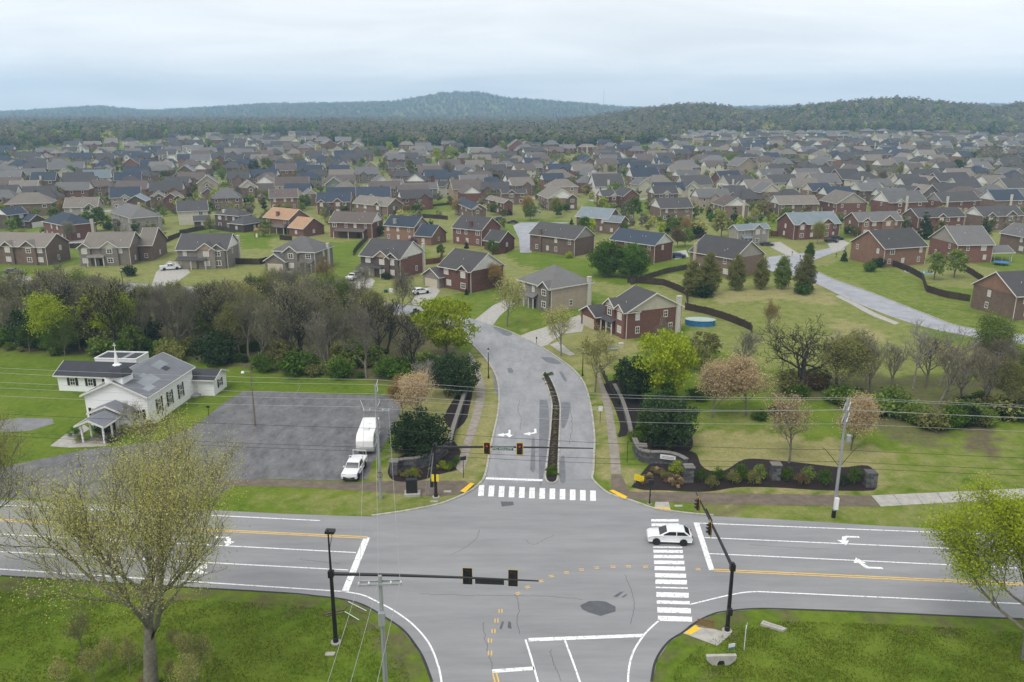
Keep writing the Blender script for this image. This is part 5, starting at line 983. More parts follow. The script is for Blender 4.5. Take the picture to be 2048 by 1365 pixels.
ptree('bare2', 846, 800, 7.0, 'grey', 1.1, label='pale bare tree behind the pinkish blossom tree', name='bare_tree', bk=barkw)
ptree('bud0', 1424, 836, 9.0, 'tan', 1.0, label='tan blossom tree right of the yellow-green tree', name='blossom_tree', rz=1.2)
ptree('bud1', 1492, 832, 9.4, 'tan', 1.12, label='wide tan blossom tree in front of the old bare tree', name='blossom_tree')
ptree('street1', 1578, 926, 9.6, 'tan', 1.0, label='tan budding tree rising from the long mulch bed', name='blossom_tree')
ptree('bud1', 1702, 900, 8.2, 'tan', .95, label='tan budding tree behind the right utility pole', name='blossom_tree', rz=3.0)
ptree('oldbare', 1604, 788, 13.2, None, 1.15, label='old bare tree with crooked dark limbs in the field', name='old_bare_tree')
ptree('bare1', 1478, 752, 8.8, 'grey', 1.2, label='grey bare tree behind the tan blossom trees', name='bare_tree')
ptree('pale', 1826, 778, 12.5, None, .9, label='pale-trunked bare tree in the right thicket', name='bare_tree')
ptree('pale', 1880, 772, 12.0, None, 1.0, label='leaning pale-barked sycamore in the right thicket', name='bare_tree', tilt=(0, R(14)))
ptree('street0', 1538, 668, 7.5, 'orange', .8, label='thin tan tree standing alone in the field', name='budding_tree')
ptree('street0', 1190, 784, 11.2, 'bud', .95, label='street tree beside the right sidewalk and lamp post', name='street_tree')
ptree('street1', 1122, 713, 10.0, 'bud', .95, label='street tree by the driveway of the red brick house', name='street_tree', rz=.7)
ptree('street1', 1015, 654, 11.0, 'bud', 1.0, label='street tree at the inside of the bend', name='street_tree', rz=4.0)
ptree('street0', 1322, 722, 8.5, 'grey', .8, label='thin bare tree beside the dark red brick house', name='street_tree')
ptree('street0', 806, 640, 12.5, 'grey', .75, label='tall thin bare tree in front of the dark brick house', name='street_tree')
ptree('street1', 724, 596, 8.5, 'grey', .8, label='bare street tree beside the white pickup', name='street_tree')
ptree('bare0', 604, 612, 12.0, 'grey', 1.0, label='bare tree before the grey house at the thicket', name='bare_tree')
ptree('street0', 648, 590, 10.0, 'orange', 1.0, label='orange-tan budding tree right of the grey house', name='budding_tree')
for i, u in enumerate((1385, 1417, 1471, 1521, 1563, 1607)):
    ptree('pear0', u, (592, 590, 581, 579, 578, 584)[i], (9.6, 11.4, 9.9, 9.0, 9.2, 10.2)[i], 'olive' if i != 4 else 'mid', (1.0, .9, .88, .82, .86, 1.0)[i], label=f'{ORD(i + 1)} columnar tree from the left in the field row', name='columnar_tree', group='columnar trees in a row')
ptree('shrub1', 1407, 594, 3.2, 'dark', 1.3, label='dark bush under the second columnar tree', cat='bush'); ptree('shrub1', 1606, 588, 2.8, 'green', 1.4, label='green bush under the last columnar tree', cat='bush')
ptree('leafy1', 1212, 553, 10.0, 'green', 1.0, label='left of two big round green trees', name='leafy_tree')
ptree('leafy1', 1262, 556, 9.6, 'green', 1.05, label='right of two big round green trees', name='leafy_tree', rz=2.4)
ptree('leafy3', 1868, 560, 8.0, 'mid', .9, label='left of two green trees behind the pool', name='leafy_tree'); ptree('leafy3', 1908, 556, 8.4, 'mid', 1.0, label='right of two green trees behind the pool', name='leafy_tree')
ptree('cone0', 1848, 478, 10.5, 'dark', 1.1, label='tall dark evergreen among the houses at right', name='conifer')
ptree('cone0', 1688, 523, 4.2, 'dark', .9, label='small dark conifer at the corner of the pool house', name='conifer')
ptree('pear0', 1618, 522, 6.0, 'green', .9, label='small slender green tree at the street mouth', name='columnar_tree')
ptree('bud1', 824, 505, 5.0, 'purple', 1.2, label='purple flowering redbud behind the dark brick house', name='redbud_tree')
ptree('leafy2', 437, 412, 9.0, 'lime', .9, label='bright lime green tree among the houses at left', name='leafy_tree')
GT = '''Y4 380 1000 8 yellow|Y4 40 1010 9 orange|Y4 1270 1050 10 green|Y4 900 490 9 green|Y4 590 490 11 olive|Y4 115 730 8 olive|Y4 1540 310 9 lime|Y4 565 225 8 lime|Y4 820 190 9 lime|Y4 1050 830 10 mid|Y4 1740 1040 5 green|Y4 490 900 7 orange|Y4 450 470 9 olive|Y4 1330 640 6 green|Y4 1720 1030 6 mid
Y3 230 320 9 olive|Y3 330 330 9 mid|Y3 1010 350 11 lime|Y3 1180 330 11 lime|Y3 1310 300 9 green|Y3 1050 390 7 lime|Y3 1160 560 11 greyleaf|Y3 1400 470 10 olive|Y3 1540 470 10 olive|Y3 700 510 10 olive|Y3 400 500 8 olive|Y3 60 620 8 olive|Y3 1660 400 8 olive|Y3 1980 430 8 mid|Y3 200 950 5 olive|Y3 1230 1000 7 orange|Y3 1860 1000 5 dark|Y3 680 960 3 orange|Y3 1700 650 7 dark
Y5 460 500 11 mid|Y5 610 410 9 dark|Y5 250 590 8 olive|Y5 1030 950 6 dark|Y5 1490 580 8 olive|Y5 730 430 7 mid|Y5 640 500 8 mid|Y5 1370 590 7 dark|Y5 1740 600 7 dark|Y5 240 370 6 lime|Y5 1970 570 6 dark
Y6 870 570 8 green|Y6 1080 640 9 olive|Y6 1260 630 10 dark|Y6 1430 480 8 dark|Y6 170 640 7 olive|Y6 370 560 8 dark|Y6 1300 380 7 olive|Y6 210 860 6 olive|Y6 1960 900 6 lime|Y6 540 560 6 olive
Y7 1660 640 8 yellow|Y7 540 560 10 olive|Y7 260 540 4 dark|Y7 70 500 6 green|Y7 140 540 7 orange|Y7 1000 300 7 olive|Y7 400 310 5 dark|Y8 460 620 3 mid|Y8 1050 540 6 olive|Y8 330 910 3 dark|Y8 230 960 3 green|Y8 1590 490 5 dark|Y8 60 550 4 olive
Y1 650 860 9 olive|Y1 1230 600 9 olive|Y1 890 560 7 mid|Y1 1140 860 5 dark|Y1 580 260 7 lime|Y1 80 380 9 green|Y1 1000 660 8 dark|Y1 1800 570 7 mid|Y1 1930 580 6 green|Y1 380 480 6 dark|Y1 830 400 5 yellow|Y1 480 760 8 rust
Z1 1130 370 10 green|Z1 1270 350 3 green|Z1 600 700 8 olive|Z1 230 350 5 green|Z1 1520 890 3 dark|Z1 420 720 6 olive
Y2 490 640 10 olive|Y2 540 700 7 mid|Y2 1080 600 10 mid|Y2 930 620 9 dark|Y2 1470 700 8 olive|Y2 1800 590 9 yellow|Y2 1730 680 7 lime|Y2 1640 770 8 mid|Y2 1520 1050 7 green|Y2 930 860 4 lime|Y2 1050 680 7 dark|Y2 640 600 8 dark|Y2 790 590 8 dark|Y2 740 710 7 rust|Y2 1080 820 7 olive|Y2 1840 200 8 dark|Y2 830 200 8 dark|Y2 1830 650 4 dark
Z2 470 380 6 olive|Z2 1190 330 8 olive|Z3 1480 570 3 dark|Z3 1780 640 5 green|Z3 1180 660 4 green|Z3 740 160 3 orange|Z4 690 680 2 lime|Z4 1900 400 7 mid|Z4 720 290 3 dark|Z4 1960 560 7 rust|Z3 1850 1060 7 orange|Z3 1480 1110 2 dark|Z3 540 930 2 dark'''
gl_list = []
for rec in GT.replace('\n', '|').split('|'):
    reg, a_, b_, hh, lf = rec.split(); u, v = zp(reg, float(a_), float(b_)); hh = float(hh); x, y = W(u, v)
    if lf in ('orange', 'rust', 'yellow', 'greyleaf'): kd = rng.choice(('bud0', 'bud1')) ; lf = {'greyleaf': 'grey'}.get(lf, lf)
    elif lf == 'dark' and hh <= 6: kd = 'cone0' if rng.random() < .6 else 'shrub1'
    elif hh <= 3: kd = 'shrub1'
    else: kd = rng.choice(('leafy2', 'leafy3'))
    gl_list.append((kd, x, y, hh, lf, 1.0))
# further garden and street trees between the houses (kept clear of every house)
NM = {'lime': 'lime green', 'green': 'green', 'mid': 'mid green', 'dark': 'dark green', 'olive': 'olive green', 'tan': 'tan budding', 'orange': 'orange-tan budding', 'grey': 'bare grey', 'yellow': 'yellow-green', 'rust': 'rusty bare', 'purple': 'purple', 'bud': 'budding'}
tr = random.Random(5); tries = 0
while len(gl_list) < 265 and tries < 6000:
    tries += 1; v = tr.uniform(268, 500) if tr.random() < .3 else tr.uniform(262, 370); u = tr.uniform(-20, 2070); x, y = W(u, v)
    if y > 1150 or y < 235: continue
    if any((x - d['x']) ** 2 + (y - d['y']) ** 2 < (d['rad'] * .82 + 1.5) ** 2 for d in HOUSES): continue
    if y < 330 and (1030 < u < 1160 or 1490 < u < 1700): continue
    lf = tr.choice(('olive', 'olive', 'mid', 'mid', 'green', 'dark', 'grey', 'grey', 'rust', 'bud', 'lime', 'yellow', 'orange'))
    kd = tr.choice(('bud0', 'bud1', 'bare1')) if lf in ('grey', 'rust', 'bud', 'orange', 'yellow') else ('cone0' if lf == 'dark' and tr.random() < .5 else tr.choice(('leafy2', 'leafy3')))
    gl_list.append((kd, x, y, tr.uniform(4, 8.5), lf, tr.uniform(.8, 1.1)))
EG = [0, 260, 330, 430, 560, 720, 900, 9000]
GN_ = ['first', 'second', 'third', 'fourth', 'fifth', 'sixth', 'farthest']
for k in range(len(EG) - 1):
    row = sorted([g for g in gl_list if EG[k] <= g[2] < EG[k + 1]], key=lambda g: g[1] / g[2])
    for i, (kd, x, y, hh, lf, wd_) in enumerate(row):
        sh = hh <= 3; tree(kd, x, y, hh, lf, wd_, label=f"{NM[lf]} garden {'bush' if sh else 'tree'}, {ORD(i + 1)} from left in {GN_[k]} band of houses", name='garden_bush' if sh else 'garden_tree', group='garden trees among the houses', cat='bush' if sh else 'tree')
# --- the thicket behind the church: bare trees with green ones among them
tk_ = random.Random(3); tl = []
tp = px((-60, 690), (200, 705), (420, 722), (600, 745), (760, 762), (860, 765), (905, 730), (870, 665), (700, 632), (450, 622), (200, 612), (-60, 600))
while len(tl) < 128:
    x, y = tk_.uniform(-125, -8), tk_.uniform(115, 178)
    if not inpoly(np.array([x]), np.array([y]), tp)[0] or any((x - a) ** 2 + (y - b) ** 2 < 6 for a, b, *_ in tl): continue
    if (x + 13) ** 2 + (y - 143) ** 2 < 100: continue
    tl.append((x, y))
tl.sort(key=lambda p: PXY(p[0], p[1], 0)[0])
for i, (x, y) in enumerate(tl):
    k = tk_.random(); u, v = PXY(x, y, 0); front = y < 132
    if k < .62: kd, lf, bk_ = 'bare%d' % tk_.randint(0, 3), tk_.choice(('grey', 'olive', 'grey', 'bud', 'olive')), tk_.choice((bark, bark, barkd))
    elif k < .80: kd, lf, bk_ = tk_.choice(('bud0', 'bud1')), tk_.choice(('olive', 'olive', 'bud', 'mid')), bark
    else: kd, lf, bk_ = tk_.choice(('leafy2', 'leafy3')), tk_.choice(('green', 'mid', 'dark', 'olive')), None
    hh = tk_.uniform(9.5, 15.0) if not kd.startswith('leafy') else tk_.uniform(5, 8.5)
    vl = np.interp(u, [0, 100, 280, 400, 480, 600, 700, 850], [500, 515, 560, 562, 545, 525, 552, 625]) + tk_.uniform(0, 14)
    while hh > 5 and PXY(x, y, hh)[1] < vl: hh -= .25
    tree(kd, x, y, hh, lf, tk_.uniform(.85, 1.2), label=f"{NM[lf] if kd[0] != 'b' or kd[1] == 'u' else 'bare ' + NM[lf]} tree in the thicket behind the church, {ORD(i + 1)} from left", name='thicket_tree', group='trees of the thicket behind the church', bk=bk_)
for i, (u, v, hh, lf) in enumerate(((120, 704, 11.5, 'lime'), (200, 690, 11.5, 'lime'), (236, 694, 11, 'lime'), (160, 700, 7, 'olive'), (60, 705, 6, 'green'), (268, 715, 6.5, 'mid'), (130, 712, 6.5, 'mid'), (245, 730, 5, 'green'), (100, 712, 5, 'green'))):
    ptree('leafy3' if i % 2 else 'bud1', u, v, hh, lf, 1.0, label=f'{NM[lf]} tree at the left part of the thicket, {("tallest left", "left of a pair", "right of a pair", "olive one", "leftmost low", "behind the annex", "low beside the tallest", "nearest the shed", "low leftmost pair")[i]}', name='thicket_tree')
us = 0
for q in range(75):                      # undergrowth along the thicket's front edge
    f_ = tk_.random(); u = -20 + 880 * f_; v = np.interp(u, [-20, 200, 420, 600, 760, 860], [700, 715, 733, 752, 765, 772]) - tk_.uniform(0, 70) * tk_.random(); x, y = W(u, v)
    if y > 128 and -76 < x < -44 and y < 138: y = 138 + tk_.random() * 3
    us += 1
    tree('shrub1', x, y, tk_.choice((1.2, 1.8, 2.4, 3.2, 4.4)) * tk_.uniform(.8, 1.2), tk_.choice(('green', 'mid', 'dark', 'green', 'olive', 'green')), tk_.uniform(.8, 1.3), label=f'green bush in the undergrowth along the thicket edge, {ORD(us)}', name='undergrowth_bush', group='undergrowth bushes along the thicket', cat='bush')
# --- thicket on the right
tl = []
tp = px((1640, 770), (1760, 752), (1880, 745), (2080, 735), (2300, 740), (2300, 850), (2080, 822), (1960, 850), (1860, 850), (1760, 812), (1680, 800))
while len(tl) < 32:
    x, y = tk_.uniform(40, 150), tk_.uniform(100, 142)
    if not inpoly(np.array([x]), np.array([y]), tp)[0] or any((x - a) ** 2 + (y - b) ** 2 < 8 for a, b, *_ in tl): continue
    tl.append((x, y))
tl.sort(key=lambda p: PXY(p[0], p[1], 0)[0])
for i, (x, y) in enumerate(tl):
    k = tk_.random()
    kd, lf = ('bare%d' % tk_.randint(0, 3), tk_.choice(('grey', 'rust'))) if k < .75 else (tk_.choice(('leafy2', 'bud1')), tk_.choice(('olive', 'mid')))
    tree(kd, x, y, tk_.uniform(7, 11) if kd[0] == 'b' else tk_.uniform(3.5, 5), lf, tk_.uniform(.9, 1.25), label=f"{NM[lf]} tree in the thicket at right, {ORD(i + 1)} from left", name='thicket_tree', group='trees of the right thicket')
for i in range(60):
    u = tk_.uniform(1560, 2080); v = np.interp(u, [1560, 1700, 1860, 2080], [790, 815, 860, 835]) - tk_.uniform(-2, 50) * tk_.random(); x, y = W(u, v)
    tree('shrub1', x, y, tk_.uniform(1.4, 3.4), tk_.choice(('green', 'dark', 'mid', 'olive', 'rust')), tk_.uniform(.8, 1.4), label=f'bush in the undergrowth of the right thicket, {ORD(i + 1)}', name='undergrowth_bush', group='undergrowth bushes of the right thicket', cat='bush')
for i, (u, v, h_) in enumerate(((1420, 790, 2.2), (1455, 780, 2.4), (1395, 800, 2.0), (1520, 840, 1.6), (1560, 830, 2.0), (1345, 760, 4), (1390, 740, 5), (1410, 720, 5.5))):
    ptree('shrub1' if h_ < 4 else 'leafy2', u, v, h_, 'green' if h_ < 4 else 'olive', 1.2, label=f'green growth at the meadow edge, {ORD(i + 1)} listed from the blossom trees', name='meadow_bush', group='bushes at the meadow edge', cat='bush')
# --- clipped shrubs of the entrance beds
bed = ((1404, 962, 1.7, 'green'), (1424, 975, 1.6, 'olive'), (1435, 962, 1.8, 'green'), (1465, 968, 1.9, 'olive'), (1481, 960, 2.2, 'green'), (1507, 968, 1.9, 'olive'), (1519, 958, 2.0, 'mid'), (1576, 962, 1.9, 'green'), (1603, 970, 1.7, 'rust'), (1615, 962, 2.0, 'mid'), (1649, 970, 2.1, 'green'), (1686, 972, 1.5, 'dark'), (1708, 968, 2.2, 'green'), (1354, 950, 2.0, 'lime'), (1278, 888, 2.0, 'green'), (1262, 882, 1.6, 'mid'))
for i, (u, v, h_, lf) in enumerate(bed):
    ptree('shrub0', u, v, h_, lf, .78, label=f'{NM[lf]} clipped shrub, {ORD(i + 1)} along the right entrance beds', cat='shrub', group='shrubs of the right entrance bed')
for i in range(34):
    u, v = rng.uniform(1285, 1362), 0; v = np.interp(u, [1285, 1310, 1362], [962, 948, 968]) + rng.uniform(-8, 12)
    ptree('shrub0', u, v, rng.uniform(.4, .8), rng.choice(('tan', 'rust', 'olive', 'rust')), 1.1, label='low dry plant in the mulch below the right entrance wall', name='bedding_plant', cat='plant', group='bedding plants at the right wall')
for i in range(22):
    u = rng.uniform(795, 918); v = np.interp(u, [795, 850, 918], [952, 950, 926]) + rng.uniform(-6, 6)
    ptree('shrub0', u, v, rng.uniform(.4, 1.0), rng.choice(('rust', 'olive', 'lime', 'green')), 1.2, label='low plant in the mulch below the left entrance wall', name='bedding_plant', cat='plant', group='bedding plants at the left wall')
for i, (u, v) in enumerate(((1097, 752), (1091, 753), (1103, 750))): ptree('shrub0', u, v, .55, 'green', 1.3, label=f'{ORD(i + 1)} low green plant at the far end of the median', name='bedding_plant', cat='plant', group='plants at the far median tip')
for i, (u, v) in enumerate(((1098, 944), (1104, 950), (1110, 944), (1104, 940), (1098, 951), (1110, 952))): ptree('shrub0', u, v, .6, 'green', 1.3, label=f'{ORD(i + 1)} low green plant at the near end of the median', name='bedding_plant', cat='plant', group='plants at the near median tip')
mc = np.array(px((1090, 760), (1104, 790), (1111, 812), (1110, 850), (1108, 880), (1106, 910), (1104, 938)))
for i, p in enumerate(resample(mc, 44)):
    tree('shrub0', p[0] + rng.uniform(-.25, .25), p[1], rng.uniform(.28, .42), rng.choice(('rust', 'rust', 'olive', 'grey')), 1.3, label=f'small dry tuft in the median bed, {ORD(i + 1)} from the far end', name='bedding_plant', cat='plant', group='dry tufts along the median bed')
for i, (u, v, h_, lf) in enumerate(((150, 872, 1.3, 'green'), (225, 886, 1.2, 'dark'), (300, 862, 1.6, 'rust'), (250, 866, 1.4, 'olive'), (275, 868, 1.5, 'olive'), (160, 884, 1.1, 'olive'), (218, 862, 1.4, 'dark'), (198, 868, 1.5, 'green'))):
    ptree('shrub0', u, v, h_, lf, 1.2, label=f'{NM[lf]} bush {("left of the canopy", "right of the canopy", "at the front corner", "under the front window", "beside the corner bush", "by the entrance walk", "behind the canopy post", "inside the canopy bed")[i]} of the church', cat='bush')
ptree('bare2', 272, 868, 5.2, 'grey', 1.0, label='pale bare ornamental tree against the white church front', name='bare_tree', bk=barkw)
for i in range(15):                        # saplings and brush under the big front tree
    u, v = rng.uniform(120, 470), rng.uniform(1290, 1400)
    ptree('street%d' % (i % 2), u, v, rng.uniform(2.0, 4.6), rng.choice(('bud', 'olive', 'bud')), .9, label=f'thin sapling in the brush under the large front tree, {ORD(i + 1)}', name='sapling', group='saplings under the large front tree') if i < 12 else ptree('shrub1', 305 + rng.uniform(-25, 25), 1385 + rng.uniform(-20, 12), rng.uniform(.6, 1.1), 'green', 1, label=f'ivy clump at the foot of the large front tree, {ORD(i + 1)}', name='ivy_clump', cat='plant', group='ivy clumps at the large front tree')
# ================================================================ VEHICLES
def paintm(name, c, rough=.28):
    m = bpy.data.materials.new(name); m.use_nodes = True; b = m.node_tree.nodes['Principled BSDF']
    nz = N(m.node_tree, 'ShaderNodeTexNoise', i_Scale=1.2); tc = N(m.node_tree, 'ShaderNodeTexCoord'); m.node_tree.links.new(tc.outputs['Object'], nz.inputs[0])
    mx = N(m.node_tree, 'ShaderNodeMix', data_type='RGBA'); m.node_tree.links.new(nz.outputs['Fac'], mx.inputs['Factor']); mx.inputs['A'].default_value = (*[k * .88 for k in c], 1); mx.inputs['B'].default_value = (*c, 1)
    m.node_tree.links.new(mx.outputs['Result'], b.inputs['Base Color']); b.inputs['Roughness'].default_value = rough; b.inputs['Coat Weight'].default_value = .5; b.inputs['Coat Roughness'].default_value = .08; return m
CARP = {'white': paintm('white_car_paint', (.72, .73, .74)), 'black': paintm('black_car_paint', (.016, .017, .02)), 'silver': paintm('silver_car_paint', (.34, .36, .38)), 'blue': paintm('blue_car_paint', (.025, .045, .13)), 'maroon': paintm('dark_purple_paint', (.035, .018, .04)), 'grey': paintm('grey_car_paint', (.10, .105, .11))}
rubber = mat('tyre_rubber', (.02, .02, .021), (.014, .014, .014), scale=6, rough=.9); rimm = mat('alloy_rim', (.35, .35, .36), (.25, .25, .26), scale=5, rough=.35, metal=.8)
cglass = bpy.data.materials.new('car_glass'); cglass.use_nodes = True; _b = cglass.node_tree.nodes['Principled BSDF']; _b.inputs['Base Color'].default_value = (.012, .015, .018, 1); _b.inputs['Roughness'].default_value = .05
lampw = mat('headlamp_lens', (.6, .62, .63), (.5, .52, .53), scale=9, rough=.15); lampr = mat('tail_lamp', (.30, .012, .012), (.22, .01, .01), scale=9, rough=.2); blackp = mat('black_plastic', (.022, .022, .023), (.015, .015, .015), scale=5, rough=.6)
PROF = {'suv': ([(-2.26, .36), (-2.36, .58), (-2.30, .82), (-2.02, .97), (-1.05, 1.07), (1.6, 1.12), (2.18, 1.10), (2.34, .84), (2.28, .4)], [(-1.2, 1.05), (-.22, 1.56), (.4, 1.66), (1.45, 1.61), (2.12, 1.10)], 1.86, (-1.42, 1.40), .36),
        'sedan': ([(-2.35, .38), (-2.38, .62), (-2.2, .84), (-.95, .94), (1.3, .96), (2.2, .92), (2.35, .7), (2.32, .36)], [(-1.05, .92), (-.2, 1.38), (.5, 1.45), (1.05, 1.40), (1.85, .94)], 1.82, (-1.45, 1.42), .33),
        'pickup': ([(-2.75, .52), (-2.8, .85), (-2.7, 1.12), (-1.25, 1.22), (.75, 1.22), (.78, 1.25), (2.8, 1.25), (2.85, .9), (2.82, .55)], [(-1.3, 1.20), (-.55, 1.80), (-.1, 1.88), (.6, 1.86), (.78, 1.22)], 1.98, (-1.78, 1.62), .40)}
def soften(o, w_):
    m = o.modifiers.new('bevel', 'BEVEL'); m.width = w_; m.segments = 3; m.limit_method = 'ANGLE'; m.angle_limit = R(25); m.harden_normals = False
    o.data.polygons.foreach_set('use_smooth', [True] * len(o.data.polygons)); return o
def car(kind, x, y, ang, paint, label, z=.03, group=None, cat='car', name='parked_car'):
    """front towards local -x"""
    low, top, Wd, axle, rw = PROF[kind]; hw = Wd / 2; p = CARP[paint]
    o = empty(name, (x, y, z), R(ang), label, cat, group)
    n = len(low); mb = MB(); sec = ((-hw, 1.0, 0), (-hw * .97, 1.0, .05))
    # body: side profile lofted across the width with rounded shoulders
    rows = []
    for yy, sx, dz in ((-hw + .09, .96, -.05), (-hw, 1.0, -.0), (-hw * .93, 1.0, .03), (0, 1.012, .055), (hw * .93, 1.0, .03), (hw, 1.0, 0), (hw - .09, .96, -.05)):
        rows.append([(px_ * sx, yy, pz + (dz if pz > .9 else (-dz * .5 if pz < .6 else 0))) for px_, pz in low])
    V = [q for r_ in rows for q in r_]; m_ = len(rows)
    Fc = [(i * n + j, i * n + (j + 1) % n, (i + 1) * n + (j + 1) % n, (i + 1) * n + j) for i in range(m_ - 1) for j in range(n)] + [tuple(range(n))[::-1], tuple(range((m_ - 1) * n, m_ * n))]
    body = soften(MB().add(V, Fc).build('body', p, o), .07)
    k = len(top); tw = hw * .80; V = []
    for s in (-1, 1):
        for px_, pz in top: V.append((px_, s * (hw * .93 if pz < top[0][1] + .08 else tw), pz))
    cab = MB().add(V, [tuple(range(k))[::-1], tuple(range(k, 2 * k))] + [(j, j + 1, k + j + 1, k + j) for j in range(k - 1)]).build('cabin', p, o); soften(cab, .06)
    # glass: windscreen, rear window, side windows, each a pane proud of the cabin
    def lerp(a, b, t): return tuple(a[i] + (b[i] - a[i]) * t for i in range(len(a)))
    def pane(nm, q, off): MB().add([tuple(a + b for a, b in zip(v, off)) for v in q], [(0, 1, 2, 3)]).build(nm, cglass, o)
    A, B = top[0], top[1]; D, E = top[-2], top[-1]
    def yw(t): return hw * .93 + (tw - hw * .93) * t
    for nm, P0, P1, sg in (('windscreen', A, B, -1), ('rear_window', E, D, 1)):
        a, b_ = lerp(P0, P1, .12), lerp(P0, P1, .9); pane(nm, [(a[0], -yw(.12) + .08, a[1]), (a[0], yw(.12) - .08, a[1]), (b_[0], yw(.9) - .08, b_[1]), (b_[0], -yw(.9) + .08, b_[1])], (sg * .025, 0, .02))
    zl = top[0][1] + .05; zh = min(top[1][1], top[-2][1]) - .04; x0l = A[0] + (B[0] - A[0]) * .28; x0h = B[0] + .12; x1l = E[0] - (E[0] - D[0]) * .22; x1h = D[0] - .06; xm = (x0h + x1h) / 2
    for s in (-1, 1):
        f = lambda z: s * (yw((z - top[0][1]) / (top[2][1] - top[0][1])) + .012)
        for q in ([(x0l, zl), (xm - .04, zl), (xm - .04, zh), (x0h, zh)], [(xm + .04, zl), (x1l, zl), (x1h, zh), (xm + .04, zh)]):
            MB().add([(a, f(b_), b_) for a, b_ in q], [(0, 1, 2, 3)]).build('side_window', cglass, o)
        MB().box(x0l + .05, s * hw - .0 if s > 0 else -hw - .2, zl - .02, x0l + .2, (hw + .2) if s > 0 else -hw, zl + .13).build('mirror', p, o)
        MB().box(low[2][0] - .05, s * hw * .66 - .24, low[2][1] - .12, low[2][0] + .2, s * hw * .66 + .24, low[2][1] + .02).build('headlight', lampw, o)
        MB().box(low[-2][0] - .10, s * hw * .78 - .12, low[-2][1] - .05, low[-2][0] + .02, s * hw * .78 + .12, low[-2][1] + .22).build('tail_light', lampr, o)
        for ax in axle:
            wh = empty('wheel', (ax, s * (hw - .1), rw)); wh.parent = o
            w = MB().lathe([(rw * .62, -.115), (rw * .95, -.115), (rw, -.07), (rw, .07), (rw * .95, .115), (rw * .62, .115)], 18).xf(lambda a, b_, c: (a, c, b_)); w.build('tyre', rubber, wh)
            w = MB().lathe([(rw * .64, -.09), (rw * .55, -.10), (rw * .12, -.085), (rw * .1, .085), (rw * .55, .10), (rw * .64, .09)], 10).xf(lambda a, b_, c: (a, c, b_)); w.build('rim', rimm, wh)
            MB().lathe([(rw + .05, -.02), (rw + .05, .02)], 18).xf(lambda a, b_, c: (a, c, b_)).build('wheel_arch', blackp, o, (ax, s * (hw - .008), rw + .02))
    MB().box(low[0][0] - .05, -hw * .72, low[0][1] + .02, low[0][0] + .05, hw * .72, low[0][1] + .34).build('grille', blackp, o)
    MB().box(low[-1][0] - .06, -hw * .9, low[-1][1] - .02, low[-1][0] + .06, hw * .9, low[-1][1] + .16).build('bumper', blackp, o)
    if kind == 'pickup':
        MB().box(.95, -hw * .82, 1.262, 2.7, hw * .82, 1.275).build('bed', blackp, o)
        for s in (-1, 1): MB().box(.82, s * hw * .84 - .05, 1.25, 2.75, s * hw * .84 + .05, 1.32).build('bed_rail', p, o)
    return o
def pcar(kind, u, v, ang, paint, label, **kw): return car(kind, *W(u, v), ang, paint, label, **kw)
pcar('suv', 1338, 1083, -5, 'white', 'white SUV driving over the crosswalk', name='suv', cat='car')
tr_ = car('pickup', *W(710, 947), 86, 'white', 'white pickup truck parked in front of the white trailer', name='pickup_truck', cat='truck')
rk = MB()
for y_ in (-.85, .85):
    for x_ in (.85, 2.6): rk.tube([(x_, y_, 1.25), (x_, y_, 2.0)], .035, 6)
for x_ in (.85, 2.6): rk.tube([(x_, -.9, 2.0), (x_, .9, 2.0)], .04, 6)
rk.build('ladder_rack', CARP['white'], tr_)
pcar('pickup', 341, 540, 205, 'white', 'white pickup on the concrete driveway behind the thicket', name='pickup_truck', cat='truck')
pcar('pickup', 706, 560, 255, 'white', 'white pickup left of the dark brick house', name='pickup_truck', cat='truck'); pcar('suv', 716, 553, 255, 'silver', 'silver SUV beside the white pickup at the dark brick house')
pcar('suv', 842, 588, 215, 'white', 'white hatchback before the red brick house garage')
pcar('suv', 135, 565, 190, 'blue', 'blue and white car beside the thicket at left'); pcar('sedan', 1024, 447, 10, 'maroon', 'dark purple sedan parked at the cul-de-sac'); pcar('suv', 1000, 441, 190, 'grey', 'grey SUV behind the red-chimney house')
pcar('suv', 1072, 426, 200, 'silver', 'silver SUV on the drive by the yellow tree'); pcar('sedan', 1534, 492, 160, 'black', 'dark sedan on the drive of the grey stone house'); pcar('sedan', 1662, 485, 165, 'black', 'black car parked before the red brick garage'); pcar('suv', 1674, 480, 165, 'black', 'black SUV behind the black car')
pcar('suv', 1357, 516, 170, 'blue', 'dark blue SUV beside the navy-roofed red brick house'); pcar('sedan', 465, 404, 190, 'white', 'white car under the lime green tree at left'); pcar('sedan', 168, 470, 200, 'grey', 'covered car behind the navy hip-roofed house')
pcar('suv', 1162, 378, 190, 'white', 'white car beside the white-gabled house far off'); pcar('sedan', 1508, 250 + 134, 180, 'silver', 'silver car far off among the houses at right'); pcar('suv', 28, 548, 200, 'grey', 'grey car half hidden at the left thicket end')
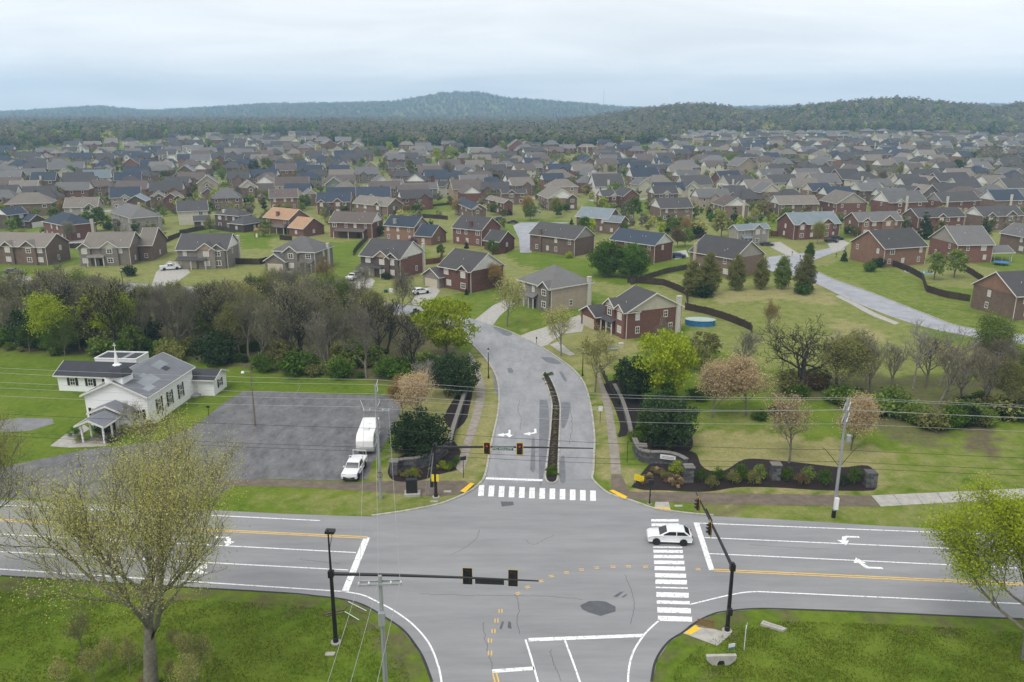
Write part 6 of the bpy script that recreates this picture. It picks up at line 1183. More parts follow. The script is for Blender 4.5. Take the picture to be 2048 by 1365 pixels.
# travel trailer
wt = mat('trailer_white', (.74, .74, .73), (.66, .66, .655), scale=1.4, rough=.4); tg = mat('trailer_graphic', (.10, .13, .22), (.22, .22, .25), scale=3, rough=.4)
tx, ty = W(731, 911); tt = empty('travel_trailer', (tx, ty, .03), R(92), 'white travel trailer hitched behind the pickup', 'trailer')
pf = [(0, .55), (-.35, 1.2), (-.25, 2.2), (.3, 2.75), (1.0, 3.0), (8.2, 3.0), (8.6, 2.7), (8.6, .55)]
sh_ = MB(); nn = len(pf); V = []
for yy, ins in ((-1.22, .08), (-1.25, 0), (-1.18, -.04), (1.18, -.04), (1.25, 0), (1.22, .08)): V += [(a, yy, b_ - (ins if b_ > 1 else -ins)) for a, b_ in pf]
sh_.add(V, [(i * nn + j, i * nn + (j + 1) % nn, (i + 1) * nn + (j + 1) % nn, (i + 1) * nn + j) for i in range(5) for j in range(nn)] + [tuple(range(nn))[::-1], tuple(range(5 * nn, 6 * nn))]).build('body', wt, tt); soften(tt.children[0], .08)
for s in (-1, 1):
    MB().add([(.4, s * 1.262, 1.5), (8.3, s * 1.262, 1.0), (8.3, s * 1.262, 1.25), (.4, s * 1.262, 1.75)], [(0, 1, 2, 3)]).build('stripe', tg, tt)
    for a in (1.6, 4.0, 6.4): MB().add([(a, s * 1.265, 1.9), (a + .9, s * 1.265, 1.9), (a + .9, s * 1.265, 2.45), (a, s * 1.265, 2.45)], [(0, 1, 2, 3)]).build('side_window', cglass, tt)
    for a in (4.4, 5.3): MB().lathe([(.2, -.1), (.34, -.1), (.34, .1), (.2, .1)], 14).xf(lambda x_, y_, z_: (x_, z_, y_)).build('wheel', rubber, tt, (a, s * 1.12, .34))
MB().add([(-.335, -.9, 1.35), (-.335, .9, 1.35), (-.275, .9, 1.75), (-.275, -.9, 1.75)], [(0, 1, 2, 3)]).build('front_decal', tg, tt)
MB().box(2.2, -.35, 3.0, 3.3, .35, 3.28).build('roof_air_conditioner', wt, tt); MB().box(5.0, -.2, 3.0, 5.4, .2, 3.14).build('roof_vent', wt, tt); MB().box(7.0, -.5, 3.0, 7.7, .1, 3.1).build('roof_vent', wt, tt)
tt.scale = (.8, .92, .92)
MB().tube([(0, -.9, .55), (-1.3, 0, .5)], .05, 6).tube([(0, .9, .55), (-1.3, 0, .5)], .05, 6).build('hitch', blackp, tt)
# ================================================================ SIGNALS, POLES, WIRES
blk = mat('black_powder_coat', (.018, .018, .019), (.012, .012, .013), scale=4, rough=.45); steel = mat('galvanised_steel', (.36, .37, .385), (.28, .29, .305), scale=2, rough=.5, metal=.35, stretch=(1, 1, .2))
greensign = mat('green_sign', (.012, .09, .055), (.01, .075, .045), scale=5, rough=.5); wsign = mat('white_sign', (.72, .72, .71), (.64, .64, .63), scale=5, rough=.5); ysign = mat('yellow_sign', (.78, .60, .02), (.66, .5, .02), scale=5, rough=.5)
ybord = mat('yellow_reflective_border', (.70, .42, .02), (.6, .36, .02), scale=6, rough=.5); lensr = mat('dark_red_lens', (.10, .01, .008), (.07, .008, .006), scale=9, rough=.3); lensy = mat('dark_amber_lens', (.12, .06, .01), (.09, .05, .01), scale=9, rough=.3); lensg = mat('dark_green_lens', (.01, .06, .04), (.01, .05, .03), scale=9, rough=.3)
litr = bpy.data.materials.new('lit_red_lens'); litr.use_nodes = True; _b = litr.node_tree.nodes['Principled BSDF']; _b.inputs['Base Color'].default_value = (.5, .02, .01, 1); _b.inputs['Emission Color'].default_value = (1, .06, .03, 1); _b.inputs['Emission Strength'].default_value = .35
def text(txt, size, m, parent, loc, rot, name='lettering'):
    c = bpy.data.curves.new(name, 'FONT'); c.body = txt; c.size = size; c.align_x = 'CENTER'; c.align_y = 'CENTER'; c.extrude = .004
    t_ = bpy.data.objects.new(name, c); COL.objects.link(t_); dg = bpy.context.evaluated_depsgraph_get(); me = bpy.data.meshes.new_from_object(t_.evaluated_get(dg)); bpy.data.objects.remove(t_)
    me.materials.clear(); me.materials.append(m); o = ob(name, me, parent, loc); o.rotation_euler = rot; return o
def signal_head(parent, x, z, lit=True, y=0.0, rz=0.0):
    """three-section head with backplate; local front -y"""
    h = MB().box(-.19, -.2, -.55, .19, .1, .55).build('signal_housing', blk, parent, (x, y, z), rz)
    bpl = MB()
    for a in ((-.38, -.02, -.75, .38, .02, -.57), (-.38, -.02, .57, .38, .02, .75), (-.38, -.02, -.57, -.2, .02, .57), (.2, -.02, -.57, .38, .02, .57)): bpl.box(*a)
    bpl.build('backplate', blk, h)
    yb = MB()
    for a in ((-.41, -.035, -.78, .41, -.022, -.70), (-.41, -.035, .70, .41, -.022, .78), (-.41, -.035, -.70, -.34, -.022, .70), (.34, -.035, -.70, .41, -.022, .70)): yb.box(*a)
    yb.build('backplate_border', ybord, h)
    for k, m_ in enumerate((litr if lit else lensr, lensy, lensg)):
        zc = .36 - .36 * k; MB().lathe([(.13, 0), (.1, .03), (.02, .045)], 12).xf(lambda a, b_, c: (a, -.2 - c, b_ + zc)).build('lens', m_, h)
        v = MB(); V = []
        for i in range(9):
            w_ = math.pi * (i / 8) ; V += [(.15 * math.cos(w_), -.2, zc + .15 * math.sin(w_)), (.14 * math.cos(w_), -.43, zc + .02 + .14 * math.sin(w_))]
        v.add(V, [(2 * i, 2 * i + 2, 2 * i + 3, 2 * i + 1) for i in range(8)]).build('visor', blk, h)
    return h
def mast(label, base, tip, hp, za, heads, sign=None, lum=0, face=1):
    bx, by = base; L_ = math.dist(base, tip); a = math.atan2(tip[1] - by, tip[0] - bx)
    o = empty('traffic_signal_mast', (bx, by, 0), a, label, 'traffic signal')
    MB().lathe([(.45, 0), (.45, .1), (.3, .12)], 12).build('footing', conc, o)
    MB().lathe([(.24, .1), (.24, .5), (.19, .55), (.15, hp), (.16, hp + .02), (.02, hp + .14)], 12).build('pole', blk, o)
    MB().tube([(.1, 0, za), (L_ * .3, 0, za + .12), (L_ * .65, 0, za + .17), (L_, 0, za + .15)], [.15, .13, .1, .06], 10).build('mast_arm', blk, o)
    MB().box(-.22, -.22, za - .3, .22, .22, za + .3).build('arm_clamp', blk, o)
    if lum:
        MB().tube([(0, 0, hp), (0, 0, lum)], [.11, .06], 8).build('luminaire_pole', blk, o)
    for d in heads: signal_head(o, d, za + .1, y=-.32 * face, rz=0 if face > 0 else math.pi)
    if sign:
        d, w_, tx_ = sign
        MB().box(d - w_ / 2, -.2, za - .24, d + w_ / 2, -.16, za + .24).build('street_name_sign', greensign if tx_ else blackp, o)
        bd = MB()
        for q in ((-w_ / 2, -.24, w_ / 2, -.2), (-w_ / 2, .2, w_ / 2, .24)): bd.box(d + q[0], -.206, za + q[1], d + q[2], -.201, za + q[3])
        bd.build('sign_border', wsign if tx_ else blk, o)
        if tx_: text(tx_, .36, wsign, o, (d, -.208, za), (R(90), 0, 0))
    return o
nb = W(872, 995)
m1 = mast('black signal mast with green street sign across the entry road', nb, (9.4, 85.2), 6.9, 6.45, (6.15, 9.95), (8.0, 2.45, 'LONG HOLLOW PK'))
for s_ in (-.28, .28): MB().box(s_ - .16, -.3, 2.2, s_ + .16, -.26, 3.1).build('warning_plate', ysign, m1)
MB().box(-.6, -.25, 1.4, -.25, .1, 2.4).build('control_box', blk, m1)
m2 = mast('black signal mast over the near road, seen from behind', (-15.2, 58.9), (2.2, 57.6), 7.1, 6.75, (11.5, 15.3), (13.4, 2.4, None), lum=10.9, face=-1)
for ch_ in m2.children: pass
MB().tube([(0, 0, 9.0), (-.3, 1.8, 9.2), (-.6, 2.6, 9.25)], .03, 6).build('detector_arm', blk, m2); MB().box(-1.1, 2.3, 9.1, -.3, 2.9, 9.35).build('detector', blk, m2)
m3 = mast('black signal mast at the right corner with arm pointing away', W(1454, 1263), W(1391, 982, 6.6), 6.8, 6.4, (6.4, 11.2), (9.0, 2.4, None), face=-1)
MB().box(-.5, -.2, 1.9, -.15, .2, 2.5).build('pedestrian_signal', blk, m3)
# utility poles
def upole(label, x, y, h, arms, extra=(), r0=.19, m=steel):
    o = empty('utility_pole', (x, y, 0), 0, label, 'utility pole')
    MB().lathe([(r0, 0), (r0 * .85, h * .5), (r0 * .62, h)], 10).build('pole', m, o)
    for (z, w_, a) in arms:
        c, s = math.cos(R(a)), math.sin(R(a)); MB().box(-w_ / 2, -.28, -.06, w_ / 2, -.18, .06).build('crossarm', steel, o, (0, 0, z), R(a))
        MB().box(-w_ / 2, .18, -.06, w_ / 2, .28, .06).build('crossarm', steel, o, (0, 0, z), R(a))
        for k in (-.96, -.5, .5, .96): MB().lathe([(.03, 0), (.07, .05), (.04, .09), (.07, .13), (.03, .2)], 8).build('insulator', wsign, o, (k * w_ / 2 * c + .23 * s, k * w_ / 2 * s - .23 * c, z + .06))
    return o
pA = upole('steel-grey utility pole on the verge beside the parking lot', -15.5, 85.5, 14.2, ((11.2, 3.0, 0),))
MB().tube([(0, 0, 13.2), (.25, 0, 13.7), (.15, 0, 14.4), (.3, 0, 14.9)], .035, 6).build('bracket', wsign, pA); MB().tube([(0, 0, 11.4), (.35, 0, 12.2), (.3, 0, 12.6)], .035, 6).build('bracket', wsign, pA)
MB().tube([(-1.45, 0, 11.3), (-1.8, 0, 12.4)], .03, 6).build('bracket', wsign, pA)
cl = MB(); cl.tube([(.35 * math.cos(k * .524), -.25, 3.2 + .35 * math.sin(k * .524)) for k in range(13)], .03, 5).build('coiled_cable', blk, pA)
pB = upole('grey utility pole with white crossarm in the foreground', -9.1, 48.3, 13.3, ((12.75, 3.0, 4),), r0=.2)
MB().box(-.2, -.5, 9.6, .25, -.15, 10.6).build('cable_box', steel, pB); MB().tube([(0, -.22, 0), (0, -.22, 9.6)], .05, 6).build('conduit', steel, pB)
pR = upole('grey utility pole at the right roadside', 36.3, 81.0, 14.3, ((13.3, 2.6, 62), (12.0, 2.6, 62)))
MB().lathe([(.22, 0), (.28, .05), (.28, .75), (.22, .8)], 12).build('transformer', steel, pR, (.55, -.1, 9.3)); MB().box(-.22, -.5, 1.2, .22, -.2, 2.6).build('meter_box', wsign, pR)
for s in (-1, 1): MB().tube([(0, 0, 6.2), (s * 1.5, .4, 8.0), (s * 1.9, .5, 8.3)], .035, 5).build('bracket', blk, pR)
MB().lathe([(.235, 0), (.235, .9)], 10).build('base_sleeve', blk, pR)
wire = mat('bare_wire', (.36, .36, .35), (.28, .28, .275), scale=2, rough=.5); wired = mat('black_cable', (.03, .03, .032), (.02, .02, .02), scale=2, rough=.7)
def wire_run(label, pts, sag=.5, r=.016, m=wire, name='power_line'):
    mb = MB()
    for a, b_ in zip(pts[:-1], pts[1:]):
        a, b_ = Vector(a), Vector(b_); mb.tube([a.lerp(b_, t) - Vector((0, 0, 4 * sag * t * (1 - t))) for t in np.linspace(0, 1, 17)], r, 4)
    tag(mb.build(name, m), label, 'wire', 'overhead wires')
hs = (14.9, 14.3, 13.2, 12.5, 11.6)
for i, (za, zr) in enumerate(zip(hs, (14.4, 13.9, 13.3, 12.6, 11.8))):
    wire_run(f'{ORD(i + 1)} overhead power line from the top along the main road', [(-100, 96 - .3 * i, za + .4), (-15.5 + (0, .3, -.3, 1.4, -1.4)[i], 85.5, za), (36.3 + (.0, .5, -.5, .6, -.6)[i], 81.0 + (0, .9, -.9, 1.1, -1.1)[i], zr), (130, 74, zr + .2)], .7)
for i, (za, zr, xx) in enumerate(((9.0, 8.3, 0), (6.6, 6.9, 0), (6.1, 6.2, 0))):
    wire_run(f'{ORD(i + 1)} dark cable below the power lines along the main road', [(-100, 96, za), (-15.5, 85.4, za), (36.3, 80.9, zr), (130, 74, zr)], .5, .022, wired, 'communication_cable')
for i, k in enumerate((-1.4, -.1, 1.4)):
    wire_run(f'{("left", "middle", "right")[i]} power line running from the foreground pole to the verge pole', [(-9.1 + k * 1.02, 20, 13.2), (-9.1 + k, 48.1, 13.0), (-15.5 + k, 85.3, 11.4)], .35)
def guy(label, a, b_): wire_run(label, [a, b_], 0.02, .018, steel, 'guy_wire')
guy('guy wire beside the left signal mast', (-9.3, 85.9, 6.4), W(848, 998) + (0,))
# ================================================================ STREET FURNITURE
def lamp_post(label, u, v, h=5.0, m=blk):
    x, y = W(u, v); o = empty('lamp_post', (x, y, 0), 0, label, 'street lamp', 'street lamps')
    MB().lathe([(.16, 0), (.16, .3), (.09, .5), (.06, h - .7), (.09, h - .62)], 10).build('pole', m, o)
    MB().lathe([(.09, h - .62), (.2, h - .15), (.2, h - .12)], 8).build('lantern', wsign, o); MB().lathe([(.24, h - .12), (.1, h + .05), (.02, h + .2)], 8).build('lantern_cap', m, o)
lamp_post('black lamp post on the left verge of the entry road', 977, 757, 5.3); lamp_post('black lamp post beside the right street tree', 1165, 752, 5.2); lamp_post('black lamp post at the street behind the thicket', 693, 602, 5.0); lamp_post('black lamp post near the grey stone house', 247, 575, 5.0)
lp = empty('yard_light', (*W(511, 853), 0), 0, 'wooden pole with a white yard light in the church lot', 'lamp'); MB().lathe([(.13, 0), (.09, 8.5)], 8).build('pole', mat('wood_pole', (.20, .165, .125), (.13, .105, .08), scale=2, rough=.9), lp)
MB().tube([(0, 0, 8.3), (-.6, -.1, 8.5), (-1.0, -.15, 8.45)], .03, 6).build('bracket', steel, lp); MB().lathe([(.22, 0), (.25, .12), (.1, .3)], 10).build('lamp_head', wsign, lp, (-1.05, -.15, 8.2))
wood = MT['wood_pole']
def sign_post(label, u, v, h, w_, hh, m, rz=0, post=blk, txt=None, name='road_sign'):
    x, y = W(u, v); o = empty(name, (x, y, 0), R(rz), label, 'sign'); MB().box(-.035, -.03, 0, .035, .03, h).build('post', post, o); MB().box(-w_ / 2, -.05, h - hh, w_ / 2, -.032, h + .02).build('panel', m, o)
    if txt: text(txt[0], txt[1], blk, o, (0, -.055, h - hh / 2), (R(90), 0, 0))
    return o
sign_post('white speed limit sign on the right verge', 1200, 846, 2.6, .6, .75, wsign); sign_post('dark sign seen from behind on the left corner', 927, 956, 2.9, .75, .5, blk, 20)
sign_post('thin black sign post beside the right entrance wall', 1254, 925, 3.0, .3, .25, blk, 90); sign_post('small sign left of the church car park', 418, 832, 1.6, .5, .3, blk)
o = sign_post('tall white real estate sign leaning at the right corner', 1488, 1300, 2.4, .9, 1.6, wsign, 68, wsign, name='yard_sign')
for k in range(5): MB().box(-.36, -.058, 1.0 + .26 * k, .36, -.052, 1.12 + .26 * k).build('print_line', mat('blue_print', (.05, .10, .24), (.04, .08, .2), scale=5, rough=.5) if 'blue_print' not in MT else MT['blue_print'], o)
o = empty('yard_sign', (*W(1463, 1300), 0), R(15), 'small white and blue yard sign on the grass', 'sign'); MB().box(-.3, -.02, .15, .3, .02, .6).build('panel', wsign, o); MB().box(-.3, -.026, .15, .3, -.021, .28).build('print_band', mat('sky_blue_print', (.05, .25, .45), (.04, .2, .4), scale=5, rough=.5), o); MB().box(-.28, -.01, 0, -.25, .01, .3).box(.25, -.01, 0, .28, .01, .3).build('stake', steel, o)
for (u, v, rz, lab) in ((1278, 968, -35, 'yellow tilted sign panel at the right corner bed'),):
    o = empty('yellow_sign', (*W(u, v), 0), R(rz), lab, 'sign'); MB().box(-.65, -.02, .35, .65, .02, 1.15).build('panel', ysign, o); MB().box(-.5, -.02, 0, -.44, .02, .4).box(.44, -.02, 0, .5, .02, .4).build('leg', steel, o)
    for k in range(3): MB().box(-.45, -.026, .52 + .2 * k, .45, -.021, .58 + .2 * k).build('print_line', mat('faded_print', (.5, .38, .02), (.4, .3, .02), scale=6, rough=.6) if 'faded_print' not in MT else MT['faded_print'], o)
o = empty('pedestrian_signal_post', (*W(1299, 1008), 0), 0, 'black pedestrian signal post at the right corner', 'signal post'); MB().lathe([(.14, 0), (.14, .2), (.07, .25), (.06, 3.0)], 10).build('pole', blk, o); MB().box(-.3, -.3, 2.6, .3, .1, 3.15).build('signal_head', blk, o); MB().box(-.08, -.16, 1.0, .08, -.06, 1.3).build('push_button', blk, o)
MB().lathe([(.25, 0), (.25, .06)], 10).build('footing', conc, o)
o = empty('utility_cabinet', (*W(825, 990), 0), R(4), 'black utility cabinet on a concrete pad', 'cabinet'); MB().box(-.7, -.2, .3, .6, .5, 2.0).build('cabinet', blk, o); MB().box(-.95, -.6, 0, .95, .7, .3).build('plinth', conc, o); MB().box(-.72, -.23, .32, -.04, -.2, 1.95).box(.0, -.23, .32, .6, -.2, 1.95).build('door', blackp, o)
for (u, v, lab) in ((857, 993, 'leaning grey pole brace beside the signal mast'),): tag(MB().tube([(*W(u, v), 0), (-9.2, 85.9, 5.6)], .06, 6).build('pole_brace', steel), lab, 'brace')
def flat_box(name, u, v, w_, d, h, m, label, cat, rz=0):
    o = empty(name, (*W(u, v), 0), R(rz), label, cat); MB().prism([(-w_ / 2 + .04, -d / 2), (w_ / 2 - .04, -d / 2), (w_ / 2, -d / 2 + .04), (w_ / 2, d / 2), (-w_ / 2, d / 2), (-w_ / 2, -d / 2 + .04)], 0, h).build('lid', m, o); MB().prism([(-w_ / 2 + .12, -d / 2 + .1), (w_ / 2 - .12, -d / 2 + .1), (w_ / 2 - .12, d / 2 - .1), (-w_ / 2 + .12, d / 2 - .1)], h, h + .012).build('cover_plate', m, o)
flat_box('handhole', 660, 1309, .8, .45, .08, conc, 'pale handhole cover in the front left grass', 'utility box'); flat_box('handhole', 1357, 1013, .9, .4, .08, conc, 'pale handhole cover on the right verge', 'utility box'); flat_box('handhole', 868, 1004, .9, .35, .08, conc, 'pale handhole cover by the left corner', 'utility box'); flat_box('handhole', 895, 984, .9, .5, .06, conc, 'concrete pad on the left corner dirt', 'utility box')
o = empty('storm_drain', (*W(1412, 1249), 0), R(-12), 'rusty storm drain grate at the right corner ramp', 'drain'); rust = mat('rusty_iron', (.20, .095, .045), (.12, .06, .03), scale=8, rough=.9)
fr_ = MB().box(-.75, -.6, 0, .75, -.52, .07).box(-.75, .52, 0, .75, .6, .07).box(-.75, -.52, 0, -.67, .52, .07).box(.67, -.52, 0, .75, .52, .07); fr_.build('frame', rust, o)
for k in range(9): MB().box(-.6 + k * .14, -.52, .02, -.54 + k * .14, .52, .06).build('grate_bar', rust, o)
o = empty('culvert_headwall', (*W(1441, 1330), 0), R(2), 'white concrete culvert headwall in the front right grass', 'culvert')
MB().prism([(-1.25, .55), (1.25, .55), (1.2, .15), (.7, -.35), (.32, -.4), (.3, -.1), (.16, .1), (-.16, .1), (-.3, -.1), (-.32, -.4), (-.7, -.35), (-1.2, .15)], -.15, .15, 'y').build('headwall', conc, o, (0, 0, .4)); MB().box(-.4, -.1, 0, .4, .12, .5).build('pipe_opening', darkin, o, (0, .1, 0))
o = empty('concrete_headwall', (*W(1545, 1255), 0), R(-28), 'weathered concrete slab lying in the grass at right', 'culvert'); MB().prism([(-1.0, -.3), (.9, -.35), (1.2, .1), (-.9, .3)], 0, .25).build('slab', conc, o); MB().box(-.8, -.1, .25, .8, .05, .34).build('lip', conc, o)
for i, (u0, v0, u1, v1) in enumerate(((697, 1206, 733, 1224), (700, 1216, 740, 1232), (690, 1226, 718, 1242), (724, 1236, 757, 1260))):
    tag(MB().tube([(*W(u0, v0), .12), (*W(u1, v1), .1)], .035, 6).build('marker_stake', wood if i % 2 else wsign), f'{("pale", "brown", "white", "longest brown")[i]} stake lying in the grass by the front left curve', 'stake')
o = empty('metal_frame', (*W(675, 1225), 0), R(20), 'bent metal pipe frame by the front left mast', 'debris'); MB().tube([(-1.2, 0, .1), (.6, .1, .1), (.9, .5, .1), (.8, .9, .1)], .05, 6).build('pipe', wood, o); MB().tube([(-1.1, -.3, .08), (.5, -.25, .08)], .05, 6).build('rail', wood, o)
for i, (u, v) in enumerate(((1073, 688), (1600, 520), (1672, 516), (1584, 512))):
    o = empty('mailbox', (*W(u, v), 0), 0, ('dark mailbox at the bend driveway', 'dark mailbox at the pale street mouth', 'dark mailbox before the pool house', 'dark mailbox left of the street mouth')[i], 'mailbox'); MB().box(-.05, -.05, 0, .05, .05, 1.1).build('post', blk, o); MB().prism([(-.14, 0), (.14, 0), (.14, .2), (.08, .28), (-.08, .28), (-.14, .2)], -.28, .28, 'y').build('box', blk, o, (0, 0, 1.1))
o = empty('waste_bin', (*W(1242, 697), 0), R(10), 'cream wheeled bin beside the dark red brick house', 'bin'); MB().prism([(-.35, 0), (.35, 0), (.42, 1.0), (-.42, 1.0)], -.38, .38, 'y').build('body', mat('cream_plastic', (.5, .46, .36), (.44, .4, .31), scale=4, rough=.6), o); MB().box(-.46, -.42, 1.0, .46, .42, 1.08).build('lid', MT['cream_plastic'], o)
o = empty('garden_bench', (*W(1226, 702), 0), R(8), 'grey garden bench beside the cream bin', 'bench'); MB().box(-.9, -.25, .42, .9, .25, .48).build('seat', steel, o); MB().box(-.9, .22, .5, .9, .27, .9).build('backrest', steel, o)
for q in (-.8, .8): MB().box(q - .04, -.22, 0, q + .04, .22, .42).build('leg', steel, o)
for i, (u, v, lab) in enumerate(((777, 585, 'green and white utility pedestals on the lawn'),)):
    o = empty('utility_pedestal', (*W(u, v), 0), R(10), lab, 'utility box'); MB().prism([(-.5, 0), (.5, 0), (.5, .8), (.4, .9), (-.4, .9), (-.5, .8)], -.4, .4, 'y').build('white_box', wsign, o, (.7, 0, 0)); MB().box(-1.1, -.4, 0, -.2, .4, .7).build('green_box', greensign, o)
# ---- stone entrance walls: coursed stones over a core
stn = mat('wall_stone', (.125, .122, .125), (.06, .06, .063), scale=2.2, rough=.9, bump=.4, rnd=.35); stc = mat('stone_cap', (.20, .185, .165), (.14, .13, .12), scale=2, rough=.9, bump=.3); core = mat('wall_mortar', (.10, .098, .095), (.08, .078, .075), scale=6, rough=.95)
def stone_wall(label, pts, h, w_=.5, step=.62, pl=None):
    P = smooth(pts, 40); A = offset(P, w_ / 2 - .05); B = offset(P, -w_ / 2 + .05); n_ = 40
    o = empty('stone_wall', (P[0][0], P[0][1], 0), 0, label, 'wall'); ox, oy = P[0]
    V = [(a[0] - ox, a[1] - oy, z) for z in (0, h) for a in list(A) + list(B)[::-1]]; k = 2 * n_
    MB().add(V, [(i, (i + 1) % k, k + (i + 1) % k, k + i) for i in range(k)] + [tuple(range(k, 2 * k))]).build('core', core, o)
    ln = np.linalg.norm(np.diff(P, axis=0), axis=1).sum(); nc_ = int(ln / step); rows_ = int(h / .32)
    T_ = np.gradient(P, axis=0)
    for r_ in range(rows_):
        Q = resample(P, nc_ + 1)
        for i in range(nc_):
            t0 = Q[i]; t1 = Q[i + 1]; d = t1 - t0; l_ = np.linalg.norm(d); d = d / l_; nrm = np.array([-d[1], d[0]]); c = (t0 + t1) / 2 + d * (step * .5 if r_ % 2 else 0) * .9
            if i == nc_ - 1 and r_ % 2: continue
            hw_ = w_ / 2 + rng.uniform(-.02, .05); a_ = l_ / 2 * rng.uniform(.82, .95); z0_ = r_ * h / rows_ + .02; z1_ = (r_ + 1) * h / rows_ - .015 + rng.uniform(-.02, .02)
            MB().box(-a_, -hw_, z0_, a_, hw_, z1_).build('stone', stn, o, (c[0] - ox, c[1] - oy, 0), math.atan2(d[1], d[0]))
    Q = resample(P, max(3, int(ln / 1.1)))
    for a, b_ in zip(Q[:-1], Q[1:]):
        d = b_ - a; l_ = np.linalg.norm(d); c = (a + b_) / 2; MB().box(-l_ / 2 + .01, -w_ / 2 - .1, h, l_ / 2 - .01, w_ / 2 + .1, h + .1).build('cap_stone', stc, o, (c[0] - ox, c[1] - oy, 0), math.atan2(d[1], d[0]))
    return o, P
def pier(label, u, v, w_, h, cap=True):
    o = empty('stone_pier', (*W(u, v), 0), R(rng.uniform(-6, 6)), label, 'pier'); MB().box(-w_ / 2 + .05, -w_ / 2 + .05, 0, w_ / 2 - .05, w_ / 2 - .05, h).build('core', core, o); n_ = int(h / .34)
    for r_ in range(n_):
        z0_, z1_ = r_ * h / n_ + .015, (r_ + 1) * h / n_ - .015; s = .5 + rng.uniform(-.14, .14) ; a = -w_ / 2 + s * w_
        for q in ((-w_ / 2, a - .015), (a + .015, w_ / 2)): MB().box(q[0], -w_ / 2 - rng.uniform(0, .04), z0_, q[1], w_ / 2, z1_).build('stone', stn, o)
    if cap: MB().box(-w_ / 2 - .12, -w_ / 2 - .12, h, w_ / 2 + .12, w_ / 2 + .12, h + .14).build('cap_stone', stc, o)
ow, P = stone_wall('curved dark stone entrance wall with white sign on the right', px((1268, 898), (1277, 918), (1292, 926), (1320, 926), (1350, 930), (1372, 942)), 1.55)
a, b_ = P[25] - P[0], P[31] - P[0]; c_ = (a + b_) / 2; an = math.atan2(b_[1] - a[1], b_[0] - a[0])
MB().box(-1.0, -.40, .75, 1.0, -.32, 1.35).build('sign_plate', wsign, ow, (c_[0], c_[1], 0), an)
for k in range(2): MB().box(-.8, -.406, .88 + .2 * k, .8, -.401, .98 + .2 * k).build('sign_lettering', steel, ow, (c_[0], c_[1], 0), an)
pier('stone pier with cap at the end of the right entrance wall', 1376, 963, 1.05, 2.0); pier('stone pier in the middle of the long mulch bed', 1549, 958, 1.05, 2.0); pier('rough stone block at the far end of the mulch bed', 1738, 971, 1.3, 1.9, False); pier('short stone pier at the start of the right entrance wall', 1284, 916, .95, 1.75)
stone_wall('curved dark stone entrance wall on the left', px((790, 944), (800, 940), (830, 938), (858, 930), (880, 918), (893, 905)), 1.45); pier('stone pier at the left end of the left entrance wall', 789, 948, .95, 1.75)
stone_wall('low stone wall behind the left sidewalk', px((899, 900), (906, 870), (922, 820), (932, 790)), 1.0, .4, .8); stone_wall('low stone wall behind the right sidewalk', px((1262, 880), (1256, 850), (1244, 812), (1228, 780)), 1.0, .4, .8)
# ---- fences
fw = mat('weathered_fence', (.085, .068, .052), (.05, .04, .031), scale=3, rough=.95, rnd=.2); fdk = mat('dark_brown_fence', (.055, .035, .026), (.035, .023, .018), scale=3, rough=.95, rnd=.2); frd = mat('red_brown_fence', (.13, .055, .035), (.085, .036, .024), scale=3, rough=.95, rnd=.2)
FENCE = []
def fence(label, pts, h=1.6, m=fw, board=.42):
    """boards (grouped two picket widths), rails, posts"""
    P = np.array(px(*pts)); ln = np.linalg.norm(np.diff(P, axis=0), axis=1).sum(); n_ = max(3, int(ln / 2.4)); Q = resample(P, n_ + 1); o = empty('fence', (*Q[0], 0), 0, label, 'fence')
    for i in range(n_):
        a, b_ = Q[i] - Q[0], Q[i + 1] - Q[0]; d = b_ - a; l_ = np.linalg.norm(d); an = math.atan2(d[1], d[0]); MB().box(-.06, -.06, 0, .06, .06, h + .1).build('post', m, o, (*a, 0), an)
        hh = h + rng.uniform(-.05, .05); pn = MB(); nb_ = max(1, int(l_ / .2))
        for k in range(nb_): x0_ = .02 + k * (l_ - .04) / nb_; pn.box(x0_, -.1, .05, x0_ + (l_ - .04) / nb_ - .02, -.07, hh - (.05 if k % 2 else 0))
        pn.box(0, -.07, .4, l_, -.03, .5).box(0, -.07, h - .5, l_, -.03, h - .4); pn.build('fence_panel', m, o, (*a, 0), an)
fence('weathered fence between the green trees and the pear row', ((1262, 570), (1290, 561), (1330, 548), (1372, 540), (1400, 545))); fence('long dark fence from the corner house to the pear row', ((1370, 620), (1410, 628), (1450, 640), (1500, 660), (1505, 668)), 1.7, fdk); fence('dark fence behind the dark red brick house', ((1255, 566), (1290, 568), (1330, 572), (1372, 590), (1376, 614)), 1.8, fdk)
fence('curved dark fence round the pool yard', ((1764, 530), (1790, 534), (1820, 546), (1845, 560), (1852, 584), (1890, 596), (1940, 604)), 1.8, fdk); fence('dark fence right of the pool', ((1925, 540), (1942, 550), (1965, 565), (1968, 590)), 1.8, fdk)
fence('red-brown fence below the playset lawn', ((472, 529), (520, 530), (560, 520), (560, 508)), 1.9, fdk); fence('red-brown fence between the two dark brick houses', ((852, 530), (880, 527), (885, 512)), 1.8, frd); fence('red-brown fence beside the lower red wing', ((985, 510), (1010, 508), (1028, 498)), 1.8, frd)
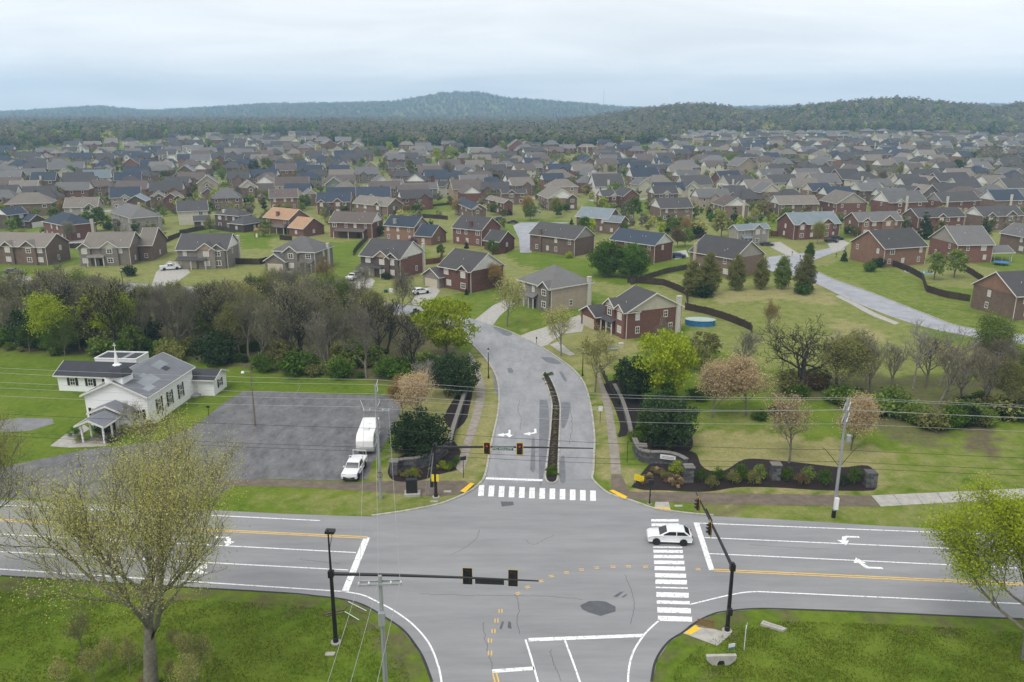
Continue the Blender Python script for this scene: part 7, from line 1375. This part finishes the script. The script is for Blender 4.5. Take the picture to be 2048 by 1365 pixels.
fence('fence along the lawn of the dark hip-roofed house', ((360, 470), (420, 458), (470, 466)), 1.8, fw); fence('dark fence left of the brick cul-de-sac house', ((800, 444), (850, 436), (896, 440)), 1.9, fdk); fence('fence behind the green siding house', ((808, 412), (860, 414), (900, 410)), 1.8, fdk); fence('dark iron fence along the right sidewalk', ((1199, 738), (1210, 760), (1224, 790), (1240, 812)), 1.3, blk); fence('dark fence beside the orange-roofed house lawn', ((560, 480), (585, 482)), 1.8, fdk); fence('fence beside the covered porch lawn', ((735, 480), (715, 500), (707, 512)), 1.7, fw); fence('dark fence in the yard right of the pavilion', ((326, 488), (350, 478), (372, 470)), 1.8, fdk); fence('dark fence at the thicket end left of the brick houses', ((138, 497), (168, 497)), 1.7, fdk); fence('brown fence between grey stone and red brick house', ((1538, 472), (1556, 474)), 2.0, frd); fence('fence behind the dark-roofed brown house', ((1352, 484), (1380, 482), (1412, 474)), 1.8, fdk)
# ---- yard things
bt = mat('blue_tarp', (.03, .16, .36), (.02, .12, .28), scale=3, rough=.6); o = empty('above_ground_pool', (*W(1400, 650), 0), R(-8), 'blue-sided above ground pool beside the red brick house', 'pool'); MB().prism([(3.2 * math.cos(k * .393), 1.9 * math.sin(k * .393)) for k in range(16)], 0, 1.2).build('wall', bt, o); MB().prism([(3.3 * math.cos(k * .393), 2.0 * math.sin(k * .393)) for k in range(16)], 1.2, 1.26).build('cover', mat('pool_cover', (.35, .42, .38), (.28, .34, .31), scale=2, rough=.6), o)
o = empty('swimming_pool', (*W(1838, 545), .02), R(-20), 'turquoise swimming pool behind the curved fence', 'pool'); MB().prism([(-3.6, -1.8), (3.6, -1.8), (3.9, 0), (3.6, 1.8), (-3.6, 1.8), (-3.9, 0)], 0, .1).build('coping', conc, o); MB().prism([(-3.2, -1.45), (3.2, -1.45), (3.45, 0), (3.2, 1.45), (-3.2, 1.45), (-3.45, 0)], .1, .115).build('water', paintm('pool_water', (.05, .34, .46), .05), o)
o = empty('trampoline', (*W(2002, 530), 0), 0, 'blue trampoline with net under the screened porch', 'trampoline'); MB().lathe([(2.1, .75), (2.3, .78), (2.3, .88), (2.0, .9)], 20).build('mat_pad', bt, o)
for k in range(6): MB().tube([(2.2 * math.cos(k * 1.047), 2.2 * math.sin(k * 1.047), 0), (2.25 * math.cos(k * 1.047), 2.25 * math.sin(k * 1.047), 2.6)], .04, 6).build('pole', steel, o)
o = empty('playset', (*W(514, 474), 0), R(15), 'wooden playset with slide on the bright lawn', 'playset'); pw = mat('playset_wood', (.34, .17, .07), (.25, .12, .05), scale=3, rough=.8)
for q in ((-.8, -.8), (.8, -.8), (.8, .8), (-.8, .8)): MB().box(q[0] - .07, q[1] - .07, 0, q[0] + .07, q[1] + .07, 2.6).build('post', pw, o)
MB().box(-.9, -.9, 1.3, .9, .9, 1.4).build('deck', pw, o); MB().add([(-1.1, -1.1, 2.5), (1.1, -1.1, 2.5), (1.1, 1.1, 2.5), (-1.1, 1.1, 2.5), (0, 0, 3.5)], [(0, 1, 4), (1, 2, 4), (2, 3, 4), (3, 0, 4), (3, 2, 1, 0)]).build('roof', pw, o); MB().box(-.3, -2.6, .1, .3, -.9, .16).xf(lambda x, y, z: (x, y, z + (y + 2.6) * .72)).build('slide', mat('green_slide', (.35, .5, .3), (.28, .42, .24), scale=4, rough=.4), o); MB().tube([(.8, 0, 2.3), (4.0, 0, 2.4)], .06, 6).tube([(4, -1, 0), (4, 0, 2.4), (4, 1, 0)], .06, 6).build('swing_beam', pw, o)
o = empty('gazebo', (*W(285, 464), 0), R(12), 'dark garden pavilion behind the pale grey house', 'gazebo')
for q in ((-1.8, -1.4), (1.8, -1.4), (1.8, 1.4), (-1.8, 1.4)): MB().box(q[0] - .08, q[1] - .08, 0, q[0] + .08, q[1] + .08, 2.3).build('post', blk, o)
MB().add([(-2.2, -1.8, 2.3), (2.2, -1.8, 2.3), (2.2, 1.8, 2.3), (-2.2, 1.8, 2.3), (-.5, 0, 3.2), (.5, 0, 3.2)], [(0, 1, 5, 4), (1, 2, 5), (2, 3, 4, 5), (3, 0, 4), (3, 2, 1, 0)]).build('roof', ROOF['d'][1], o)
o = empty('kayak', (*W(1330, 571), .0), R(20), 'small orange-red object on the lawn by the fence', 'toy'); MB().tube([(-1.0, 0, .2), (-.5, 0, .25), (.5, 0, .25), (1.0, 0, .2)], [.05, .28, .28, .05], 8).build('hull', paintm('red_plastic', (.55, .06, .02)), o); MB().box(-.3, -.15, .42, .3, .15, .5).build('seat', blackp, o)
# radio mast on the far ridge
o = empty('radio_mast', (480, 4350, float(hgt(480, 4350))), 0, 'thin radio mast on the far ridge', 'mast'); MB().tube([(0, 0, 0), (0, 0, 88)], .9, 4).build('lattice', steel, o); MB().tube([(0, 0, 88), (0, 0, 98)], .35, 4).build('antenna', steel, o)
# ================================================================ FAR WOODS (one mass each) AND AIR
def points_mesh(nm, P, sc_, kind):
    me = bpy.data.meshes.new(nm); me.vertices.add(len(P)); me.vertices.foreach_set('co', np.asarray(P, np.float32).ravel())
    a = me.attributes.new('tsize', 'FLOAT', 'POINT'); a.data.foreach_set('value', np.asarray(sc_, np.float32)); b = me.attributes.new('tkind', 'INT', 'POINT'); b.data.foreach_set('value', np.asarray(kind, np.int32)); c = me.attributes.new('trot', 'FLOAT', 'POINT'); c.data.foreach_set('value', nrng.uniform(0, 6.28, len(P)).astype(np.float32)); return me
# compact crowns for the woods; each also stands in the scene as a real tree at the wood's edge
FARK = []
fcol = bpy.data.collections.new('far_crowns')
for i, (lf, rx, H_, sh) in enumerate((('grey', 4.2, 13, 'round'), ('olive', 4.4, 12, 'round'), ('green', 4.2, 12, 'round'), ('dark', 3.0, 13, 'cone'), ('rust', 4.2, 13, 'round'), ('mid', 4.2, 11, 'round'), ('grey', 4.6, 14, 'round'), ('lime', 4.0, 11, 'round'), ('bud', 4.2, 11, 'round'))):
    key = 'far%d' % i; LIB[key] = blob_meshes('wood_tree', 50 + i, H_, rx, H_ * .12, 30 if lf != 'grey' else 26, 15, .62, lf, sh, crad=1.5, hollow=.7); BASEH[key] = H_
    u = (60, 330, 730, 860, 1000, 1180, 1290, 780, 1240)[i]; v = (306, 300, 296, 290, 288, 290, 284, 304, 293)[i]
    o = ptree(key, u, v, H_, label=f"{NM[lf]} {'conifer' if sh == 'cone' else 'tree'} at the edge of the far wood, {ORD(i + 1)} from left", name='woodland_tree')
    c = [k for k in o.children if k.name.startswith('crown')][0]; fcol.objects.link(c)
def gn_forest(nm, label, P, sc_, kind):
    o = tag(ob(nm, points_mesh(nm, P, sc_, kind)), label, 'woodland', kind='stuff')
    g = bpy.data.node_groups.new(nm + '_scatter', 'GeometryNodeTree'); g.interface.new_socket('Geometry', in_out='INPUT', socket_type='NodeSocketGeometry'); g.interface.new_socket('Geometry', in_out='OUTPUT', socket_type='NodeSocketGeometry')
    gi, go = g.nodes.new('NodeGroupInput'), g.nodes.new('NodeGroupOutput'); ci = g.nodes.new('GeometryNodeCollectionInfo'); ci.inputs['Collection'].default_value = fcol; ci.inputs['Separate Children'].default_value = True; ci.inputs['Reset Children'].default_value = True
    ip = g.nodes.new('GeometryNodeInstanceOnPoints'); ip.inputs['Pick Instance'].default_value = True
    def att(n_, t_): a = g.nodes.new('GeometryNodeInputNamedAttribute'); a.data_type = t_; a.inputs['Name'].default_value = n_; return a.outputs['Attribute']
    cx = g.nodes.new('ShaderNodeCombineXYZ'); g.links.new(att('trot', 'FLOAT'), cx.inputs[2])
    e2r = g.nodes.new('FunctionNodeEulerToRotation'); g.links.new(cx.outputs[0], e2r.inputs[0])
    g.links.new(gi.outputs[0], ip.inputs['Points']); g.links.new(ci.outputs[0], ip.inputs['Instance']); g.links.new(att('tkind', 'INT'), ip.inputs['Instance Index']); g.links.new(e2r.outputs[0], ip.inputs['Rotation']); g.links.new(att('tsize', 'FLOAT'), ip.inputs['Scale']); g.links.new(ip.outputs[0], go.inputs[0])
    md = o.modifiers.new('scatter', 'NODES'); md.node_group = g; return o
def scatter(n_, ylo, yhi, ulo, uhi, test=None, pw=1.0):
    y = ylo + (yhi - ylo) * nrng.random(n_) ** pw; u = nrng.uniform(ulo, uhi, n_); x = (u - CX) / FPX * (y * cp + 30 * sp)
    m = np.ones(n_, bool) if test is None else test(x, y, u); x, y = x[m], y[m]; return np.stack([x, y, hgt(x, y) - .3], 1)
def kinds(n_, w_): return nrng.choice(len(w_), n_, p=np.array(w_) / sum(w_))
HX = np.array([(d['x'], d['y']) for d in HOUSES])
def clear(P, r=17):
    D = np.concatenate([((q[:, None, :2] - HX[None]) ** 2).sum(-1).min(1) for q in np.array_split(P, 20)]); return P[D > r * r]
# central belt behind the houses
P = clear(scatter(5200, 850, 1250, 640, 1370, lambda x, y, u: y > np.interp(u, [640, 700, 760, 850, 1000, 1100, 1250, 1370], [985, 960, 900, 870, 860, 880, 900, 1090])))
P = np.concatenate([P, scatter(5500, 1250, 2350, 560, 1420)]); P = clear(P, 14)
gn_forest('central_wood', 'dark mixed wood behind the middle of the subdivision', P, nrng.uniform(.8, 1.35, len(P)), kinds(len(P), (3, 2, 3, 3, 1.5, 2, 3, .6, 1.5)))
P = clear(scatter(9000, 700, 3200, -150, 760, lambda x, y, u: y > np.interp(u, [-150, 0, 120, 250, 360, 480, 620, 700, 760], [800, 830, 900, 960, 1100, 1250, 1180, 1080, 1000]), 1.25), 20)
gn_forest('left_wood', 'bluish wood spreading behind the left half of the subdivision', P, nrng.uniform(.9, 1.7, len(P)), kinds(len(P), (4, 3, 3, 1.5, 1, 3, 3, .4, 2)))
P = scatter(15000, 1120, 2200, 1120, 2250, lambda x, y, u: y > np.interp(u, [1120, 1300, 1340, 1700, 2050, 2250], [1200, 1190, 1240, 1240, 1200, 1150])); P = clear(P)
gn_forest('right_hill_wood', 'bare and greening wood covering the hill at right', P, nrng.uniform(.6, 1.5, len(P)), kinds(len(P), (4, 3, 2, 1, 1.5, 2.5, 4, .3, 2)))
P = scatter(24000, 2200, 5200, -150, 2250)
gn_forest('far_ridge_wood', 'blue hazy wood on the far ridge', P, nrng.uniform(.9, 1.9, len(P)), kinds(len(P), (5, 2.5, 2, 1.5, 1, 2, 5, .1, 2)))
P = clear(scatter(700, 560, 760, 1950, 2200, lambda x, y, u: (u > 1960)), 12)
gn_forest('edge_wood', 'bare grey wood at the right edge among the houses', P, nrng.uniform(.45, .75, len(P)), kinds(len(P), (5, 1, .5, .3, 1, .5, 5, 0, 2)))
# houses past the three hundred that show largest, and the small trees between far houses: one mass each
fh = random.Random(23); occ = [(d['x'], d['y'], d['rad']) for d in HOUSES]; fill = []; tries = 0
while len(fill) < 380 and tries < 16000:
    tries += 1; u = fh.uniform(-30, 2080); v = fh.uniform(263, 420)
    vmin = np.interp(u, [0, 150, 300, 420, 560, 700, 760, 1000, 1300, 1340, 2080], [312, 296, 284, 276, 272, 280, 300, 292, 290, 262, 262])
    if v < vmin: continue
    x, y = W(u, v)
    if y < 330 or y > 1180: continue
    if any((x - a) ** 2 + (y - b) ** 2 < (r_ + 6.0) ** 2 for a, b, r_ in occ): continue
    occ.append((x, y, 9.5)); fill.append((x, y))
wk = ['br', 'rb', 'tb', 'ob', 'cs', 'br', 'st']; rk_ = ['g', 't', 'd', 'd', 'n', 'k']; mats_ = [WALL[k][1] for k in wk] + [ROOF[k][1] for k in rk_] + [WALL['ws'][1], gl]
fm = MB()
for (x, y) in fill:
    w_, d_ = fh.uniform(12, 16), fh.uniform(9, 11.5); a = R(fh.uniform(0, 22) + (90 if fh.random() < .12 else 0)); z = float(hgt(x, y)); c, s_ = math.cos(a), math.sin(a); mw = fh.randrange(len(wk)); mr_ = len(wk) + fh.randrange(len(rk_)); wm = len(wk) + len(rk_)
    def Q(p): return (x + c * p[0] - s_ * p[1], y + s_ * p[0] + c * p[1], z + p[2])
    hx, hy = w_ / 2, d_ / 2; rs = hy * .72; he_ = 5.5; ov = .4
    fm.add([Q(p) for p in ((-hx, -hy, -.5), (hx, -hy, -.5), (hx, hy, -.5), (-hx, hy, -.5), (-hx, -hy, he_), (hx, -hy, he_), (hx, hy, he_), (-hx, hy, he_))], [(0, 1, 5, 4), (1, 2, 6, 5), (2, 3, 7, 6), (3, 0, 4, 7)], mw)
    hp_ = hx - hy * .9 if fh.random() < .3 else hx
    fm.add([Q(p) for p in ((-hx, -hy, he_), (-hx, hy, he_), (-hp_, 0, he_ + rs), (hx, -hy, he_), (hx, hy, he_), (hp_, 0, he_ + rs))], [(0, 2, 1), (3, 4, 5)], wm if hp_ == hx else mr_)
    ex = ov if hp_ == hx else 0
    fm.add([Q(p) for p in ((-hx - ex, -hy - ov, he_ - .25), (hx + ex, -hy - ov, he_ - .25), (hp_ + ex, 0, he_ + rs + .05), (-hp_ - ex, 0, he_ + rs + .05), (hx + ex, hy + ov, he_ - .25), (-hx - ex, hy + ov, he_ - .25))], [(0, 1, 2, 3), (3, 2, 4, 5)], mr_)
    if hp_ == hx:
        b0 = fh.uniform(-hx + 1, hx - 5); bw = fh.uniform(3, 4.5); fm.add([Q(p) for p in ((b0, -hy - .6, -.5), (b0 + bw, -hy - .6, -.5), (b0 + bw, -hy - .6, he_), (b0 + bw / 2, -hy - .6, he_ + bw * .4), (b0, -hy - .6, he_), (b0, -hy + .5, he_), (b0 + bw, -hy + .5, he_), (b0 + bw / 2, -hy + bw * .7, he_ + bw * .4), (b0, -hy, -.5), (b0 + bw, -hy, -.5))], [(0, 1, 2, 3, 4), (0, 4, 5, 8), (1, 9, 6, 2)], mw).add([Q(p) for p in ((b0 - .3, -hy - .9, he_ - .1), (b0 + bw / 2, -hy - .9, he_ + bw * .42), (b0 + bw / 2, -hy + bw * .7, he_ + bw * .42), (b0 - .3, -hy + .6, he_ - .1), (b0 + bw + .3, -hy - .9, he_ - .1), (b0 + bw + .3, -hy + .6, he_ - .1))], [(0, 1, 2, 3), (1, 4, 5, 2)], mr_)
    for st in (.9, 3.6):
        for k in range(3):
            q0 = -hx + (k + .5) * w_ / 3 - .6; fm.add([Q(p) for p in ((q0, -hy - .03, st), (q0 + 1.2, -hy - .03, st), (q0 + 1.2, -hy - .03, st + 1.5), (q0, -hy - .03, st + 1.5))], [(0, 1, 2, 3)], wm)
            fm.add([Q(p) for p in ((q0 + .15, -hy - .05, st + .15), (q0 + 1.05, -hy - .05, st + .15), (q0 + 1.05, -hy - .05, st + 1.35), (q0 + .15, -hy - .05, st + 1.35))], [(0, 1, 2, 3)], wm + 1)
tag(fm.build('distant_houses', mats_), 'far brick and siding houses filling the back of the subdivision', 'houses', kind='stuff')
HX = np.array([(a, b) for a, b, r_ in occ])
P = scatter(9000, 290, 1180, -40, 2090, lambda x, y, u: y < np.interp(u, [-40, 150, 300, 420, 560, 700, 850, 1000, 1300, 1340, 2090], [760, 850, 900, 1050, 1100, 930, 860, 850, 880, 1180, 1180]), .9)
P = clear(P, 8.2); P = P[~((P[:, 1] < 345) & (np.abs(P[:, 0] / P[:, 1]) < .09))][:2600]
gn_forest('garden_tree_mass', 'small trees crowding the gardens of the far houses', P, nrng.uniform(.25, .62, len(P)), kinds(len(P), (2.5, 3, 2, 1, .6, 4, 1.5, 1.6, 3.5)))
# grass blades standing on the near lawns
def blades(nm, label, poly, n_, h0, h1, m_, w_=.018):
    poly = px(*poly); A = np.array(poly); r = nrng; Pn = np.stack([r.uniform(A[:, 0].min(), A[:, 0].max(), n_), r.uniform(max(A[:, 1].min(), 36), A[:, 1].max(), n_)], 1)
    k = np.sin(Pn[:, 0] * .9 + 2 * np.sin(Pn[:, 1] * .35)) * np.sin(Pn[:, 1] * 1.1 + np.sin(Pn[:, 0] * .5)) + r.normal(0, .55, n_)
    Pn = Pn[inpoly(Pn[:, 0], Pn[:, 1], poly) & (k > -.25)]; n_ = len(Pn); h = r.uniform(h0, h1, n_); a = r.uniform(0, 6.28, n_); wv = np.stack([np.cos(a), np.sin(a)], 1) * (w_ * (.6 + r.random(n_)))[:, None] * (h / h0)[:, None] ** .5; ln = r.normal(0, .45, (n_, 2)) * h[:, None]
    V = np.zeros((n_, 3, 3)); V[:, 0, :2] = Pn - wv; V[:, 1, :2] = Pn + wv; V[:, 2, :2] = Pn + ln; V[:, 2, 2] = h
    tag(ob(nm, npmesh(nm, V.reshape(-1, 3), np.arange(n_ * 3).reshape(-1, 3), m_)), label, 'grass', kind='stuff')
gb = leafmat('grass_blade', (0.085, 0.125, 0.010), (0.20, 0.24, 0.032), .45)
blades('grass', 'green grass on the front left lawn', ((-150, 1180), (560, 1208), (690, 1222), (760, 1262), (812, 1330), (835, 1420), (835, 1500), (-250, 1500)), 90000, .05, .16, gb, .025)
blades('grass', 'green grass on the front right lawn', ((1345, 1400), (1350, 1335), (1400, 1295), (1480, 1250), (1560, 1243), (1800, 1250), (2200, 1275), (2300, 1480), (1345, 1480)), 90000, .05, .16, gb, .025)
# the air: one closed box of thin haze round everything
HZ = 0.00018
hm = bpy.data.materials.new('haze'); hm.use_nodes = True; t = hm.node_tree; t.nodes.clear(); pv = N(t, 'ShaderNodeVolumePrincipled'); pv.inputs['Color'].default_value = (.47, .72, 1.0, 1); pv.inputs['Density'].default_value = HZ; pv.inputs['Anisotropy'].default_value = 0.0
mo = N(t, 'ShaderNodeOutputMaterial'); t.links.new(pv.outputs[0], mo.inputs['Volume'])
hz_ = MB().box(-4900, -120, -1.2, 4900, 6250, 260).build('haze', hm); tag(hz_, 'thin bluish haze filling the air over the valley', 'haze', kind='stuff')
